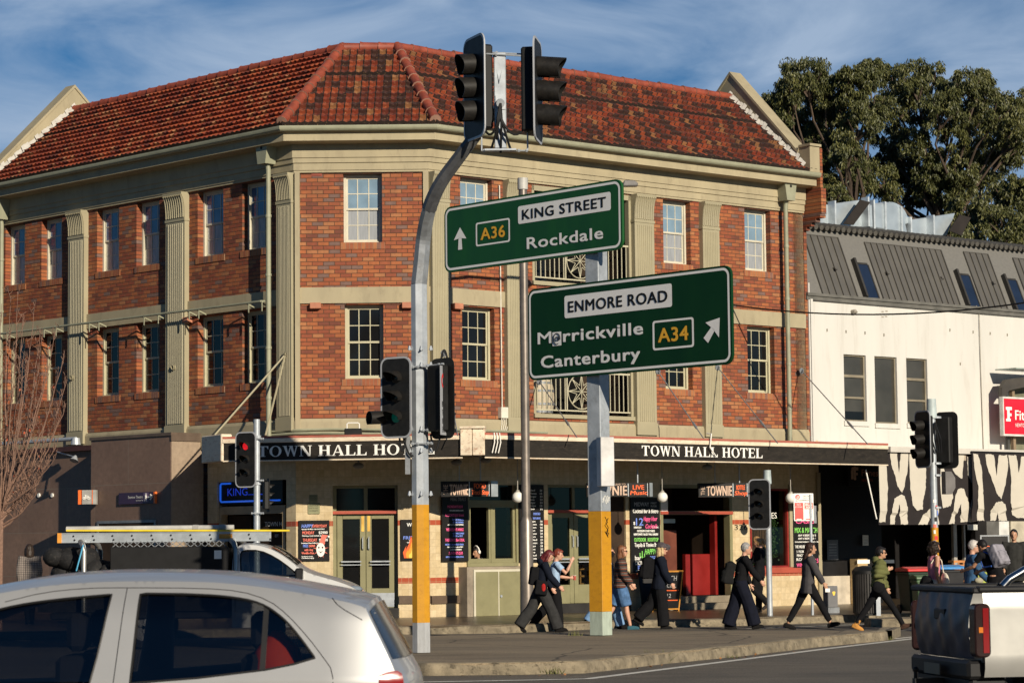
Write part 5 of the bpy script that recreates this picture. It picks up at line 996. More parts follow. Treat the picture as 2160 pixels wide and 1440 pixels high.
B3 = [(2085, 450, 40), (2125, 410, 36), (2150, 395, 34), (2160, 440, 44), (2110, 480, 42), (2060, 475, 36), (2030, 440, 30), (2150, 500, 46), (2090, 520, 40), (2200, 420, 50), (2020, 490, 30)]
gumtree('broad dark green eucalyptus crown rising right beside the gable of the hotel', B1, (1800, 470), 80, 1); gumtree('tallest eucalyptus with forked brown limbs behind the silver roof ducts', B2, (1985, 480), 83, 2); gumtree('lower eucalyptus crown below and right of the tallest eucalyptus', B3, (2110, 560), 77, 3)
# bare winter tree at the left edge
rnd = random.Random(4); bp = at(-4, 1330, 47); bp.z = .15; bt = thing('bare_tree', 'leafless young street tree with upright twigs and few red leaves beside the brown shop', 'tree', TR(bp)); TW = mat('twig_bark', (.20, .115, .08), .8, var=.3, scale=20)
mb = MB(); lf = MB(); f0 = at(2, 1095, 47); mb.tube([bp, bp.lerp(f0, .5), f0], [.08, .065, .05], 8)
tops = [(5, 640), (22, 625), (38, 620), (55, 660), (68, 640), (80, 690), (95, 700), (108, 720), (120, 700), (132, 745), (140, 800), (138, 850), (128, 880), (118, 930), (110, 965), (95, 1000), (80, 1040), (-10, 700), (-20, 760), (12, 700), (30, 720), (48, 740), (62, 760), (88, 790), (104, 840)]
def leafq(p, s_=.05):
    a = Vector((rnd.gauss(0, 1), rnd.gauss(0, 1), rnd.gauss(0, 1))).normalized()*s_; b_ = a.cross(Vector((rnd.random(), rnd.random(), 1))).normalized()*s_*.6; lf.add([p, p+a+b_, p+a*2, p+a-b_], [(0, 1, 2, 3)])
for (px, py) in tops:
    e = at(px+rnd.uniform(-6, 6), py, 47+rnd.uniform(-.8, .8)); st = f0+Vector((0, 0, rnd.uniform(-.2, .35))); ctrl = Vector((st.x+(e.x-st.x)*.62, st.y+(e.y-st.y)*.6, st.z+(e.z-st.z)*.30)); P = []
    for i in range(13): u = i/12; P.append(st*(1-u)**2+ctrl*2*u*(1-u)+e*u*u+Vector((rnd.uniform(-.02, .02), 0, 0)))
    mb.tube(P, [.019*(1-i/13)+.003 for i in range(13)], 5, cap=False)
    for i in range(3, 12):
        for _ in range(2):
            q = P[i].lerp(P[i+1], rnd.random()); l = rnd.uniform(.15, .55)*(1-i/18); d = Vector((rnd.gauss(0, .45), rnd.gauss(0, .3), 1)).normalized(); k1 = q+d*l*.5+Vector((0, 0, .03)); k2 = q+d*l+Vector((0, 0, .08)); mb.tube([q, k1, k2], [.007, .005, .003], 3, cap=False)
            for _2 in range(2):
                k3 = q.lerp(k2, rnd.random()); mb.tube([k3, k3+Vector((rnd.gauss(0, .04), rnd.gauss(0, .03), .07))], [.005, .006], 3, cap=False)
            if rnd.random() < .12: leafq(k2, .035)
mb.build('trunk', TW, bt, Matrix()); lf.build('leaves', mat('red_leaf', (.45, .09, .04), .6, var=.4), bt, Matrix())
# ================================================================== traffic signals and poles
SIGB = mat('signal_black', (.012, .012, .012), .55, var=.3, scale=8); VIS = mat('visor_black', (.012, .011, .010), .5, var=.35, scale=10, dirt=(.04, .032, .024), dirt_amt=.4)
EDGE = mat('signal_edge_white', (.33, .34, .36), .4, var=.08)
LENS = glassmat('dark_lens', (.012, .012, .012), .15, .5); LRED = mat('red_lens', (.4, .01, .01), .3, emit=((1, .02, .03), .55)); LGRN = mat('green_lens', (.01, .05, .035), .2, emit=((0, .35, .25), .06))
def signal_head(root, Mw, s=1.0, bw=.52, bh=1.15, vl=.22, lit=None, extra=False, rad=.105, pitch=.28, vis_full=False, edge=True):
    """three-aspect lantern: housing, backplate with pale edge, hooded lenses; faces local -y"""
    X = Mw @ Matrix.Scale(s, 4)
    hd = MB().box(-.15, .15, .012, .17, -.47, .47).build('signal_head', SIGB, root, X, bev=.02)
    P = rrect(-bw/2, bw/2, -bh/2, bh/2, .12); MB().prism(P, 0, .011).build('backplate', SIGB, hd, X)
    if edge: mb = MB(); ring(mb, rrect(-bw/2-.004, bw/2+.004, -bh/2-.004, bh/2+.004, .122), rrect(-bw/2+.022, bw/2-.022, -bh/2+.022, bh/2-.022, .10), -.003); n = len(P); o2 = rrect(-bw/2-.004, bw/2+.004, -bh/2-.004, bh/2+.004, .122); mb.add([(p[0], -.003, p[1]) for p in o2]+[(p[0], .014, p[1]) for p in o2], [(i, (i+1) % n, (i+1) % n+n, i+n) for i in range(n)]); mb.build('edge_strip', EDGE, hd, X)
    for k in range(3):
        z = pitch*(1-k); n = 16; mb = MB(); vs_ = []
        for i in range(n+1):
            a = -pi*.12+(pi*1.24)*i/n if not vis_full else -pi*.38+pi*1.76*i/n
            f = .35+.65*max(0, sin(a)) if not vis_full else .75+.25*max(0, sin(a)); c_, s_ = cos(a), sin(a)
            vs_ += [(rad*c_, -.002, z+rad*s_), (rad*c_, -.002-vl*f, z+rad*s_-vl*f*.10), (rad*.93*c_, -.002-vl*f, z+rad*.93*s_-vl*f*.10), (rad*.93*c_, -.002, z+rad*.93*s_)]
        mb.add(vs_, [(4*i+j, 4*i+(j+1) % 4, 4*i+4+(j+1) % 4, 4*i+4+j) for i in range(n) for j in range(4)]); mb.build('visor', VIS, hd, X, smooth=True, sharp=50)
        q = MB(); q.sphere((0, .02, z), (rad*.92, .035, rad*.92), 16, 8); q.build('lens', LRED if lit == k else (LGRN if k == 2 and extra else LENS), hd, X, smooth=True)
    if extra:
        Y2 = X @ Matrix.Translation((-bw/2-.02, -.02, -pitch)) @ rotz(-.5); mb = MB(); n = 14; vs_ = []
        for i in range(n+1):
            a = -pi*.3+pi*1.6*i/n; vs_ += [(rad*cos(a), .08, rad*sin(a)), (rad*cos(a), -.16, rad*sin(a)-.01), (rad*.9*cos(a), -.16, rad*.9*sin(a)-.01), (rad*.9*cos(a), .08, rad*.9*sin(a))]
        mb.add(vs_, [(4*i+j, 4*i+(j+1) % 4, 4*i+4+(j+1) % 4, 4*i+4+j) for i in range(n) for j in range(4)]); mb.build('visor', VIS, hd, Y2, smooth=True, sharp=50)
    return hd
def clampset(mb, p, q, r=.012):
    """threaded rod from the pole to a head, with nuts"""
    p, q = Vector(p), Vector(q); mb.tube([p, q], r, 6)
    for u in (.05, .3, .8, .97): c = p.lerp(q, u); d = (q-p).normalized()*.014; mb.tube([c-d, c+d], r*2.1, 6)
YEL = mat('pole_yellow', (.50, .235, .008), .55, var=.09, scale=4, dirt=(.30, .13, .012), dirt_amt=.5, stretch=(1, 1, 1.5))
GRNB = mat('base_green', (.36, .42, .35), .6, var=.15, scale=6, dirt=(.22, .24, .2), dirt_amt=.6, stretch=(3, 3, .6)); GREYB = mat('base_grey', (.33, .34, .35), .6, var=.15, scale=6, dirt=(.2, .19, .18), dirt_amt=.6, stretch=(3, 3, .6))
# --- tall octagonal outreach pole in front
Yp = 36.0; b0 = onz(889, 1375, .158); Yp = b0.y
def pp(px, py, dy=0): return at(px, py, Yp+dy)
r = thing('signal_mast', 'tall galvanised signal mast with curved arm, yellow band and four black signal heads', 'traffic light', TR((b0.x, b0.y, .158)))
zy0, zy1 = pp(889, 1312).z, pp(889, 1064).z; xp = b0.x
def octa(mb, z0, z1, r0, r1): mb.tube([(xp, Yp, z0), (xp, Yp, z1)], [r0, r1], 8)
ztop = pp(889, 600).z; I4 = ID
# flat face of the octagon towards the street
mb = MB(); octa(mb, .158, zy0, .135, .132); mb.build('pole_base', GREYB, r, I4); mb = MB(); octa(mb, zy0, zy1, .1335, .130); mb.build('yellow_band', YEL, r, I4)
mb = MB(); octa(mb, zy1, ztop, .129, .122); mb.tube([(xp-.02, Yp+.13, ztop-.2), (xp-.02, Yp+.13, ztop+.35)], .05, 6); mb.build('pole', STEEL, r, I4)
cv = [(889, 600), (889, 550), (893, 505), (900, 462), (912, 422), (932, 382), (966, 335), (1004, 285), (1046, 230)]
P = [pp(px, py, -.0-.9*max(0, (i-2))/6) for i, (px, py) in enumerate(cv)]; P[0] = Vector((xp, Yp, ztop)); F3 = []
for i in range(len(P)-1):
    for k in range(4):
        u = k/4; a, b_, c_, d_ = P[max(i-1, 0)], P[i], P[i+1], P[min(i+2, len(P)-1)]
        F3.append(.5*((2*b_)+(c_-a)*u+(2*a-5*b_+4*c_-d_)*u*u+(3*b_-a-3*c_+d_)*u**3))
F3.append(P[-1]); n = len(F3); kk = 15; mb = MB(); mb.tube(F3[:kk], [.122-.035*i/n for i in range(kk)], 8); mb.build('arm_bend', STEELD, r, I4); mb = MB(); mb.tube(F3[kk-1:], [.122-.035*i/n for i in range(kk-1, n)], 8); mb.build('outreach_arm', mat('arm_steel_shade_tint', (.085, .088, .095), .5, .3, var=.25, scale=5, dirt=(.03, .028, .026), dirt_amt=.6), r, I4)  # shaded underside of the upper arm is put into its darker steel colour
ae = P[-1]; Ya = ae.y
def pa(px, py, dy=0): return at(px, py, Ya+dy)
k0, k1 = pa(1056, 318), pa(1055, 116); mb = MB(); mb.box(k0.x-.085, k0.x+.085, Ya-.20, Ya-.06, k0.z, k1.z); mb.build('mount_bracket', STEEL, r, I4, bev=.012)
mb = MB(); c = pa(1056, 222); mb.tube([c+Vector((0, -.2, 0)), c+Vector((0, -.30, -.03))], .06, 10); mb.box(c.x-.07, c.x+.07, Ya-.215, Ya-.2, c.z-.1, c.z+.1); mb.build('cable_entry', STEEL, r, I4)
mb = MB(); rnd = random.Random(3)
for (tx, ty) in ((1018, 262), (1112, 262), (1035, 318), (1078, 318), (1056, 322), (1048, 300)):
    e = pa(tx, ty, -.15); m1 = c+Vector((rnd.uniform(-.05, .05), -.34, -.25)); m2 = (e+m1)/2+Vector((0, -.05, -.38 if ty < 300 else -.05)); Q = [c+Vector((0, -.3, -.03)), m1]
    for i in range(1, 9): u = i/8; Q.append(m1*(1-u)**2+m2*2*u*(1-u)+e*u*u)
    mb.tube(Q, .017, 6)
mb.build('cables', RUBBER, r, I4, smooth=True)
mb = MB(); clampset(mb, pa(1012, 110, -.12), pa(1130, 116, -.12)); clampset(mb, pa(1012, 113, -.22), pa(1128, 120, -.22)); clampset(mb, pa(1016, 318, -.12), pa(1114, 318, -.12)); mb.tube([pa(1016, 318, -.12), pa(1016, 290, -.12)], .012, 6); mb.tube([pa(1113, 318, -.12), pa(1113, 270, -.12)], .012, 6); mb.tube([pa(1040, 113, -.16), pa(1053, 175, -.21), pa(1066, 113, -.16)], .012, 5); mb.box(k0.x-.22, k0.x+.22, Ya-.22, Ya-.06, k0.z-.03, k0.z-.005); mb.build('mounting_rods', STEEL, r, I4)
q = pa(1000, 188); signal_head(r, TR((q.x, q.y-.1, q.z), radians(-66)), 1.27, bw=.58, vl=.21, rad=.118, pitch=.262, vis_full=True)
q = pa(1135, 194); signal_head(r, TR((q.x, q.y-.1, q.z), radians(81)), 1.27, bw=.58, vl=.32, rad=.118, pitch=.268, vis_full=True)
q = pp(835, 838, -.2); signal_head(r, TR(q, radians(-32)), 1.0, vl=.27, extra=True)
q = pp(934, 840, -.18); h2 = signal_head(r, TR(q, radians(132)), 1.0, edge=False)
mb = MB(); 
for py in (772, 888+46): clampset(mb, pp(868, py+2, -.12), pp(912, py, -.2))
clampset(mb, pp(891, 772, -.13), pp(935, 768, -.3)); clampset(mb, pp(891, 907, -.13), pp(930, 906, -.3))
for py in (738, 772, 907, 953, 1044):
    for px in (864, 889, 909): a_ = pp(px, py, -.05 if px != 889 else -.13); mb.tube([a_, a_+Vector((0, 0, .06))], [.03, .012], 6); mb.tube([a_, a_+Vector((0, -.06, 0))], .012, 6)
mb.build('mounting_rods', STEEL, r, I4)
mb = MB()
for (x0, y0_, x1, y1_, dz) in ((842, 918, 858, 900, .28), (850, 918, 872, 960, .1), (908, 915, 928, 920, .22), (930, 760, 944, 760, -.15)):
    a_, b_ = pp(x0, y0_, -.15), pp(x1, y1_, -.15); mb.tube([a_.lerp(b_, i/8)-Vector((0, 0, dz*4*(i/8)*(1-i/8))) for i in range(9)], .014, 6)
mb.build('cables', RUBBER, r, I4)
MB().box(xp-.21, xp-.14, Yp-.1, Yp+.1, pp(860, 1000).z, pp(860, 920).z).build('side_box', STEELD, r, I4)
ts = thing('turn_ban_sign', 'narrow white no-turn sign with red ring seen edge-on beside the right signal head', 'sign', TR(pp(937, 840, -.32), radians(72)))
MB().box(-.14, .14, 0, .012, -.52, .46).build('panel', EDGE, ts); mb = MB(); ring(mb, [(.12*cos(2*pi*i/20), .25+.12*sin(2*pi*i/20)) for i in range(20)], [(.09*cos(2*pi*i/20), .25+.09*sin(2*pi*i/20)) for i in range(20)], -.004); mb.bar((-.08, -.004, .33), (.08, -.004, .17), .02, .004, (0, 1, 0)); mb.build('ring', COL['red'], ts); mb = MB(); [mb.text(s_, 0, -.12-.12*k, .08, -.004, .2, 'c') for k, s_ in enumerate(('BUSES', 'TAXIS', 'BICYCLES', 'EXCEPTED'))]; mb.build('lettering', BLACKL, ts)
# --- square post with the two green direction signs
b0 = onz(1268, 1339, .158); Ys = b0.y; ang = radians(52); hw = .135
r = thing('sign_post', 'square steel sign post with weathered yellow band and pale green base', 'post', TR((b0.x, b0.y, .158), ang))
PX = TR((b0.x, b0.y, 0), ang); zz = lambda py: at(1268, py, Ys).z
MB().box(-hw, hw, -hw, hw, .158, zz(1289)).build('pole_base', GRNB, r, PX, bev=.006); MB().box(-hw-.002, hw+.002, -hw-.002, hw+.002, zz(1289), zz(1078)).build('yellow_band', YEL, r, PX, bev=.006); MB().box(-hw, hw, -hw, hw, zz(1078), zz(400)).build('pole', mat('post_steel', (.36, .39, .42), .5, .3, var=.2, scale=4, dirt=(.20, .21, .21), dirt_amt=.6), r, PX, bev=.006)
# scrawl and sticker on the post faces
mb = MB(); zc_ = zz(1105)
for pts in ([(-.04, .12), (.03, .03), (-.05, -.02), (.04, -.1), (.0, -.18)], [(.05, .1), (-.02, .02), (.05, -.06), (-.01, -.14), (.04, -.22)], [(-.05, -.12), (.02, -.2), (.06, -.14)]): mb.tube([(hw+.006, x, zc_+z) for x, z in pts], .007, 4)
for pts in ([(-.06, .3), (.05, .36), (-.03, .42)], [(-.05, .42), (.04, .32), (.06, .44)]): pass
FX = PX @ Matrix.Translation((0, 0, 0)); mb.X = None
mb.build('scrawl', BLACKL, r, PX @ rotz(radians(-90)))
mb = MB(); [mb.tube([(x*.5, -hw-.005, zz(1060)+z) for x, z in pts], .005, 4) for pts in ([(-.2, 0), (-.1, .1), (-.02, .02), (.08, .12), (.2, .03)], [(-.15, .08), (.0, -.02), (.15, .1)], [(-.2, .05), (-.05, .12), (.1, 0), (.2, .1)])]; mb.build('scrawl', WHITE, r, PX)
bx = at(1277, 975, Ys-.25); MB().box(-.12, .12, -.10, .10, at(1277, 1026, Ys).z-bx.z, at(1277, 923, Ys).z-bx.z).build('meter_box', mat('box_pale', (.52, .51, .50), .5), r, TR(bx, radians(20)), bev=.008)
SGREEN = mat('sign_green', (.003, .034, .009), .5, var=.14, scale=3, stretch=(1, 1, .25)); SGREEN2 = mat('sign_green_sunlit_tint', (.005, .066, .011), .5, var=.18, scale=3, stretch=(1, 1, .25)); SWHITE = mat('sign_white', (.86, .84, .80), .45, var=.04); SBACK = mat('sign_back', (.3, .31, .32), .5, .4)  # brighter green copy carries the stronger light on the upper sign
def bigsign(label, quad_, green):
    (lx, lt, lb), (rx, rt, rb) = quad_; c = .000205; Yc = Ys-.32
    YL, YR = Yc/(1+c*(lx-1262)), Yc/(1+c*(rx-1262)); F = Frame(at(lx, lb, YL), at(rx, rb, YR)-at(lx, lb, YL)); w_ = F.T(rx, rb); z0, z1 = F.Z(lx, lb), F.Z(lx, lt); h = z1-z0; q_, rz = F.hit(rx, (rt+rb)/2)
    o = thing('direction_sign', label, 'road sign', F.M @ Matrix.Translation((0, 0, z0)), 'green road direction signs')
    P = rrect(0, w_, 0, h, .16, 8); MB().prism(P, 0, .05).build('panel', green, o)
    mb = MB(); ring(mb, rrect(.035, w_-.035, .035, h-.035, .135, 8), rrect(.075, w_-.075, .075, h-.075, .10, 8), -.003); mb.build('border', SWHITE, o)
    mb = MB(); [mb.box(.2, w_-.2, .051, .10, h*f, h*f+.06) for f in (.2, .5, .8)]; mb.build('stiffener', SBACK, o)
    return o, F, w_, h, z0
def chip(F, z0, px0, px1, py0, py1): return F.T(px0, (py0+py1)/2), F.T(px1, (py0+py1)/2), F.Z((px0+px1)/2, py1)-z0, F.Z((px0+px1)/2, py0)-z0
def plate(mb, x0, x1, za, zb, r_=.04, y=-.005): mb.add([(p[0], y, p[1]) for p in rrect(x0, x1, za, zb, r_, 4)], [tuple(range(20))])
def arrow(mb, cx, cz, L, a, y=-.006):
    R2 = lambda p: (cx+p[0]*cos(a)-p[1]*sin(a), y, cz+p[0]*sin(a)+p[1]*cos(a))
    mb.add([R2(p) for p in ((-L*.14, -L*.5), (L*.14, -L*.5), (L*.10, .02*L), (-L*.10, .02*L))], [(0, 1, 2, 3)]); mb.add([R2(p) for p in ((0, L*.5), (-L*.42, -.04*L), (-L*.10, .0), (L*.10, .0), (L*.42, -.04*L))], [(0, 1, 2, 3, 4)])
o, F, w_, h, z0 = bigsign('upper green road sign naming KING STREET and Rockdale with a straight-up white arrow', ((938, 438, 576), (1313, 369, 519)), SGREEN2)
mb = MB(); a, b, c, d = chip(F, z0, 1093, 1289, 421, 457); plate(mb, a, b, (c+d)/2-.155, (c+d)/2+.155); mb.build('white_panel', SWHITE, o); mb = MB(); arrow(mb, F.T(971, 503), F.Z(971, 503)-z0, .40, 0); mb.build('arrow', SWHITE, o)
zc = (c+d)/2; MB().text('KING STREET', (a+b)/2, zc-.088, .175, -.009, (b-a)*.90, 'c', bold=.006).build('street_lettering', BLACKL, o)
a, b = F.T(1112, 500), F.T(1272, 490); MB().text('Rockdale', a, F.Z(1190, 516)-z0+.015, .20, -.006, b-a, bold=.008).build('place_lettering', SWHITE, o)
a, b, c, d = chip(F, z0, 1004, 1076, 462, 518); mb = MB(); ring(mb, rrect(a, b, (c+d)/2-.21, (c+d)/2+.21, .045), rrect(a+.035, b-.035, (c+d)/2-.182, (c+d)/2+.182, .03), -.004); mb.build('route_frame', SWHITE, o); MB().text('A36', (a+b)/2, (c+d)/2-.105, .21, -.006, (b-a)*.70, 'c', bold=.008).build('route_lettering', YELL, o)
o, F, w_, h, z0 = bigsign('lower green road sign naming ENMORE ROAD with a diagonal arrow and an @ sticker', ((1115, 611, 803), (1545, 552, 764)), SGREEN)
mb = MB(); a, b, c, d = chip(F, z0, 1191, 1418, 610, 660); zc = (c+d)/2; plate(mb, a, b, zc-.19, zc+.19); mb.build('white_panel', SWHITE, o); mb = MB(); arrow(mb, F.T(1504, 694), F.Z(1504, 694)-z0, .46, -radians(42)); mb.build('arrow', SWHITE, o); mb = MB(); s0 = chip(F, z0, 1167, 1184, 700, 729); plate(mb, s0[0]-.01, s0[1]+.01, s0[2], s0[3], .005, -.009); sk = mb.build('sticker', SWHITE, o); mb = MB(); ccx, ccz, rx_, rz_ = (s0[0]+s0[1])/2, (s0[2]+s0[3])/2, (s0[1]-s0[0])*.40, (s0[3]-s0[2])*.40; mb.tube([(ccx+rx_*cos(q), -.014, ccz+rz_*sin(q)) for q in [-1.1-(2*pi-.9)*i/24 for i in range(25)][::-1]], .007, 4); mb.tube([(ccx+.0+rx_*.42*cos(q), -.015, ccz+rz_*.36*sin(q)) for q in [2*pi*i/12 for i in range(13)]], .006, 4); mb.bar((ccx+rx_*.5, -.015, ccz+rz_*.4), (ccx+rx_*.62, -.015, ccz-rz_*.35), .010, .01, (0, 1, 0)); mb.build('at_symbol', BLACKL, sk)
MB().text('ENMORE ROAD', (a+b)/2, zc-.095, .19, -.010, (b-a)*.92, 'c', bold=.006).build('street_lettering', BLACKL, o)
zm = F.Z(1250, 712)-z0-.02; a, b = F.T(1135, 715), F.T(1356, 690); mb = MB(); mb.text('M', a, zm, .205, -.006, F.T(1163, 715)-a, bold=.006); a2 = F.T(1189, 715); mb.text('rrickville', a2, zm, .205, -.006, b-a2, bold=.010)
mb.build('place_lettering', SWHITE, o); mb = MB(); a, b = F.T(1142, 760), F.T(1350, 745); mb.text('Canterbury', a, F.Z(1240, 766)-z0-.01, .205, -.006, b-a, bold=.010); mb.build('place_lettering', SWHITE, o)
a, b, c, d = chip(F, z0, 1377, 1464, 672, 736); zc = (c+d)/2; mb = MB(); ring(mb, rrect(a, b, zc-.24, zc+.24, .05), rrect(a+.04, b-.04, zc-.208, zc+.208, .03), -.004); mb.build('route_frame', SWHITE, o); MB().text('A34', (a+b)/2, zc-.115, .23, -.006, (b-a)*.72, 'c', bold=.009).build('route_lettering', YELL, o)
# --- smaller signals by the footpath
def sigpole(label, px, ybase, ytop, rr, z=.15, Y=None, cap=None, extra=None):
    p = onz(px, ybase, z) if Y is None else at(px, ybase, Y); p.z = z; r = thing('traffic_light', label, 'traffic light', TR(p)); zt = at(px, ytop, p.y).z
    MB().tube([(p.x, p.y, z), (p.x, p.y, zt)], rr, 14).build('pole', STEEL, r, I4, smooth=True, sharp=40); 
    if cap: MB().tube([(p.x, p.y, at(px, cap, p.y).z), (p.x, p.y, zt+.01)], [rr*1.45, rr*1.25], 14).build('pole_cap', mat('cap_pale', (.38, .44, .44), .5), r, I4, smooth=True, sharp=40)
    return r, p
r, p = sigpole('grey signal pole showing a red light beside the dark utility tray', 542, 1290, 884, .066, Y=49.5)
q = at(518, 969, 49.3); signal_head(r, TR(q, radians(-30)), .98, lit=0, vl=.16); q = at(566, 1044, 49.7); signal_head(r, TR(q, radians(110)), .6, bw=.4, edge=False)
mb = MB(); [clampset(mb, at(530, py, 49.4), at(556, py, 49.4)) for py in (925, 1013, 1082)]; [mb.cyl(at(542, py, 49.5), at(542, py+6, 49.5), .085) for py in (918, 1016, 1080)]; mb.build('mounting_rods', STEEL, r, I4)
r, p = sigpole('grey signal pole with one dark three-lens head in front of the red shop window', 1624, 1297, 992, .062, cap=1020)
q = at(1602, 1063, p.y-.1); signal_head(r, TR(q, radians(-24)), .92, vl=.2)
r, p = sigpole('signal pole with yellow foot, stickers and two black heads before the striped banner', 1976, 1310, 842, .075, Y=49.0, cap=882)
q = at(1946, 926, 48.8); signal_head(r, TR(q, radians(-64)), 1.0, vl=.28, vis_full=True); q = at(1997, 928, 49.2); signal_head(r, TR(q, radians(142)), 1.0, edge=False)
MB().tube([(p.x, p.y, .15), (p.x, p.y, at(1976, 1112, 49).z)], .0775, 14).build('yellow_band', YEL, r, I4, smooth=True, sharp=40)
mb = MB(); [mb.cyl(at(1976, py, 49.0), at(1976, py+4, 49.0), .09) for py in (878, 975, 1000, 1068)]; mb.build('clamp', STEEL, r, I4); q = at(1997, 1018, 49.1); mb = MB(); mb.prism([(-.09, -.23), (.05, -.23), (.14, -.1), (.14, .1), (.05, .23), (-.09, .23)], -.1, .05); mb.build('detector_box', mat('detector_grey', (.12, .11, .105), .5), r, TR(q, .4))
mb = MB(); [mb.tube([at(1972, 890, 48.9), at(1966+6*k, 925, 48.85), at(1974+4*k, 955, 48.9)], .014, 5) for k in range(4)]; mb.build('cables', RUBBER, r, I4)
rnd = random.Random(8)
for k in range(9):
    z = at(1976, 1060+13*k, 49).z; a0 = rnd.uniform(-2.3, -.9); mb = MB(); w2, h2 = rnd.uniform(.5, .9), rnd.uniform(.06, .11); mb.grid(4, 1, lambda u, v: (p.x+.081*cos(a0+w2*u), p.y+.081*sin(a0+w2*u), z+h2*v)); mb.build('sticker', [WHITE, COL['red'], COL['blue'], BLACKL, COL['coral']][k % 5], r, I4)
# --- lamp post and bus stop sign
b0 = onz(1112, 1302, .15); b0 = at(1112, 1302, 49.8); b0.z = .15; r = thing('lamp_post', 'tall bronze grey lamp post with thick lower half behind the school girls', 'lamp post', TR(b0)); LP = mat('lamp_post_bronze', (.20, .17, .145), .4, .5, var=.15, scale=3, dirt=(.1, .085, .07), dirt_amt=.5)
z1, z2, z3 = at(1110, 1100, b0.y).z, at(1110, 1090, b0.y).z, at(1107, 400, b0.y).z
MB().tube([(b0.x, b0.y, .15), (b0.x, b0.y, z1), (b0.x, b0.y, z2)], [.145, .135, .10], 20).build('pole_base', LP, r, I4, smooth=True, sharp=40); MB().tube([(b0.x, b0.y, z2), (b0.x, b0.y, z3)], [.092, .088], 18).build('pole', LP, r, I4, smooth=True, sharp=40); MB().cyl((b0.x, b0.y, z3), (b0.x, b0.y, z3+.24), .11, n=16).build('pole_cap', mat('cap_grey', (.42, .41, .38), .5), r, I4, smooth=True, sharp=40)
e = at(1318, 388, b0.y+.4); MB().tube([(b0.x, b0.y, z3-.3), (b0.x+.6, b0.y+.1, z3-.1), e], .035, 8).build('arm', LP, r, I4); mb = MB(); mb.prism([(-.05, -.06), (.26, -.06), (.28, .0), (.2, .06), (-.02, .07)], -.1, .1); mb.build('lamp_head', mat('lamp_head_grey', (.16, .15, .14), .4), r, TR(e), bev=.02)
b0 = onz(1714, 1296, .15); r = thing('bus_stop_sign', 'white and red bus zone sign on a thin grey pole', 'sign', TR(b0)); zt = at(1714, 1042, b0.y).z
MB().tube([(b0.x, b0.y, .15), (b0.x, b0.y, zt)], .032, 10).build('pole', STEEL, r, I4, smooth=True, sharp=40)
FS = Frame(at(1675, 1100, b0.y-.06), (1, .12)); w_ = FS.T(1716, 1070); z0, z1 = at(1695, 1098, b0.y).z, at(1695, 1040, b0.y).z; h = z1-z0; BX = FS.M @ Matrix.Translation((0, 0, z0))
MB().prism(rrect(0, w_, 0, h, .02), 0, .01).build('panel', WHITE, r, BX); MB().box(.02, w_*.48, -.003, -.001, .02, h*.66).box(w_*.55, w_*.97, -.003, -.001, h*.43, h*.65).build('red_panel', mat('sign_red', (.62, .05, .04), .4), r, BX)
mb = MB(); mb.text('BUS', w_*.76, h*.55, .045, -.006, w_*.34, 'c', bold=.003); mb.text('ZONE', w_*.76, h*.45, .045, -.006, w_*.34, 'c', bold=.003); mb.text('NO', w_*.25, h*.56, .04, -.006, None, 'c'); mb.text('STOPPING', w_*.25, h*.48, .03, -.006, w_*.36, 'c'); mb.bar((w_*.12, -.005, h*.06), (w_*.38, -.005, h*.06), .012, .02); mb.build('lettering', WHITE, r, BX)
mb = MB(); ring(mb, [(w_*.2+.05*cos(2*pi*i/16), h*.87+.05*sin(2*pi*i/16)) for i in range(16)], [(w_*.2+.036*cos(2*pi*i/16), h*.87+.036*sin(2*pi*i/16)) for i in range(16)], -.004); mb.text('C', w_*.2, h*.84, .05, -.004, None, 'c', bold=.004); mb.bar((w_*.6, -.004, h*.06), (w_*.9, -.004, h*.06), .01, .015); mb.build('red_lettering', COL['red'], r, BX)
MB().text('7am-7pm', w_*.66, h*.89, .022, -.004, w_*.4, 'c').text('MON - FRI', w_*.66, h*.82, .018, -.004, w_*.36, 'c').text('CLEARWAY', w_*.5, h*.72, .03, -.004, w_*.55, 'c').bar((w_*.1, -.004, h*.735), (w_*.2, -.004, h*.735), .008, .012).build('black_lettering', BLACKL, r, BX)
MB().box(0, .02, .06, .28, .05, .42).build('rear_panel', EDGE, r, TR((b0.x+.05, b0.y-.05, z0-.1), -.3))
# ================================================================== vehicles
SILV = mat('silver_paint', (.31, .315, .32), .42, .3, var=.03, scale=1, coat=.45); TINT = clearglass('tinted_window', (.34, .34, .34), .07)
WHTP = mat('white_car_paint', (.50, .50, .49), .3, .0, var=.03, coat=.6); PLAS = mat('black_plastic', (.016, .016, .017), .5, var=.2); TAILR = glassmat('tail_lamp_red', (.20, .006, .008), .12, .6); AMB = glassmat('lamp_amber', (.55, .16, .02), .15, .5)
TYRE = mat('tyre_rubber', (.018, .017, .016), .85, var=.2); RIM = mat('wheel_metal', (.42, .42, .42), .35, .8)
def interp(T, x):
    if x <= T[0][0]: return T[0][1]
    for (a, b), (c, d) in zip(T, T[1:]):
        if x <= c: return b+(d-b)*(x-a)/(c-a)
    return T[-1][1]
def smoothT(T, n=2):
    for _ in range(n): T = [T[0]]+[q for (a, b), (c, d) in zip(T, T[1:]) for q in ((a*.75+c*.25, b*.75+d*.25), (a*.25+c*.75, b*.25+d*.75))]+[T[-1]]
    return T
def inside(p, P):
    r = False; n = len(P)
    for i in range(n):
        (x1, z1), (x2, z2) = P[i], P[(i+1) % n]
        if (z1 > p[1]) != (z2 > p[1]) and p[0] < (x2-x1)*(p[1]-z1)/(z2-z1)+x1: r = not r
    return r
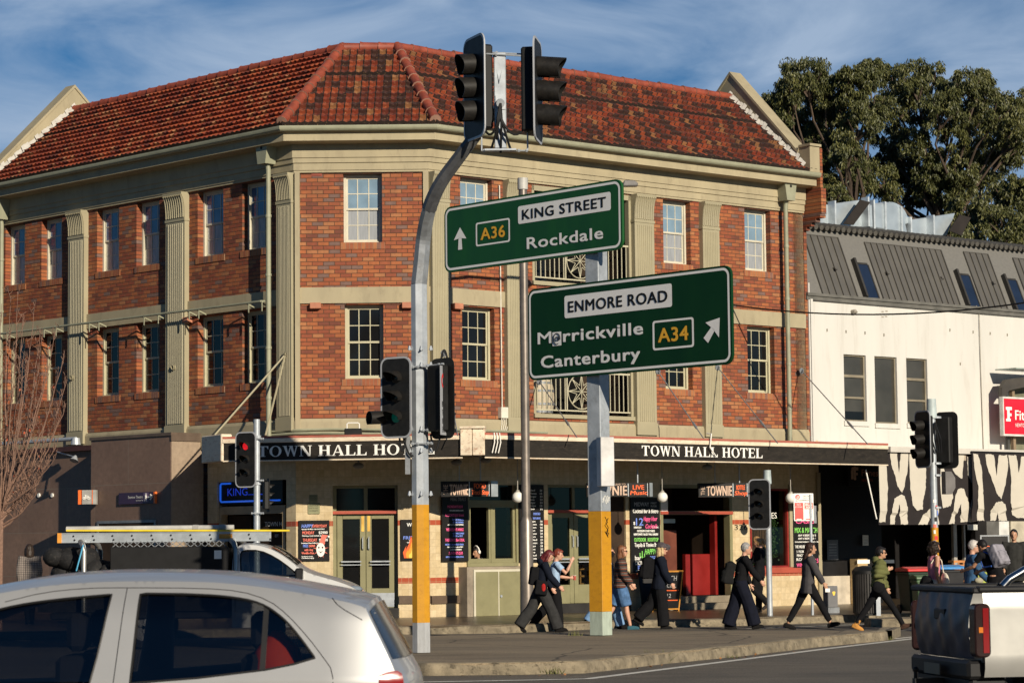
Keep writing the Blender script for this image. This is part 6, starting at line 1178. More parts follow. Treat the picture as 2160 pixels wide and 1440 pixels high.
def dens(P, s, closed=True):
    R = []; Q = P+P[:1] if closed else P
    for a, b in zip(Q, Q[1:]):
        n = max(1, int(math.hypot(b[0]-a[0], b[1]-a[1])/s)); R += [(a[0]+(b[0]-a[0])*i/n, a[1]+(b[1]-a[1])*i/n) for i in range(n)]
    return R if closed else R+[P[-1]]
def panel(outer, holes, fy, step=.03, s=.025):
    """triangulated sheet-metal panel: (x,z) outline with holes, pushed to y = fy(x,z)"""
    V = []; E = []
    for P in [outer]+holes:
        P = dens(P, s); k = len(V); V += P; E += [(k+i, k+(i+1) % len(P)) for i in range(len(P))]
    x0, x1 = min(p[0] for p in outer), max(p[0] for p in outer); z0, z1 = min(p[1] for p in outer), max(p[1] for p in outer)
    nx, nz = int((x1-x0)/step), int((z1-z0)/step)
    for i in range(1, nx):
        for j in range(1, nz):
            p = (x0+(x1-x0)*i/nx, z0+(z1-z0)*j/nz)
            if inside(p, outer) and not any(inside(p, h) for h in holes): V.append(p)
    res = delaunay_2d_cdt([Vector(v) for v in V], E, [], 0, 1e-5); fs = []
    for f in res[2]:
        c = (sum(res[0][i].x for i in f)/len(f), sum(res[0][i].y for i in f)/len(f))
        if inside(c, outer) and not any(inside(c, h) for h in holes): fs.append(tuple(f))
    return [(v.x, fy(v.x, v.y), v.y) for v in res[0]], fs
def wheel(root, x, y, r, w, X=None, rim=RIM):
    mb = MB(); P = [(-w/2, r*.62), (-w/2, r*.93), (-w*.35, r), (w*.35, r), (w/2, r*.93), (w/2, r*.62)]; n = 28
    for k in range(n):
        for (a, b), (c, d) in zip(P, P[1:]):
            A0, A1 = 2*pi*k/n, 2*pi*(k+1)/n; mb.quad((x+b*cos(A0), y+a, r+b*sin(A0)), (x+b*cos(A1), y+a, r+b*sin(A1)), (x+d*cos(A1), y+c, r+d*sin(A1)), (x+d*cos(A0), y+c, r+d*sin(A0)))
    wh = mb.build('wheel', TYRE, root, X, smooth=True); s_ = -1 if y < 0 else 1; mb = MB(); mb.cyl((x, y+s_*w*.1, r), (x, y+s_*w*.2, r), r*.62, n=24); mb.cyl((x, y+s_*w*.2, r), (x, y+s_*w*.3, r), r*.15, n=12)
    for k in range(5): a = 2*pi*k/5; mb.bar((x, y+s_*w*.25, r), (x+r*.6*cos(a), y+s_*w*.25, r+r*.6*sin(a)), r*.14, .03, (0, 1, 0))
    mb.build('rim', rim, wh, X); return wh
# ---------------------------------------------------------------- silver hatchback, foreground left
Yn = 12.5; Yc = 13.28; CX = at(350, 1300, Yn).x
car = thing('silver_hatchback', 'silver hatchback with dark side windows in the foreground, rear end to the right', 'car', (CX, Yc, 0))
def cp(px, py): p = at(px, py, Yn); return (p.x-CX, p.z)
hw = .80
def fy(x, z):
    t_ = max(0, z-.95); y = -(hw - .30*t_ - .55*max(0, t_-.30)**2*2.2 - .05*max(0, .6-z)**2); e = x-(cp(800, 1300)[0]-.28)
    if e > 0: y += .45*e*e
    e2 = -x-1.3
    if e2 > 0: y += .10*e2*e2
    return y
roofE = [cp(*p) for p in ((-420, 1350), (-250, 1300), (-100, 1268), (0, 1249), (80, 1236), (167, 1229), (258, 1226), (417, 1227), (500, 1233), (580, 1243), (660, 1256), (730, 1270), (768, 1282))]; roofE = smoothT(roofE)
rearE = [cp(*p) for p in ((768, 1282), (782, 1312), (806, 1360), (830, 1410), (845, 1455))]+[(cp(850, 1500)[0], .62), (cp(850, 1500)[0]-.02, .40), (cp(845, 1500)[0]-.10, .26)]; rearE = smoothT(rearE, 1)
hood = [(-2.45, .30), (-2.52, .50), (-2.46, .72), (-2.30, .86), (-1.75, .98), (roofE[0][0]-.05, roofE[0][1]-.03)]
arch = lambda cx: [(cx+.36*cos(a), .28+.36*sin(a)) for a in [pi*i/14 for i in range(15)]]
wxr, wxf = cp(800, 1300)[0]-.52, cp(800, 1300)[0]-.52-2.38
outer = [(-2.45, .30)]+hood[1:]+roofE+rearE[1:]+[(wxr+.37, .24)]+arch(wxr)+[(wxr-.37, .22), (wxf+.37, .22)]+arch(wxf)+[(wxf-.37, .24)]
w1 = smoothT([cp(*p) for p in ((-330, 1440), (-200, 1360), (-100, 1312), (0, 1281), (100, 1265), (226, 1254))], 2)+[cp(*p) for p in ((215, 1320), (203, 1385), (188, 1448), (0, 1462), (-250, 1470))]
w2 = [cp(*p) for p in ((275, 1440), (279, 1380), (287, 1254), (300, 1252))]+smoothT([cp(*p) for p in ((380, 1253), (470, 1257), (545, 1270), (595, 1303), (630, 1342), (664, 1387))], 2)+[cp(*p) for p in ((620, 1400), (560, 1412), (417, 1429))]
v, f = panel(outer, [w1, w2], fy, .022, .014); body = MB(); body.add(v, f); body.add([(a, -b, c) for a, b, c in v], f)
# roof and tailgate skins span from one side to the other
def skin(E, crown, xb, nv=14):
    mb = []
    P = [(x, -fy(x, z), z) for x, z in E]; n = len(P)
    return [[(P[i][0]+xb(i/(n-1))*(1-s_*s_), P[i][1]*s_*(1), P[i][2]+crown(i/(n-1))*(1-abs(s_)**2.6)) for s_ in [sin(pi/2*(1-2*j/nv)) for j in range(nv+1)]] for i in range(n)]
def addskin(mb, R): k = len(R[0]); mb.add([p for r in R for p in r], [(i*k+j, i*k+j+1, (i+1)*k+j+1, (i+1)*k+j) for i in range(len(R)-1) for j in range(k-1)])
roofD = dens(roofE, .014, False); rearD = dens(rearE, .014, False)
addskin(body, skin(roofD, lambda u: .045+.015*sin(pi*u), lambda u: .03*max(0, u-.9)*10)); Rr = skin(rearD, lambda u: .045*(1-min(1, u*4)), lambda u: .03+.06*min(1, u*3), 40)
addskin(body, Rr); addskin(body, skin(hood[1:]+[roofE[0]], lambda u: .04, lambda u: -.12*(1-u)))
body.box(-2.2, wxr+.6, -.7, .7, .2, .24)
bo = body.build('body', SILV, car, smooth=True, sharp=80)
# spoiler lip, tailgate glass, lamps
sx, sz = roofE[-1]
k = len(Rr[0]); nr = len(Rr); g = MB(); sub = [[(p[0]+.012, p[1]*.93, p[2]) for p in r] for i, r in enumerate(Rr) if Rr[1][0][2] >= r[0][2] >= cp(806, 1392)[1]]; addskin(g, sub); g.build('rear_window', glassmat('rear_glass', (.006, .006, .007), .12, .22), car, smooth=True)
sp_ = MB(); sp_.prism([(sx-.22, sz+.022), (sx-.06, sz+.012), (sx+.045, sz-.018), (sx+.050, sz-.040), (sx+.005, sz-.085), (sx-.06, sz-.07)], -.555, .555); sp_.build('spoiler', SILV, car, bev=.014, smooth=True, seg=2)
for q, nm in ((w1, 'front_side_window'), (w2, 'rear_side_window')):
    for s_ in (1, -1):
        v, f = panel(q, [], lambda x, z: fy(x, z)+.012); pw = MB().add([(a, b*s_, c) for a, b, c in v], f).build(nm, TINT, car, smooth=True)
        if s_ == 1:
            mb = MB(); mb.tube([(x, fy(x, z)+.002, z) for x, z in dens(q, .03)+[q[0]]], .0065, 6); mb.build('window_seal', RUBBER, pw, smooth=True)
mb = MB(); a, b = cp(558, 1270), cp(553, 1416); mb.bar((a[0], fy(*a)+.006, a[1]-.003), (b[0], fy(*b)+.006, b[1]), .028, .01, (0, 1, 0)); mb.build('window_divider', RUBBER, car)
mb = MB()
for pts in ([(0, 1270), (79, 1250), (167, 1241), (258, 1240), (417, 1241), (500, 1247), (562, 1266), (604, 1297), (650, 1346), (683, 1388), (702, 1414), (704, 1470)], [(258, 1240), (250, 1330), (240, 1440)], [(697, 1262), (712, 1280), (762, 1308)]):
    q = dens(smoothT([cp(*p) for p in pts], 1), .03, False); mb.tube([(x, fy(x, z)+.0015, z) for x, z in q], .0032, 5)
mb.build('door_seam', RUBBER, car)
tl = [cp(*p) for p in ((800, 1424), (818, 1416), (845, 1414), (852, 1440), (852, 1500), (812, 1500), (800, 1460))]
for s_ in (1, -1): v, f = panel(smoothT(tl+tl[:1], 1)[:-1], [], lambda x, z: fy(x, z)-.010); MB().add([(a, b*s_, c) for a, b, c in v], f).build('tail_lamp', TAILR, car, smooth=True)
sub = [[(p[0]+.014, p[1], p[2]) for j, p in enumerate(r) if j <= 9] for r in Rr if tl[4][1] <= r[0][2] <= tl[1][1]]
if len(sub) > 1: mb = MB(); addskin(mb, sub); mb.build('tail_lamp', TAILR, car, smooth=True)
SEAT = mat('seat_cloth', (.03, .03, .033), .9)
for sx_, sy in ((-.55, -.36), (-.55, .36), (.42, -.36), (.42, .36)):
    mb = MB(); mb.box(sx_-.06, sx_+.10, sy-.22, sy+.22, .55, 1.08); mb.box(sx_-.02, sx_+.08, sy-.12, sy+.12, 1.10, 1.30); mb.box(sx_-.5, sx_, sy-.22, sy+.22, .45, .6); mb.build('seat', SEAT, car, bev=.03)
MB().box(-1.9, wxr+.5, -.68, .68, .26, .40).build('floor', PLAS, car)
q = cp(585, 1400); mb = MB(); mb.tube([(q[0]+.02, -.50, .7), (q[0]-.01, -.50, .95), (q[0]-.03, -.49, 1.10), (q[0]-.03, -.48, 1.20)], [.14, .15, .12, .03], 12); mb.build('red_seat_cover', mat('red_cloth', (.85, .07, .02), .7), car, smooth=True)
for x in (wxr, wxf):
    for s_ in (-1, 1): wheel(car, x, s_*.70, .28, .17)
q = cp(-150, 1440); MB().sphere((q[0], -.92, q[1]), (.06, .10, .06), 12, 8).build('mirror', PLAS, car, smooth=True)
# ---------------------------------------------------------------- white utility with ladder rack
Yu = 40.6; ux = at(480, 1200, Yu).x; ute = thing('white_utility', 'white single cab utility with black tray canopy and ladders on its roof rack', 'utility', (ux, Yu+.85, 0))
def up(px, py): p = at(px, py, Yu); return (p.x-ux, p.z)
uy = .84
def ufy(x, z): return -(uy-.22*max(0, z-1.0)-.25*max(0, z-1.5)**1.0)
cabO = smoothT([up(*p) for p in ((489, 1290), (488, 1200), (490, 1160), (502, 1149), (530, 1148), (562, 1154), (598, 1172), (640, 1206), (700, 1222), (742, 1236), (762, 1252), (768, 1285), (766, 1320))], 2)
zs = .42; fx = up(766, 1300)[0]; fwx = fx-.62; archu = lambda cx: [(cx+.40*cos(a), .36+.40*sin(a)) for a in [pi*i/14 for i in range(15)]]
co = cabO+[(fx, .38), (fwx+.42, .36)]+archu(fwx)+[(fwx-.42, .34), (up(489, 1300)[0], .34)]
wn = smoothT([up(*p) for p in ((508, 1214), (505, 1170), (509, 1160), (545, 1160), (578, 1174), (612, 1198), (628, 1213), (600, 1215), (508, 1214))], 1)[:-1]
v, f = panel(co, [wn], ufy, .06, .05); mb = MB(); mb.add(v, f); mb.add([(a, -b, c) for a, b, c in v], f)
def skin2(E, cr): 
    P = [(x, -ufy(x, z), z) for x, z in E]; return [[(p[0], p[1]*s_, p[2]+cr*(1-s_**2)) for s_ in [1-2*j/10 for j in range(11)]] for p in P]
addskin(mb, skin2(cabO, .04)); mb.build('cab', WHTP, ute, smooth=True, sharp=35, merge=True)
for s_ in (1, -1): v, f = panel(wn, [], lambda x, z: ufy(x, z)+.01, .08); pw = MB().add([(a, b*s_, c) for a, b, c in v], f).build('side_window', clearglass('ute_glass', (.35, .38, .38), .10), ute, smooth=True); MB().tube([(x, ufy(x, z)*s_, z) for x, z in dens(wn, .06)+[wn[0]]], .012, 5).build('window_seal', RUBBER, pw)
ws = [[(p[0]+.02, p[1]*.86, p[2]+.02) for p in r] for r in skin2([q for q in cabO if up(560, 1)[0] < q[0] < up(632, 1)[0]], .04)]; mb = MB(); addskin(mb, ws); mb.build('windscreen', glassmat('windscreen_dark', (.012, .014, .016), .05, .5), ute, smooth=True)
q = up(636, 1210); mb = MB(); mb.box(q[0]-.09, q[0]+.03, -uy-.22, -uy+.02, q[1]-.10, q[1]+.10); mb.bar((q[0]-.5, -uy-.0, q[1]-.16), (q[0], -uy-.05, q[1]-.10), .05); mb.build('mirror', PLAS, ute, bev=.03)
q = up(746, 1240); MB().sphere((q[0]-.02, -.68, q[1]-.02), (.16, .16, .07), 12, 8).build('headlight', glassmat('headlight', (.20, .24, .28), .1, .6), ute, smooth=True)
x0, x1 = up(238, 1)[0], up(482, 1)[0]; z1, z0 = up(360, 1153)[1], .55
MB().box(x0, x1, -.86, .86, .50, .62).box(x0-1.0, x0, -.86, .86, .50, .62).build('tray', PLAS, ute, bev=.02); CANV = mat('canopy_black', (.010, .010, .0105), .7, var=.3, scale=6)
MB().box(x0, x1, -.88, -.85, .62, z1).box(x0, x1, .85, .88, .62, z1).box(x1-.03, x1, -.85, .85, .62, z1).box(x0, x1, -.85, .85, z1-.03, z1).build('tray_side', CANV, ute, bev=.01)
mb = MB(); [mb.bar((x0+.12*i, -.70, z1), (x0+.12*(i+1), -.70, z1+.10), .012) for i in range(int((x1-x0)/.12))]; [mb.bar((x0+.12*i, -.70, z1+.10), (x0+.12*(i+1), -.70, z1), .012) for i in range(int((x1-x0)/.12))]; mb.build('mesh_guard', STEELD, ute)
b0_, b1_ = up(455, 1178), up(480, 1195); MB().box(up(453, 1)[0], up(468, 1)[0], -.886, -.882, up(1, 1169)[1]*0+up(460, 1169)[1]-.07, up(460, 1160)[1]).build('maker_plate', WHITE, ute)
zr = up(300, 1141)[1]; RT = mat('rack_tube', (.30, .295, .28), .35, .7)
for px in (182, 496):
    x = up(px, 1)[0]; mb = MB()
    mb.tube([(x, -.80, .6), (x, -.80, zr-.16), (x-.03, -.76, zr-.05), (x-.09, -.64, zr-.0), (x-.09, .64, zr-.0), (x-.03, .76, zr-.05), (x, .80, zr-.16), (x, .80, .6)], .045, 10); mb.build('rack_hoop', RT, ute, smooth=True)
# load: gear bags at the open rear of the tray
mb = MB(); rnd = random.Random(2)
for k in range(12): px, py = rnd.uniform(95, 225), rnd.uniform(1158, 1205); q = up(px, py); mb.sphere((q[0], rnd.uniform(-.55, .2), q[1]-.12), (rnd.uniform(.15, .32), .3, rnd.uniform(.12, .26)), 10, 7)
q = up(130, 1215); mb.box(q[0]-.45, q[0]+.7, -.6, .6, .62, q[1]); gear = tag(mb.build('tool_bags', mat('gear_black', (.015, .015, .016), .8, var=.5, scale=8, dirt=(.08, .07, .06), dirt_amt=.5), None, Matrix.Translation((ux, Yu+.85, 0)), smooth=True, sharp=60), 'heap of black tool bags and covers on the open rear of the tray', 'tool bags')
MB().tube([(up(168, 1)[0], -.88, up(1, 1205)[1]), (up(182, 1)[0], -.87, up(1, 1150)[1])], .012, 5).build('strap', mat('strap_cyan', (.08, .35, .55), .6), gear, Matrix.Translation((ux, Yu+.85, 0)))
def ladder(label, px0, px1, py0, py1, yc):
    a, b = up(px0, py0), up(px1, py1); r = thing('ladder', label, 'ladder', (ux+a[0], Yu+.85+yc, up(360, py1)[1])); L = b[0]-a[0]; h = up(360, py0)[1]-up(360, py1)[1]
    AL2 = mat('ladder_aluminium', (.44, .48, .51), .35, .5, var=.08, scale=5)
    for yy in (-.045, .30): MB().box(0, L, yy-.02, yy, 0, h).box(0, L, yy-.03, yy-.02, 0, .012).box(0, L, yy-.03, yy-.02, h-.012, h).build('rail', AL2, r)
    mb = MB(); n = int(L/.33)
    for i in range(n): mb.cyl((.2+i*.33, -.08, h*.68), (.2+i*.33, .30, h*.68), .016, n=8); mb.cyl((.22+i*.33, -.082, h*.28), (.22+i*.33, .30, h*.28), .016, n=8)
    mb.build('rungs', RUBBER, r); MB().box(-.07, .0, -.09, .32, .0, h).box(L*.76, L*.76+.22, -.083, -.078, h*.28, h*.75).build('end_cap', mat('ladder_orange', (.62, .25, .03), .5), r); return r
ladder('long silver extension ladder with orange end caps lying on the utility rack', 120, 562, 1121, 1142, -.35)
q0, q1 = up(130, 1118), up(606, 1118); r = thing('yellow_strip', 'long thin yellow tube lying on top of the silver ladder', 'tube', (ux, Yu+.85, q0[1])); MB().tube([(q0[0], -.42, 0), (q1[0], -.42, up(606, 1118)[1]-q0[1])], .018, 6).build('tube', mat('tube_yellow', (.75, .55, .03), .5), r)
q0, q1 = up(125, 1115), up(484, 1116); r = thing('white_pipe', 'white plastic pipe lying above the ladder on the rack', 'pipe', (ux, Yu+.85, q0[1])); MB().tube([(q0[0], -.2, 0), (q1[0]-.3, -.2, .0), (q1[0], -.2, -.0)], .05, 10).build('tube', mat('pipe_offwhite', (.42, .41, .38), .5), r, smooth=True); mb = MB(); [mb.cyl((q1[0]-d, -.2, 0), (q1[0]-d+.1, -.2, 0), .057) for d in (.7, .25)]; mb.build('tape', GRY, r)
for x in (fwx, x0+.55):
    for s_ in (-1, 1): wheel(ute, x, s_*.76, .36, .22)
# ---------------------------------------------------------------- silver pick-up at the right edge
pc = at(2064, 1300, 21.9); pang = radians(10); PK = TR((pc.x, pc.y, 0), pang); pick = thing('silver_pickup', 'silver dual cab pickup seen from behind with dark plastic over its tailgate', 'pickup', PK)
SILW = mat('pale_silver_paint', (.34, .335, .315), .34, .35, var=.03, coat=.6); PW = 1.62
prof = [(0, .42), (-.03, .50), (-.035, .62), (-.015, .80), (-.03, 1.02), (-.02, 1.13), (0, 1.19)]   # outward offset, height of the bed side
mb = MB(); K = len(prof)
for s_ in (0, 1):
    xs = [.04, .12, .3, .6, .8]+[.8+.06*i for i in range(1, 16)]+[1.9, 2.2]; vs_ = []
    for x in xs: vs_ += [(x, (o if not s_ else PW-o), z+(max(0, .43*math.sqrt(max(0, 1-((x-1.25)/.48)**2))) if j == 0 and abs(x-1.25) < .48 else 0)) for j, (o, z) in enumerate(prof)]
    fs = [(i*K+j, (i+1)*K+j, (i+1)*K+j+1, i*K+j+1) for i in range(len(xs)-1) for j in range(K-1)]; mb.add(vs_, fs)
mb.box(2.2, 5.1, .0, PW, .42, 1.12); mb.prism([(2.25, 1.1), (2.45, 1.75), (3.6, 1.78), (4.3, 1.14), (4.3, 1.1)], .1, PW-.1); mb.box(.04, 2.2, .03, PW-.03, .55, .62)
mb.build('body', SILW, pick, bev=0, smooth=True, sharp=35)
mb = MB(); n = 10
mb.grid(36, 14, lambda u, v: (-.05*sin(pi*v)-.04*sin(pi*u)+.03*(.5-abs(u-.5))-.01+.007*sin(u*23+v*7)*sin(v*9)+.005*sin(u*31-v*5), .10+(PW-.20)*u, .58+.60*v)); mb.build('tailgate', mat('tailgate_film', (.065, .058, .070), .38, 0, var=.6, scale=4, stretch=(1, 1, .3), spec=.3), pick, smooth=True)
MB().box(-.085, -.06, PW*.40, PW*.58, .92, 1.02).build('handle', RUBBER, pick, bev=.01); mb = MB(); mb.box(-.012, 2.2, -.05, .06, 1.185, 1.235); mb.box(-.012, 2.2, PW-.06, PW+.05, 1.185, 1.235); mb.box(-.06, .05, -.03, PW+.03, 1.17, 1.225); mb.build('rail_cap', PLAS, pick, bev=.015)
for s_, yy in ((-1, -.02), (1, PW+.02)):
    lm = MB(); lm.prism(rrect(-.055, .095, .60, 1.08, .05), yy-.03 if s_ < 0 else yy, yy+.12 if s_ < 0 else yy+.03); lo2 = lm.build('tail_lamp', glassmat('lamp_dark', (.02, .008, .008), .15, .5), pick, bev=.012)
    MB().box(.02, .075, yy-.037 if s_ < 0 else yy, yy-.03 if s_ < 0 else yy+.037, .64, 1.04).build('red_lens', TAILR, lo2); MB().box(-.02, .02, yy-.036, yy-.028, .82, .87).build('amber_lens', AMB, lo2)
MB().box(-.10, .15, .04, PW-.04, .40, .57).box(-.06, .3, .1, PW-.1, .30, .42).build('bumper', PLAS, pick, bev=.03); mb = MB(); mb.box(-.34, .1, PW/2-.04, PW/2+.04, .32, .38); mb.cyl((-.32, PW/2, .38), (-.32, PW/2, .44), .018); mb.sphere((-.32, PW/2, .46), .03, 10, 7); mb.build('tow_ball', RUBBER, pick)
MB().box(-.168, -.162, PW*.36, PW*.62, .42, .52).build('number_plate', mat('plate_dim', (.10, .09, .06), .5), pick)
mb = MB()
for yy in (.10, PW-.10): mb.tube([(.83, yy, 1.2), (.90, yy, 1.27), (1.2, yy, 1.43), (1.6, yy, 1.58), (2.0, yy, 1.66), (2.4, yy, 1.66)], .042, 10)
mb.tube([(1.9, .10, 1.68), (1.9, PW-.10, 1.68)], .04, 10); mb.build('sports_bar', CHROME, pick, smooth=True)
for x in (1.25, 4.3):
    for yy in (.08, PW-.08): wheel(pick, x, yy-(.0 if yy < 1 else 0), .38, .24)
# ================================================================== people
def remeshed(mb, vox, smooth_it=4, disp=None):
    me = bpy.data.meshes.new('tmp'); me.from_pydata(mb.v, [], mb.f); o = bpy.data.objects.new('tmp', me); C.objects.link(o)
    bm = bmesh.new(); bm.from_mesh(me); bmesh.ops.recalc_face_normals(bm, faces=bm.faces); bm.to_mesh(me); bm.free()
    r = o.modifiers.new('r', 'REMESH'); r.mode = 'VOXEL'; r.voxel_size = vox; r.use_smooth_shade = True
    k = o.modifiers.new('s', 'SMOOTH'); k.iterations = smooth_it; k.factor = .5
    dg = bpy.context.evaluated_depsgraph_get(); n = bpy.data.meshes.new_from_object(o.evaluated_get(dg)); bpy.data.objects.remove(o); bpy.data.meshes.remove(me)
    if disp:
        nn = [v.normal.copy() for v in n.vertices]
        for v, q in zip(n.vertices, nn): v.co += q*disp(v.co)
        n.update()
    return n
def addmesh(name, me, m, parent, X): 
    me.name = name; me.materials.clear(); me.materials.append(m); me.polygons.foreach_set('use_smooth', [True]*len(me.polygons)); o = bpy.data.objects.new(name, me); link(o, parent, X); return o
def folds(a, f=9.0, seed=0): return lambda c: a*(noise.noise(Vector((c.x*f, c.y*f, c.z*f*.55+seed)))+.5*noise.noise(Vector((c.x*f*2.3, c.y*f*2.3, c.z*f*1.3+seed+7))))
SK = {'fair': mat('skin_fair', (.50, .27, .18), .5, var=.08), 'tan': mat('skin_tan', (.38, .19, .11), .5, var=.08), 'olive': mat('skin_olive', (.42, .23, .14), .5, var=.08), 'deep': mat('skin_deep', (.20, .10, .06), .5, var=.08)}
def cl(name, c, **k): return mat('cloth_'+name, tuple(q*.6 if max(c) < .03 else q for q in c), .9, spec=.12, var=k.pop('var', .22), scale=k.pop('scale', 12), **k)
HB = lambda name, c: mat('hair_'+name, c, .5, var=.45, scale=30, stretch=(1.5, 1.5, .25))
EYE = mat('eye_dark', (.02, .014, .01), .3); LIP = mat('lip', (.30, .10, .08), .5)
def person(label, pos, H=1.68, face=0, legs=((22, 5), (-18, 18)), arms=((-18, 6, 12), (18, 6, 18)), lean=4, hp=0, hy=0, skin='fair', top=None, bottom=None, shoes=None, hair=None, wide=1.0, extras=None, group='people walking past the hotel', only_top=False):
    wide *= 1.07; s = H/1.72; R = radians; X = TR(pos, face) @ Matrix.Scale(s, 4); r = thing('person', label, 'person', TR(pos, face), group)
    J = {}; u = Vector((sin(R(lean)), 0, cos(R(lean)))); fw = Vector((cos(R(lean)), 0, -sin(R(lean)))); P = Vector((0, 0, .93)); J['P'], J['u'], J['fw'] = P, u, fw
    zmin = 9
    for i, sd in ((0, -1), (1, 1)):
        th, kn = legs[i][:2]; hip = P+Vector((0, sd*.085, -.02)); d1 = Vector((sin(R(th)), 0, -cos(R(th)))); kne = hip+d1*.43; a2 = th-kn; d2 = Vector((sin(R(a2)), 0, -cos(R(a2)))); ank = kne+d2*.40
        fa = legs[i][2] if len(legs[i]) > 2 else (max(0, -a2-12)*.95 if a2 < 0 else -max(0, a2-8)*.7)
        ft = Vector((cos(R(fa)), 0, -sin(R(fa)))); up_ = Vector((sin(R(fa)), 0, cos(R(fa)))); J['hip', i], J['kne', i], J['ank', i], J['ft', i], J['fu', i] = hip, kne, ank, ft, up_
        for q in (ank-ft*.06-up_*.085, ank+ft*.17-up_*.085): zmin = min(zmin, q.z)
    off = Vector((0, 0, -zmin)) if not only_top else Vector((0, 0, -.9))
    for k in J:
        if k[0] in ('hip', 'kne', 'ank') or k == 'P': J[k] = J[k]+off
    P = J['P']; N = P+u*.545; J['N'] = N
    hq = Matrix.Rotation(R(hy), 3, 'Z') @ Matrix.Rotation(R(lean*.3+hp), 3, 'Y'); hc = N+hq @ Vector((.025, 0, .125)); J['hc'], J['hq'] = hc, hq
    for i, sd in ((0, -1), (1, 1)):
        sh, ab, el = arms[i][:3]; inw = arms[i][3] if len(arms[i]) > 3 else .1; S_ = P+u*.475+Vector((0, sd*.165*wide, 0)); d1 = Vector((sin(R(sh)), sd*sin(R(ab)), -cos(R(sh)))).normalized(); E_ = S_+d1*.28; d2 = Vector((sin(R(sh+el)), -sd*inw+sd*sin(R(ab))*.4, -cos(R(sh+el)))).normalized(); W_ = E_+d2*.24
        J['S', i], J['E', i], J['W', i], J['hd', i] = S_, E_, W_, d2
    # ---- body: one continuous skin
    b_ = MB(); w = wide
    b_.tube([P-u*.09, P, P+u*.12, P+u*.30, P+u*.44, P+u*.52], [.13*w, .145*w, .115*w, .14*w, .125*w, .06], 14, sq=.66); b_.tube([P+u*.46-fw*.005, N, hc-hq @ Vector((.02, 0, .03))], [.062, .052, .05], 10)
    b_.sphere(hc, (.092, .074, .112), 16, 12, hq); b_.sphere(hc+hq @ Vector((.030, 0, -.055)), (.060, .055, .062), 12, 8, hq); b_.tube([hc+hq @ Vector(q) for q in ((.082, 0, .022), (.102, 0, -.012), (.112, 0, -.030), (.088, 0, -.042))], [.010, .014, .016, .010], 6); b_.sphere(hc+hq @ Vector((.078, 0, -.088)), (.02, .024, .018), 8, 6, hq)
    for sd in (-1, 1): b_.sphere(hc+hq @ Vector((-.008, sd*.074, -.012)), (.020, .010, .030), 8, 6, hq)
    for i, sd in ((0, -1), (1, 1)):
        S_, E_, W_, d2 = (J[k, i] for k in ('S', 'E', 'W', 'hd')); b_.tube([P+u*.45+Vector((0, sd*.09, 0)), S_, S_.lerp(E_, .4), E_, E_.lerp(W_, .35), W_, W_+d2*.03], [.05, .054, .044, .037, .039, .026, .026], 10)
        side = d2.cross(Vector((0, 1, 0))).normalized(); yy = Vector((0, sd, 0)); pc_ = W_+d2*.06
        b_.tube([W_+d2*.01, W_+d2*.045, W_+d2*.09], [.025, .036, .034], 8, sq=.55)
        for k in range(4):
            o_ = side*(.026-.0175*k); L_ = (.062, .072, .068, .052)[k]; c0 = W_+d2*.08+o_; c1 = c0+d2*L_*.5; c2 = c1+(d2*.8-yy*.5)*L_*.35; c3 = c2+(d2*.5-yy*.8)*L_*.28; b_.tube([c0, c1, c2, c3], [.0105, .0098, .009, .0075], 6)
        t0_ = W_+d2*.035+side*.028; b_.tube([t0_, t0_+side*.022+d2*.022, t0_+side*.028+d2*.05-yy*.01], [.0125, .0112, .009], 6)
        if not only_top:
            h_, k_, a_, ft, fu = (J[k, i] for k in ('hip', 'kne', 'ank', 'ft', 'fu')); b_.tube([h_+Vector((0, 0, .05)), h_, h_.lerp(k_, .45), k_, k_.lerp(a_, .35)-Vector((.012, 0, 0)), a_.lerp(k_, .15), a_], [.085, .088, .072, .050, .053, .036, .034], 10)
            b_.tube([a_-ft*.035-fu*.04, a_+ft*.03-fu*.045, a_+ft*.13-fu*.062], [.032, .036, .028], 8, sq=.8)
    addmesh('body', remeshed(b_, .0095, 3), SK[skin], r, X)
    e_ = MB(); [e_.sphere(hc+hq @ Vector((.080, sd*.031, .006)), (.011, .013, .007), 8, 6, hq) for sd in (-1, 1)]; e_.build('eyes', EYE, r, X, smooth=True)
    e_ = MB(); e_.sphere(hc+hq @ Vector((.087, 0, -.066)), (.010, .022, .006), 8, 6, hq); e_.build('mouth', LIP, r, X, smooth=True)
    # ---- top
    if top:
        m, o = top; pad = o.get('pad', .018); hem = o.get('hem', .12); fl = o.get('flare', 0.0); t_ = MB(); sl_ = o.get('sleeve', 1.0)
        t_.tube([P-u*hem, P-u*hem*.5, P, P+u*.12, P+u*.30, P+u*.44, P+u*.525], [(.15+fl)*w+pad, (.152+fl*.5)*w+pad, .148*w+pad, .128*w+pad, .146*w+pad, .135*w+pad*.8, .058+o.get('collar', .01)], 14, sq=.70)
        if o.get('hood'): t_.sphere(N-fw*.085-u*.02, (.07, .11, .06), 12, 8)
        for i, sd in ((0, -1), (1, 1)):
            S_, E_, W_, d2 = (J[k, i] for k in ('S', 'E', 'W', 'hd')); c0 = P+u*.44+Vector((0, sd*.08, 0))
            if sl_ <= 0: t_.tube([c0+u*.0, S_-Vector((0, sd*.03, -.02))], [.05+pad*.5, .045], 8)
            elif sl_ < .6: t_.tube([c0, S_, S_.lerp(E_, .6)], [.06+pad*.5, .058+pad*.6, .052+pad*.8], 10)
            else: t_.tube([c0, S_, S_.lerp(E_, .5), E_, E_.lerp(W_, .5), W_.lerp(E_, 1-min(1, sl_))+d2*.01], [.06+pad*.5, .058+pad*.7, .050+pad*.8, .044+pad*.8, .041+pad*.8, .033+pad*.6], 10)
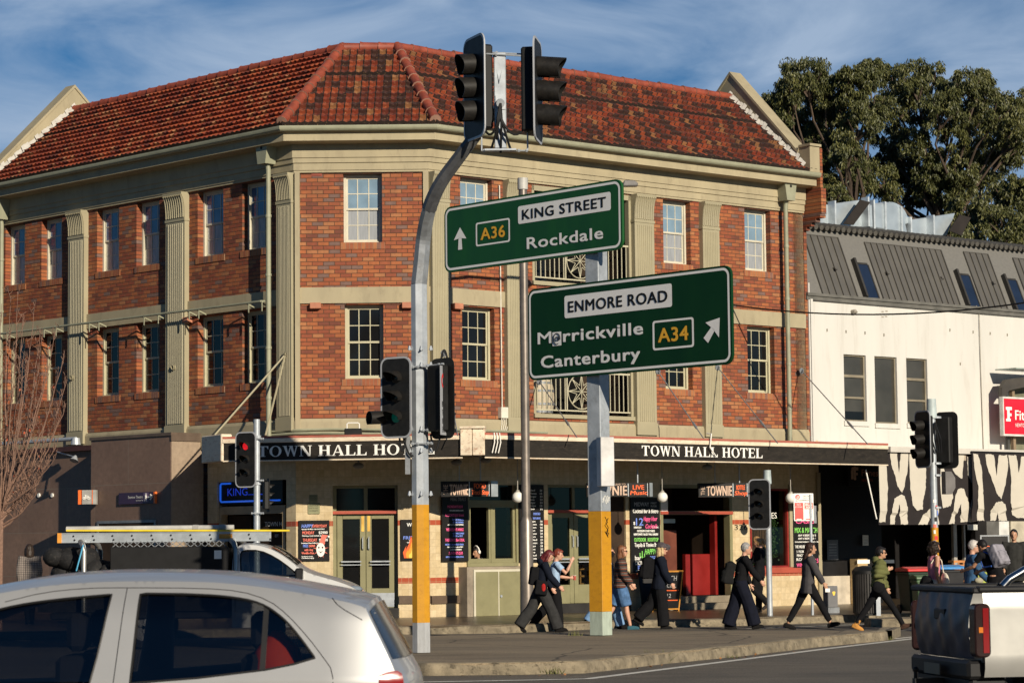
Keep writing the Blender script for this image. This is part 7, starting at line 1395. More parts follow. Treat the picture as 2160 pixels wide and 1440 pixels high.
        q = o.get('quilt'); fo = folds(o.get('fold', .007), 9, pos[0]); dsp = (lambda c: fo(c)+q*abs(sin(c.z*34+c.x*4))) if q else fo
        addmesh(o.get('name', 'jacket'), remeshed(t_, .016, 3, dsp), m, r, X)
    if bottom and not only_top:
        m, o = bottom; pad = o.get('pad', .014); kind = o.get('kind', 'long'); t_ = MB(); t_.tube([P+u*.10, P, P-Vector((0, 0, .09)), P-Vector((0, 0, .15))], [.125*w+pad*.5, .150*w+pad*.6, .150*w+pad*.7, .10*w], 12, sq=.74); lw = o.get('leg', .0)
        if kind == 'skirt': 
            f = (J['kne', 0]+J['kne', 1])/2; t_.tube([P, P.lerp(f, .5), f+Vector((0, 0, o.get('up', .0)))], [.16*w+pad, .18*w+pad+lw, .19*w+pad+lw], 14, sq=1.0)
        else:
            for i in (0, 1):
                h_, k_, a_ = (J[k, i] for k in ('hip', 'kne', 'ank')); e = a_+Vector((0, 0, o.get('cuff', -.02))) if kind == 'long' else h_.lerp(k_, o.get('len', .95))
                if kind == 'long': t_.tube([h_+Vector((0, 0, .05)), h_, h_.lerp(k_, .5), k_, k_.lerp(a_, .4), k_.lerp(a_, .8), e], [.088+pad, .092+pad, .078+pad+lw*.3, .056+pad+lw*.6, .054+pad+lw*.8, .042+pad+lw, .042+pad+lw], 10)
                else: t_.tube([h_+Vector((0, 0, .05)), h_, h_.lerp(k_, .5), e], [.088+pad, .095+pad, .088+pad+lw, .082+pad+lw], 10)
        addmesh(o.get('name', 'trousers'), remeshed(t_, .016, 3, folds(o.get('fold', .006), 10, pos[0]+3)), m, r, X)
    if shoes and not only_top:
        m, o = shoes
        for i in (0, 1):
            a_, ft, fu = J['ank', i], J['ft', i], J['fu', i]; t_ = MB(); hh = o.get('boot', 0); t_.tube([a_-ft*.062-fu*.055, a_-ft*.03-fu*.045, a_+ft*.05-fu*.05, a_+ft*.14-fu*.060, a_+ft*.185-fu*.066], [.030, .044, .044, .036, .018], 10, sq=.85); t_.tube([a_-ft*.065-fu*.080, a_+ft*.05-fu*.078, a_+ft*.185-fu*.080], [.022, .026, .016], 8, sq=1.5)
            if hh: t_.tube([a_-fu*.05, a_+(J['kne', i]-a_).normalized()*hh], [.05, .05], 10)
            if o.get('heel'): t_.tube([a_-ft*.055-fu*.05, a_-ft*.06-fu*.10], [.022, .014], 6)
            addmesh('shoe', remeshed(t_, .011, 2), m if not (i == 1 and o.get('other')) else o['other'], r, X)
    if hair:
        m, o = hair; t_ = MB(); st = o.get('style', 'short'); B = lambda *q: hc+hq @ Vector(q)
        t_.sphere(B(-.018, 0, .022), (.098, .088, .108), 16, 12, hq)
        cut = [(B(.11, 0, -.03), .085)]
        if st in ('long', 'mid', 'pony', 'curly'):
            t_.sphere(B(-.035, 0, -.02), (.08, .088, .10), 14, 10, hq)
        Ln = o.get('len', .2)
        if st == 'long': t_.tube([B(-.05, 0, .03), B(-.075, 0, -.08), N-fw*.075-u*.02, N-fw*.095-u*Ln*.6, N-fw*.085-u*Ln], [.075, .085, .085, .075, .035], 12, sq=.6)
        if st == 'mid': t_.tube([B(-.03, 0, .02), B(-.05, 0, -.08), B(-.045, 0, -.15), B(-.03, 0, -.19)], [.085, .095, .092, .05], 12, sq=.8); [t_.tube([B(.0, sd*.078, .03), B(.015, sd*.085, -.08), B(.0, sd*.08, -.16)], [.025, .03, .018], 8) for sd in (-1, 1)]
        if st == 'pony': t_.tube([B(-.095, 0, .03), B(-.15, 0, -.02), B(-.155, 0, -.12), B(-.13, 0, -.22)], [.028, .04, .035, .012], 10)
        if st == 'curly':
            rn = random.Random(int(pos[0]*100))
            for k in range(46): d = Vector((rn.gauss(-.35, .7), rn.gauss(0, .9), rn.gauss(-.1, .8))).normalized(); t_.sphere(hc+hq @ (Vector((-.03+d.x*.10, d.y*.105, d.z*.13-.03))), .036, 8, 6)
        t_.sphere(B(.045, 0, .075), (.055, .06, .035), 10, 8, hq) if o.get('fringe', True) else None
        # keep hair off the face
        me = remeshed(t_, .011, 2, folds(.006, 28, pos[0])); hi = hq.inverted()
        for v in me.vertices:
            q = hi @ (v.co-hc)
            if q.x > .035 and q.z < .055 and abs(q.y) < .075: v.co = hc+hq @ Vector((.035-(q.x-.035)*.4, q.y, q.z))
        addmesh('hair', me, m, r, X)
    if o_ := extras: o_(r, X, J)
    return r, X, J
def glasses(r, X, J):
    hc, hq = J['hc'], J['hq']; g = MB(); [g.sphere(hc+hq @ Vector((.095, sd*.033, .004)), (.008, .028, .019), 10, 6, hq) for sd in (-1, 1)]; [g.tube([hc+hq @ Vector((.092, sd*.058, .008)), hc+hq @ Vector((.0, sd*.080, .006))], .005, 5) for sd in (-1, 1)]; g.build('sunglasses', glassmat('sunglass', (.008, .008, .008), .1, .6), r, X, smooth=True)
def backpack(label, r, X, J, m, size=(.13, .16, .24), dz=.28, back=.20, strap=None):
    P, u, fw = J['P'], J['u'], J['fw']; c = P+u*dz-fw*back; b_ = MB(); Q = Matrix((fw, Vector((0, 1, 0)), u)).transposed()
    QQ = Q.to_4x4(); QQ.translation = c; b_.box(-size[0]*.8, size[0]*.8, -size[1]*.85, size[1]*.85, -size[2]*.95, size[2]*.75, QQ); b_.sphere(c+u*size[2]*.55, (size[0]*.75, size[1]*.8, size[2]*.4), 12, 8, Q); b_.box(-size[0]*1.2, -size[0]*.5, -size[1]*.65, size[1]*.65, -size[2]*.85, size[2]*.1, QQ)
    o = bpy.data.objects.new('backpack', None); wq = X.copy(); link(o, None, Matrix.Translation(X.translation)); tag(o, label, 'backpack'); addmesh('pack', remeshed(b_, .018, 9, folds(.014, 8, c.x)), m, o, X)
    b2 = MB(); [b2.tube([P+u*.40-fw*.14+Vector((0, sd*.09, 0)), P+u*.515-fw*.03+Vector((0, sd*.10, 0)), P+u*.45+fw*.115+Vector((0, sd*.10, 0)), P+u*.26+fw*.125+Vector((0, sd*.12, 0)), P+u*.17-fw*.1+Vector((0, sd*.15, 0))], .018, 6) for sd in (-1, 1)]; b2.build('strap', strap or m, o, X, smooth=True)
def ground(px, py, z=0): p = onz(px, py, z); return (p.x, p.y, z)
BLK = cl('black', (.013, .013, .015)); NAVY = cl('navy', (.012, .016, .029)); CHAR = cl('charcoal', (.055, .052, .055)); DEN = cl('denim', (.07, .14, .27), var=.35); DENL = cl('light_denim', (.16, .28, .46), var=.3); DKN = cl('dark_navy', (.012, .014, .026)); BLSH = cl('pale_blue', (.30, .42, .58)); DKG = cl('dark_grey', (.03, .03, .03)); SHOE = cl('shoe_black', (.014, .013, .013)); OLV = cl('olive_puffer', (.115, .12, .045), var=.15); PINK = cl('pink', (.55, .20, .26)); CRM = cl('cream', (.58, .52, .42)); TANS = cl('tan_leather', (.42, .20, .05)); GREYB_ = cl('grey_pack', (.24, .23, .26), var=.3)
# striped knit
m, t, b = _nt('cloth_striped_knit'); sp_ = t.nodes.new('ShaderNodeSeparateXYZ'); t.links.new(coord(t), sp_.inputs[0]); z_ = mth(t, 'FRACT', mth(t, 'MULTIPLY', sp_.outputs[2], 8.5)); c = ramp(t, z_, [(0, (.02, .016, .016)), (.34, (.24, .07, .035)), (.46, (.03, .02, .02)), (.62, (.42, .32, .26)), (.68, (.02, .017, .017)), (.84, (.20, .06, .03)), (.93, (.02, .016, .016))], 'CONSTANT'); t.links.new(mixc(t, .4, c, ramp(t, noi(t, 60, 2), [(.3, (.4,)*3), (.7, (1, 1, 1))]), 'MULTIPLY'), b.inputs['Base Color']); b.inputs['Roughness'].default_value = .9; KNIT = m
m, t, b = _nt('cloth_plaid'); sp_ = t.nodes.new('ShaderNodeSeparateXYZ'); t.links.new(coord(t), sp_.inputs[0]); z_ = mth(t, 'GREATER_THAN', mth(t, 'FRACT', mth(t, 'MULTIPLY', sp_.outputs[2], 26)), .55); y_ = mth(t, 'GREATER_THAN', mth(t, 'FRACT', mth(t, 'MULTIPLY', sp_.outputs[1], 26)), .55); c = ramp(t, mth(t, 'MULTIPLY', mth(t, 'ADD', z_, y_), .5), [(0, (.26, .22, .19)), (.5, (.12, .10, .09)), (1, (.05, .045, .04))]); t.links.new(c, b.inputs['Base Color']); b.inputs['Roughness'].default_value = .9; PLAID = m
# 1-2 two students
g = ground(1141, 1333); r, X, J = person('student in dark blazer with dark red hair, head bowed, before the grey lamp post', g, 1.66, .12, ((26, 6), (-24, 14)), ((22, 5, 22), (6, 6, 30)), 9, 28, -15, 'fair', (NAVY, dict(pad=.034, hem=.17, name='blazer', hood=True)), (DKG, dict(leg=.05, pad=.03)), (SHOE, {}), (HB('dark_red', (.10, .012, .012)), dict(style='mid')))
P, u, fw = J['P'], J['u'], J['fw']; o = thing('bag', 'black school bag with a red front panel on the hip of the bowed student', 'bag', Matrix.Translation(X.translation)); b_ = MB(); QQ = Matrix((fw, Vector((0, 1, 0)), u)).transposed().to_4x4(); QQ.translation = P+Vector((0, -.21, .03)); b_.box(-.13, .11, -.05, .05, -.16, .12, QQ); QQ = Matrix((fw, Vector((0, 1, 0)), u)).transposed().to_4x4(); QQ.translation = P-fw*.17+u*.24; b_.box(-.08, .08, -.14, .14, -.2, .16, QQ); addmesh('pack', remeshed(b_, .016, 8, folds(.014, 9, 3)), BLK, o, X); b_ = MB(); b_.sphere(P+fw*.03+Vector((0, -.262, .02)), (.042, .022, .08), 10, 8); b_.build('panel', cl('red', (.34, .02, .018)), o, X, smooth=True)
g = ground(1170, 1331); r, X, J = person('student in a pale blue shirt raising a hand to her mouth beside the bowed student', g, 1.60, .1, ((8, 4), (-22, 20)), ((42, 14, 112, .15), (14, 8, 70)), 5, 8, -10, 'fair', (BLSH, dict(sleeve=.4, pad=.014, hem=.06, name='shirt')), (BLK, dict(leg=.03, pad=.03, name='skirt', kind='long')), (SHOE, {}), (HB('auburn', (.16, .028, .012)), dict(style='short')))
b_ = MB(); P, u, fw = J['P'], J['u'], J['fw']; W_, d2 = J['W', 1], J['hd', 1]; o = thing('drink_cup', 'small striped cup held by the student in the pale blue shirt', 'cup', Matrix.Translation(X.translation)); c = W_+d2*.11; b_.cyl(c-Vector((0, 0, .04)), c+Vector((0, 0, .05)), .03, .036); b_.build('cup', cl('cup_red', (.40, .08, .06)), o, X, smooth=True); MB().cyl(c+Vector((0, 0, .05)), c+Vector((0, 0, .056)), .038).build('lid', WHITE, o, X)
# 3-4 behind the yellow post
g = ground(1310, 1327); person('woman in striped knit poncho, denim shorts and sunglasses right of yellow post', g, 1.66, .05, ((14, 3), (-16, 14)), ((6, 8, 34), (12, 8, 20)), 2, 0, 0, 'fair', (KNIT, dict(pad=.045, hem=.08, name='poncho', flare=.01)), (DEN, dict(kind='short', len=1.0, leg=.022, pad=.02, name='shorts')), (cl('teal_shoe', (.03, .09, .12)), {}), (HB('brown', (.16, .06, .022)), dict(style='mid')), extras=glasses)
g = ground(1283, 1326); person('person in light flared jeans mostly hidden behind the yellow post', g, 1.66, .05, ((18, 3), (-20, 22)), ((12, 6, 20), (-8, 6, 12)), 2, 0, 0, 'fair', (cl('pale_top', (.40, .39, .38)), dict(pad=.02, name='shirt')), (DENL, dict(leg=.05)), (SHOE, {}), (HB('dark', (.03, .02, .015)), dict(style='mid')))
# 5 woman with cap
def capx(r, X, J):
    hc, hq = J['hc'], J['hq']; b_ = MB(); b_.sphere(hc+hq @ Vector((-.012, 0, .065)), (.108, .096, .085), 16, 10, hq); b_.tube([hc+hq @ Vector((.06, 0, .05)), hc+hq @ Vector((.13, 0, .045)), hc+hq @ Vector((.175, 0, .03))], [.075, .065, .03], 10, sq=.14); b_.build('cap', cl('cap_grey', (.07, .06, .065), var=.5, scale=25), r, X, smooth=True)
    glasses(r, X, J)
g = ground(1392, 1326); r, X, J = person('woman in navy jacket and peaked cap with blonde hair passing the chalk menu board', g, 1.68, .05, ((6, 3), (-20, 26)), ((14, 6, 16), (-6, 6, 22)), 3, 2, 0, 'fair', (NAVY, dict(pad=.05, hem=.14)), (BLK, dict(leg=.045, pad=.036)), (SHOE, {}), (HB('blonde', (.46, .32, .16)), dict(style='mid', fringe=False)), extras=capx, wide=1.08)
backpack('large black backpack on the woman in the peaked cap', r, X, J, BLK, (.14, .17, .24), .30, .24)
# 6 grey haired man
g = ground(1563, 1327); r, X, J = person('grey-haired man in black jacket and loose navy trousers striding past the street number', g, 1.70, .04, ((20, 4), (-14, 6)), ((30, 5, 8), (10, 6, 12)), 10, 4, 0, 'fair', (BLK, dict(pad=.03, hem=.10)), (DKN, dict(leg=.055, pad=.04)), (SHOE, {}), (HB('grey', (.26, .25, .24)), dict(style='short', fringe=False)), wide=1.08)
backpack('slack black leather backpack on the grey-haired man', r, X, J, cl('leather_black', (.02, .02, .02)), (.12, .16, .24), .16, .24)
# 7 woman leaning at the signal pole
g = ground(1603, 1291, .15); r, X, J = person('woman in black with blonde ponytail by the red shop window, looking down at phone', g, 1.68, pi-.35, ((4, 2), (14, 62)), ((24, 8, 66, .25), (24, 8, 70, .25)), -3, 26, 0, 'fair', (BLK, dict(pad=.03, hem=.16)), (cl('soft_black', (.016, .015, .016)), dict(pad=.02, leg=.012)), (cl('worn_shoe', (.06, .05, .045)), dict(boot=.10)), (HB('fair_blonde', (.42, .24, .10)), dict(style='pony', fringe=False)))
W_, d2 = J['W', 0], J['hd', 0]; o = thing('phone', 'dark phone in the hands of the woman leaning by the shop window', 'phone', Matrix.Translation(X.translation)); c = W_+d2*.1+Vector((0, .05, .03)); MB().box(c.x-.05, c.x+.03, c.y-.035, c.y+.035, c.z-.004, c.z+.006).build('slab', RUBBER, o, X)
# 8 blazer woman
g = ground(1706, 1327); r, X, J = person('woman in grey blazer and black leggings with long dark hair at the bus stop', g, 1.72, .05, ((31, 4), (-26, 4)), ((22, 5, 10), (-6, 6, 14)), 4, 0, 0, 'olive', (CHAR, dict(pad=.036, hem=.20, name='blazer', flare=.008)), (BLK, dict(pad=.016, leg=.0, cuff=.03)), (SHOE, dict(heel=True)), (HB('dark_brown', (.025, .012, .009)), dict(style='long', len=.26, fringe=False)))
W_, d2 = J['W', 0], J['hd', 0]; c = W_+d2*.13; o = thing('phone', 'white phone carried in the lowered hand of the woman in the blazer', 'phone', Matrix.Translation(X.translation)); MB().box(c.x-.03, c.x+.06, c.y-.012, c.y+.0, c.z-.07, c.z+.0).build('slab', WHITE, o, X)
# 9 puffer jacket
g = ground(1856, 1330); r, X, J = person('woman in olive puffer jacket and sunglasses striding across in black trousers and boots', g, 1.64, .02, ((34, 4), (-30, 6)), ((-22, 12, 138, .25), (8, 8, 20)), 3, 0, 0, 'olive', (OLV, dict(pad=.055, hem=-.08, quilt=.020, name='puffer_jacket', hood=True, fold=.004)), (BLK, dict(pad=.010)), (cl('boot_brown', (.05, .028, .02)), dict(boot=.12, heel=True, other=TANS)), (HB('black', (.012, .010, .010)), dict(style='short')), extras=glasses)
P, u, fw = J['P'], J['u'], J['fw']; b_ = MB(); b_.tube([P-u*.14, P-u*.04, P+u*.10, P+u*.16], [.165, .185, .175, .15], 14, sq=.8); b_.sphere(P-fw*.03+Vector((0, -.18, -.0)), (.13, .06, .12), 12, 8); o = thing('bag', 'black carry bag hung at the waist of the woman in the olive puffer', 'bag', Matrix.Translation(X.translation)); addmesh('pack', remeshed(b_, .018, 2, folds(.01, 8, 2)), BLK, o, X)
b_ = MB(); b_.tube([P+Vector((0, -.2, .05)), P+u*.3+fw*.13+Vector((0, -.12, 0)), P+u*.5+fw*.04+Vector((0, -.10, 0)), P+u*.4-fw*.16+Vector((0, -.08, 0))], .018, 6); b_.build('strap', BLK, o, X)
# 10 pink top
g = ground(1972, 1330); r, X, J = person('woman with dark curly hair in a pink singlet and white trousers behind the pickup tray', g, 1.68, .25, ((14, 3), (-14, 12)), ((-10, 8, 26), (14, 6, 16)), 2, 0, 10, 'tan', (PINK, dict(sleeve=0, pad=.008, hem=.05, name='singlet')), (CRM, dict(pad=.02, leg=.02)), (SHOE, {}), (HB('black_curl', (.022, .014, .010)), dict(style='curly')))
P, u, fw = J['P'], J['u'], J['fw']; b_ = MB(); b_.sphere(P+fw*.17+Vector((0, -.14, .02)), (.06, .16, .18), 12, 8); b_.tube([P+fw*.16+Vector((0, -.12, .15)), P+u*.42+fw*.10+Vector((0, -.13, 0)), P+u*.53+Vector((0, -.12, 0)), P+u*.35-fw*.12+Vector((0, -.13, 0))], .016, 6); o = thing('tote_bag', 'cream tote bag on the shoulder of the woman in the pink singlet', 'bag', Matrix.Translation(X.translation)); addmesh('pack', remeshed(b_, .014, 2), CRM, o, X)
b_ = MB(); b_.sphere(P-fw*.18+Vector((0, -.06, -.06)), (.13, .17, .20), 12, 8); o = thing('spare_jacket', 'black jacket bundled behind the hips of the woman in pink', 'jacket', Matrix.Translation(X.translation)); addmesh('cloth', remeshed(b_, .016, 2, folds(.02, 9, 4)), BLK, o, X)
# 11 denim jacket
g = ground(2052, 1330); r, X, J = person('woman in denim jacket and sunglasses with cropped pale blonde hair', g, 1.70, .05, ((16, 3), (-16, 12)), ((16, 6, 26), (-12, 6, 14)), 3, 3, 0, 'fair', (cl('denim_jacket', (.035, .085, .17), var=.4), dict(pad=.028, hem=.08)), (BLK, dict(pad=.012)), (SHOE, {}), (HB('ash_blonde', (.42, .39, .36)), dict(style='short')), extras=glasses)
P, u, fw = J['P'], J['u'], J['fw']; b_ = MB(); b_.tube([P+fw*.12+Vector((0, -.17, .06)), P+u*.28+fw*.145+Vector((0, -.02, 0)), P+u*.5+Vector((0, .12, 0))], .014, 6); b_.sphere(P+fw*.10+Vector((0, -.19, .04)), (.09, .04, .06), 10, 8); o = thing('shoulder_bag', 'small chain-strap bag across the denim jacket', 'bag', Matrix.Translation(X.translation)); addmesh('pack', remeshed(b_, .012, 1), cl('strap_pale', (.30, .28, .20)), o, X)
# 12 bending person with grey pack
g = ground(2105, 1318, .15); r, X, J = person('person in black with bare arms bending forward under a grey backpack', g, 1.62, pi-.9, ((10, 6), (-6, 4)), ((30, 8, 40), (34, 8, 40)), 28, 20, 0, 'tan', (BLK, dict(sleeve=.3, pad=.02, name='dress', hem=.2)), (BLK, dict(kind='skirt', lw=.02, name='skirt')), (SHOE, {}), (HB('black', (.012, .010, .010)), dict(style='short')))
backpack('large pale grey backpack with blue straps on the bending person', r, X, J, GREYB_, (.13, .17, .25), .34, .23, cl('blue_strap', (.03, .08, .30)))
# 13 man in beanie
g = ground(2143, 1290, .15); p13 = at(2143, 1290, 52.5); person('bearded man in a dark coat and beanie standing against the beige wall', (p13.x, p13.y, .15), 1.76, -pi/2-.25, ((3, 2), (-2, 2)), ((4, 8, 12), (4, 8, 12)), 1, 0, 0, 'olive', (cl('coat_dark', (.03, .03, .028)), dict(pad=.04, hem=.3, name='coat')), (BLK, {}), (SHOE, {}), (HB('beanie_dark', (.018, .018, .02)), dict(style='short', fringe=False)), wide=1.1)
# 14 man at the servery
def phones(r, X, J):
    hc, hq = J['hc'], J['hq']; b_ = MB(); b_.tube([hc+hq @ Vector((-.01, .105*cos(a), .02+.125*sin(a))) for a in [pi*i/12 for i in range(13)]], .015, 6); [b_.sphere(hc+hq @ Vector((-.01, sd*.095, -.0)), (.035, .02, .045), 10, 8, hq) for sd in (-1, 1)]; b_.build('headphones', WHITE, r, X, smooth=True)
tq = FR.T(1017, 1150, -.45); w_ = FR.W(tq, .45, 0); person('bearded man in white headphones and pale t-shirt leaning in the servery window', (w_.x, w_.y, .88), 1.66, -pi*.80, ((0, 0), (0, 0)), ((28, 14, 60), (28, 14, 60)), 10, 12, 0, 'olive', (cl('tee_pale', (.50, .48, .45), var=.4, scale=20), dict(sleeve=.4, pad=.02, name='tee_shirt')), None, None, (HB('black', (.012, .010, .010)), dict(style='short')), extras=phones, only_top=True, group='people inside the hotel')
tq = FR.T(1219, 1150, -1.0); w_ = FR.W(tq, 1.0, 0); person('person in a dark green top seated inside the glazed double door', (w_.x, w_.y, .86), 1.64, -pi*.9, ((0, 0), (0, 0)), ((14, 8, 40), (14, 8, 40)), 4, 6, 0, 'fair', (cl('green_dark', (.02, .05, .03)), dict(pad=.03, name='jumper')), None, None, (HB('brown', (.16, .06, .022)), dict(style='mid')), only_top=True, group='people inside the hotel')
# 16 woman at the far left
p16 = at(62, 1300, 50.5); person('woman with dark hair in a grey plaid jacket seen from behind beside the brown shop', (p16.x, p16.y, .15), 1.66, pi*.62, ((12, 3), (-12, 10)), ((10, 8, 20), (-10, 8, 20)), 4, 4, 0, 'fair', (PLAID, dict(pad=.045, hem=.2)), (BLK, {}), (SHOE, {}), (HB('dark', (.03, .02, .015)), dict(style='mid', fringe=False)))
# ================================================================== street clutter
def chalk(px0, px1, py0, py1, z=.15):
    p = onz((px0+px1)/2, py1-4, z); r = thing('chalkboard', 'folding chalkboard with an orange frame standing on the footpath behind the woman in the cap', 'chalkboard', TR(p, radians(24)))
    for s_ in (-1, 1):
        Q = TR(p, radians(24)) @ Matrix.Translation((0, s_*.22, 0)) @ Matrix.Rotation(-s_*radians(-14)*-1, 4, 'X'); MB().box(-.32, .32, -.012, .012, .04, .92).build('board', POST, r, Q); mb = MB(); [mb.box(a, b, -.02, .02, c, d) for a, b, c, d in ((-.35, -.32, 0, .95), (.32, .35, 0, .95), (-.32, .32, .92, .95), (-.32, .32, .04, .07))]; mb.build('frame', mat('chalk_frame', (.50, .22, .03), .6) if s_ < 0 else BLACKP, r, Q)
        if s_ < 0: MB().box(-.28, .28, -.016, -.013, .48, .50).box(-.28, .28, -.016, -.013, .25, .27).build('chalk_line', COL['orange'], r, Q); mb = MB(); mb.text('LUNCH', 0, .72, .12, -.016, .4, 'c'); mb.text('SPECIAL', 0, .56, .09, -.016, .42, 'c'); mb.text('$12', 0, .32, .1, -.016, .2, 'c'); mb.build('lettering', COL['grey'], r, Q)
chalk(1356, 1432, 1238, 1292)
def bin_(label, px, py, Y, w_, h, col, lid, kind):
    p = at(px, py, Y); r = thing('wheelie_bin', label, 'bin', TR((p.x, p.y, .15), .25)); mb = MB(); q = .82
    vs_ = [(sx*w_/2*k, sy*w_*.58*k, z) for (k, z) in ((q, .06), (1, h)) for sx, sy in ((-1, -1), (1, -1), (1, 1), (-1, 1))]; mb.add(vs_, [(0, 1, 5, 4), (1, 2, 6, 5), (2, 3, 7, 6), (3, 0, 4, 7), (3, 2, 1, 0)]); mb.box(-w_/2-.02, w_/2+.02, -w_*.6, w_*.6, h-.06, h); mb.build('body', col, r, bev=.015)
    mb = MB(); mb.prism([(-w_*.64, h+.01), (w_*.66, h+.01), (w_*.60, h+.08), (-.0, h+.11), (-w_*.6, h+.07)], -w_/2-.03, w_/2+.03, 'yz'); mb.build('lid', lid, r, bev=.015); mb = MB(); [mb.cyl((sx*w_*.42, w_*.48, .1), (sx*w_*.50, w_*.48, .1), .1, n=14) for sx in (-1, 1)]; mb.build('wheels', RUBBER, r)
    return r, p
GB = mat('bin_green', (.012, .028, .016), .5, var=.3, scale=8); r, p = bin_('dark green wheelie bin with a bright red lid and white scrawled graffiti', 1932, 1290, 51.5, .56, .88, GB, mat('bin_red', (.55, .015, .012), .4), 0)
mb = MB(); rnd = random.Random(6)
for k in range(9): z0 = .2+.06*k; mb.tube([(-.2+.04*i, -.335-.0*(i), z0+rnd.uniform(-.05, .05)) for i in range(8)], .006, 4)
mb.build('graffiti', COL['grey'], r)
bin_('wheelie bin with a blue lid behind the woman in the pink singlet', 2000, 1290, 53.0, .54, .90, mat('bin_dark', (.02, .02, .022), .5), mat('bin_blue', (.02, .20, .50), .45), 0)
r, p = bin_('small mid-green bin beside the red-lidded bin', 1944, 1290, 50.8, .30, .72, mat('bin_mid_green', (.05, .10, .04), .5), mat('bin_mid_green', (.05, .10, .04), .5), 0)
p = at(1826, 1287, 50.6); r = thing('litter_bin', 'round black slatted litter bin on the footpath behind the olive puffer woman', 'bin', TR((p.x, p.y, .15))); mb = MB()
for k in range(30): a = 2*pi*k/30; mb.box(-.018, .018, -.012, .012, .05, .86, TR((.25*cos(a), .25*sin(a), 0), a+pi/2))
mb.build('slats', mat('slat_dark', (.035, .032, .03), .5, var=.3), r); MB().cyl((0, 0, .05), (0, 0, .80), .22, n=20).cyl((0, 0, .0), (0, 0, .05), .24, n=20).build('liner', BLACKP, r); mb = MB(); mb.tube([(0, 0, .86), (0, 0, .92), (0, 0, 1.0), (0, 0, 1.03)], [.27, .27, .20, .05], 20); mb.build('hood', BLACKP, r, smooth=True)
MB().box(.18, .27, -.30, -.27, .0, .38).build('foot_plate', STEEL, r)
p = at(1752, 1281, 52.8); r = thing('utility_cabinet', 'small grey utility cabinet with a yellow splash beside the black shop wall', 'cabinet', TR((p.x, p.y, .15), .5)); MB().box(-.15, .15, -.12, .12, .0, .12).build('plinth', STEELD, r); MB().box(-.13, .13, -.10, .10, .12, .58).build('case', mat('cabinet_grey', (.14, .14, .145), .6, var=.15), r, bev=.012); mb = MB(); mb.add([(.02+.035*cos(a)*(1+.3*sin(3*a)), -.104, .42+.06*sin(a)*(1+.3*cos(2*a))) for a in [2*pi*i/14 for i in range(14)]], [tuple(range(14))]); mb.build('paint_splash', COL['yellow'], r)
for k, (px, py, Y, c, lab) in enumerate(((2022, 1212, 53.5, (.50, .18, .03), 'orange plastic crate stacked beside the denim jacket woman, upper of two'), (2022, 1240, 53.5, (.45, .16, .03), 'orange plastic crate beside the denim jacket woman, lower of two'), (2072, 1228, 53, (.30, .36, .04), 'yellow-green crate behind the denim jacket woman'))):
    p = at(px, py, Y); r = thing('crate', lab, 'crate', TR(p, .3), 'plastic crates'); mb = MB(); 
    for z in (0, .09, .18, .27): mb.box(-.18, .18, -.14, -.125, z, z+.05); mb.box(-.18, .18, .125, .14, z, z+.05); mb.box(-.18, -.165, -.125, .125, z, z+.05); mb.box(.165, .18, -.125, .125, z, z+.05)
    for x in (-.17, -.06, .06, .17): mb.box(x-.012, x+.012, -.142, -.123, 0, .32)
    mb.box(-.16, .16, -.12, .12, 0, .02); mb.build('lattice', mat('crate_plastic_%d' % k, c, .5), r)
p = at(2066, 1180, 54); r = thing('sandwich_board', 'dark menu easel lettered in orange near the beige wall', 'board', TR((p.x+.35, p.y, .15), .1)); MB().box(-.3, .3, 0, .03, .5, 1.62).build('board', POST, r); MB().text('Cellar', -.24, 1.28, .14, -.006, .5).build('lettering', COL['orange'], r); mb = MB(); [mb.box(a, b, -.01, .04, c, d) for a, b, c, d in ((-.33, -.3, 0, 1.65), (.3, .33, 0, 1.65), (-.3, .3, 1.62, 1.65), (-.3, .3, 1.14, 1.16))]; mb.build('frame', STEELD, r)
# goods in the shop window
a, b, c, d = oR[3]
for k, (t_, z_, w2, h2) in enumerate(((a+.42, c+.36, .40, .62), (a+.78, c+.50, .42, .44))):
    r = thing('wooden_crate', ['tall brown slatted crate in the red shop window', 'brown slatted crate right of the tall one in the red shop window'][k], 'crate', FR.M @ Matrix.Translation((t_, .42, z_)), 'crates in the shop window'); mb = MB(); [mb.box(-w2/2+w2/5*i+.01, -w2/2+w2/5*(i+1)-.01, 0, .02, 0, h2) for i in range(5)]; mb.box(-w2/2, w2/2, .02, .3, 0, .02); mb.box(-w2/2, w2/2, .02, .3, h2-.02, h2); mb.build('slats', mat('crate_wood', (.22, .10, .04), .7, var=.3), r)
r = thing('display_panel', 'yellow display panel with dark print inside the red shop window', 'panel', FR.M @ Matrix.Translation((a+.12, .55, c+.1))); MB().box(0, .6, 0, .02, 0, 1.55).build('sheet', mat('panel_yellow', (.50, .30, .06), .7), r); MB().box(.05, .30, -.006, 0, .95, 1.35).build('sheet_white', WHITE, r); MB().box(.04, .36, -.08, -.01, .80, .92).build('hat', NAVY, r, bev=.02)
r = thing('vase', 'white vase on the brown crate in the shop window', 'vase', FR.M @ Matrix.Translation((a+.80, .55, c+.945))); MB().tube([(0, 0, 0), (0, 0, .06), (0, 0, .16), (0, 0, .24)], [.05, .085, .07, .03], 14).build('pot', WHITE, r, smooth=True)
r = thing('ivy', 'trailing green ivy down the right side of the red shop window', 'plant', FR.M @ Matrix.Translation((b-.18, .35, c+.06))); mb = MB(); rnd = random.Random(9)
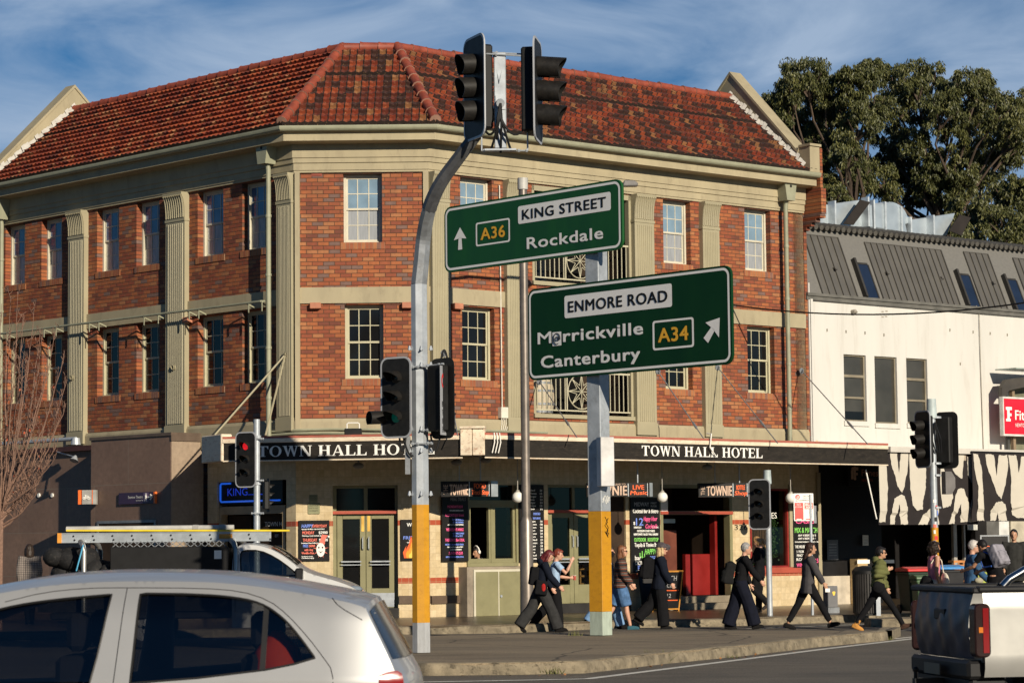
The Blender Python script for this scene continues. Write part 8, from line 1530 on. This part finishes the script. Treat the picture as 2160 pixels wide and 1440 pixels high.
for k in range(420):
    u_ = rnd.random(); x = rnd.gauss(-.02-.25*(u_ < .16)*rnd.random()*3, .06); z = u_*1.15; q = Vector((x, rnd.gauss(0, .05), z)); a_ = Vector((rnd.gauss(0, 1), rnd.gauss(-.5, .5), rnd.gauss(-.3, 1))).normalized()*.05; s_ = a_.cross(Vector((0, 1, .2))).normalized()*.025; mb.add([q, q+a_*.5+s_, q+a_, q+a_*.5-s_], [(0, 1, 2, 3)])
mb.build('leaves', mat('ivy_leaf', (.06, .13, .03), .5, var=.5, scale=20), r)
# chair glimpsed through the double door
w_ = FR.W(FR.T(1231, 1215, -.75), .75, .36); r = thing('chair', 'orange timber chair seen through the lower pane of the glazed double door', 'chair', TR((w_.x, w_.y, .36), .4)); CH = mat('chair_wood', (.55, .26, .05), .5, var=.15)
MB().box(-.2, .2, -.2, .2, .40, .44).build('seat', CH, r); MB().box(-.2, .2, -.22, -.19, .74, .80).box(-.2, .2, -.22, -.19, .58, .62).build('backrest', CH, r)
for sx in (-1, 1):
    MB().box(sx*.18-.02, sx*.18+.02, -.22, -.18, 0, .80).build('leg', CH, r); MB().box(sx*.18-.02, sx*.18+.02, .16, .2, 0, .40).build('leg', CH, r)
# weeds and dead leaves along the island kerb
rnd = random.Random(12); mb = MB()
for (px, py, n, sz) in ((1378, 1398, 46, .16), (1020, 1421, 22, .07), (1165, 1420, 30, .08), (1242, 1414, 20, .06), (1215, 1340, 26, .07), (1870, 1349, 14, .06), (1545, 1386, 12, .05)):
    p = onz(px, py, .004 if py > 1345 else .16)
    for k in range(n):
        q = p+Vector((rnd.gauss(0, sz*.8), rnd.gauss(0, .02), 0)); e = q+Vector((rnd.gauss(0, sz*.5), rnd.gauss(0, .03), sz*rnd.uniform(.4, 1.5))); s_ = Vector((.006, 0, 0)); mb.add([q-s_, q+s_, e], [(0, 1, 2)])
tag(mb.build('weeds', mat('weed', (.10, .10, .03), .8, var=.5, scale=30)), 'tufts of weeds growing along the weathered island kerb', 'weeds', kind='stuff')
mb = MB()
for k in range(60):
    px = rnd.choice([1020, 1120, 1220, 1385, 1370, 1560, 1600, 1780])+rnd.gauss(0, 30); t_ = (px-900)/970; py = interp([(846, 1423), (1080, 1424), (1230, 1421), (1400, 1401), (1560, 1385), (1720, 1366), (1868, 1352)], px)+rnd.uniform(0, 3); q = onz(px, py, .008)
    a_ = Vector((rnd.gauss(0, 1), rnd.gauss(0, 1), rnd.uniform(.0, .5))).normalized()*rnd.uniform(.02, .05); s_ = a_.cross(Vector((0, 0, 1))).normalized()*.02; mb.add([q, q+a_*.5+s_, q+a_, q+a_*.5-s_], [(0, 1, 2, 3)])
tag(mb.build('fallen_leaves', mat('dead_leaf', (.26, .12, .04), .8, var=.5, scale=20)), 'dead leaves gathered in the gutter below the island kerb', 'leaves', kind='stuff')
# ================================================================== unseen row added behind the viewer to block low sky and darken reflections
for k in range(7):
    w2 = 13; x0 = -52+k*14.5; h = 13.5+2.2*((k*37) % 5)/4; r = thing('terrace_sky_block', ['tall', 'plain', 'broad', 'narrow', 'old', 'low', 'grey'][k]+' brick block added unseen behind the viewer to shut out low sky', 'building', TR((x0+w2/2, -32, 0))); mb = MB(); mb.box(-w2/2, w2/2, -8, 0, 0, h); mb.box(-w2/2, w2/2, -.1, .5, h, h+.5); mb.build('wall', BRICK, r)
    mb = MB(); [mb.box(-w2/2+1.4+3.2*i, -w2/2+3.0+3.2*i, .0, .06, z, z+2.0) for i in range(4) for z in (4.8, 8.6)]; mb.build('window', GLASSD, r); MB().box(-w2/2+.3, w2/2-.3, 0, 2.6, 3.3, 3.6).build('awning', POST, r)
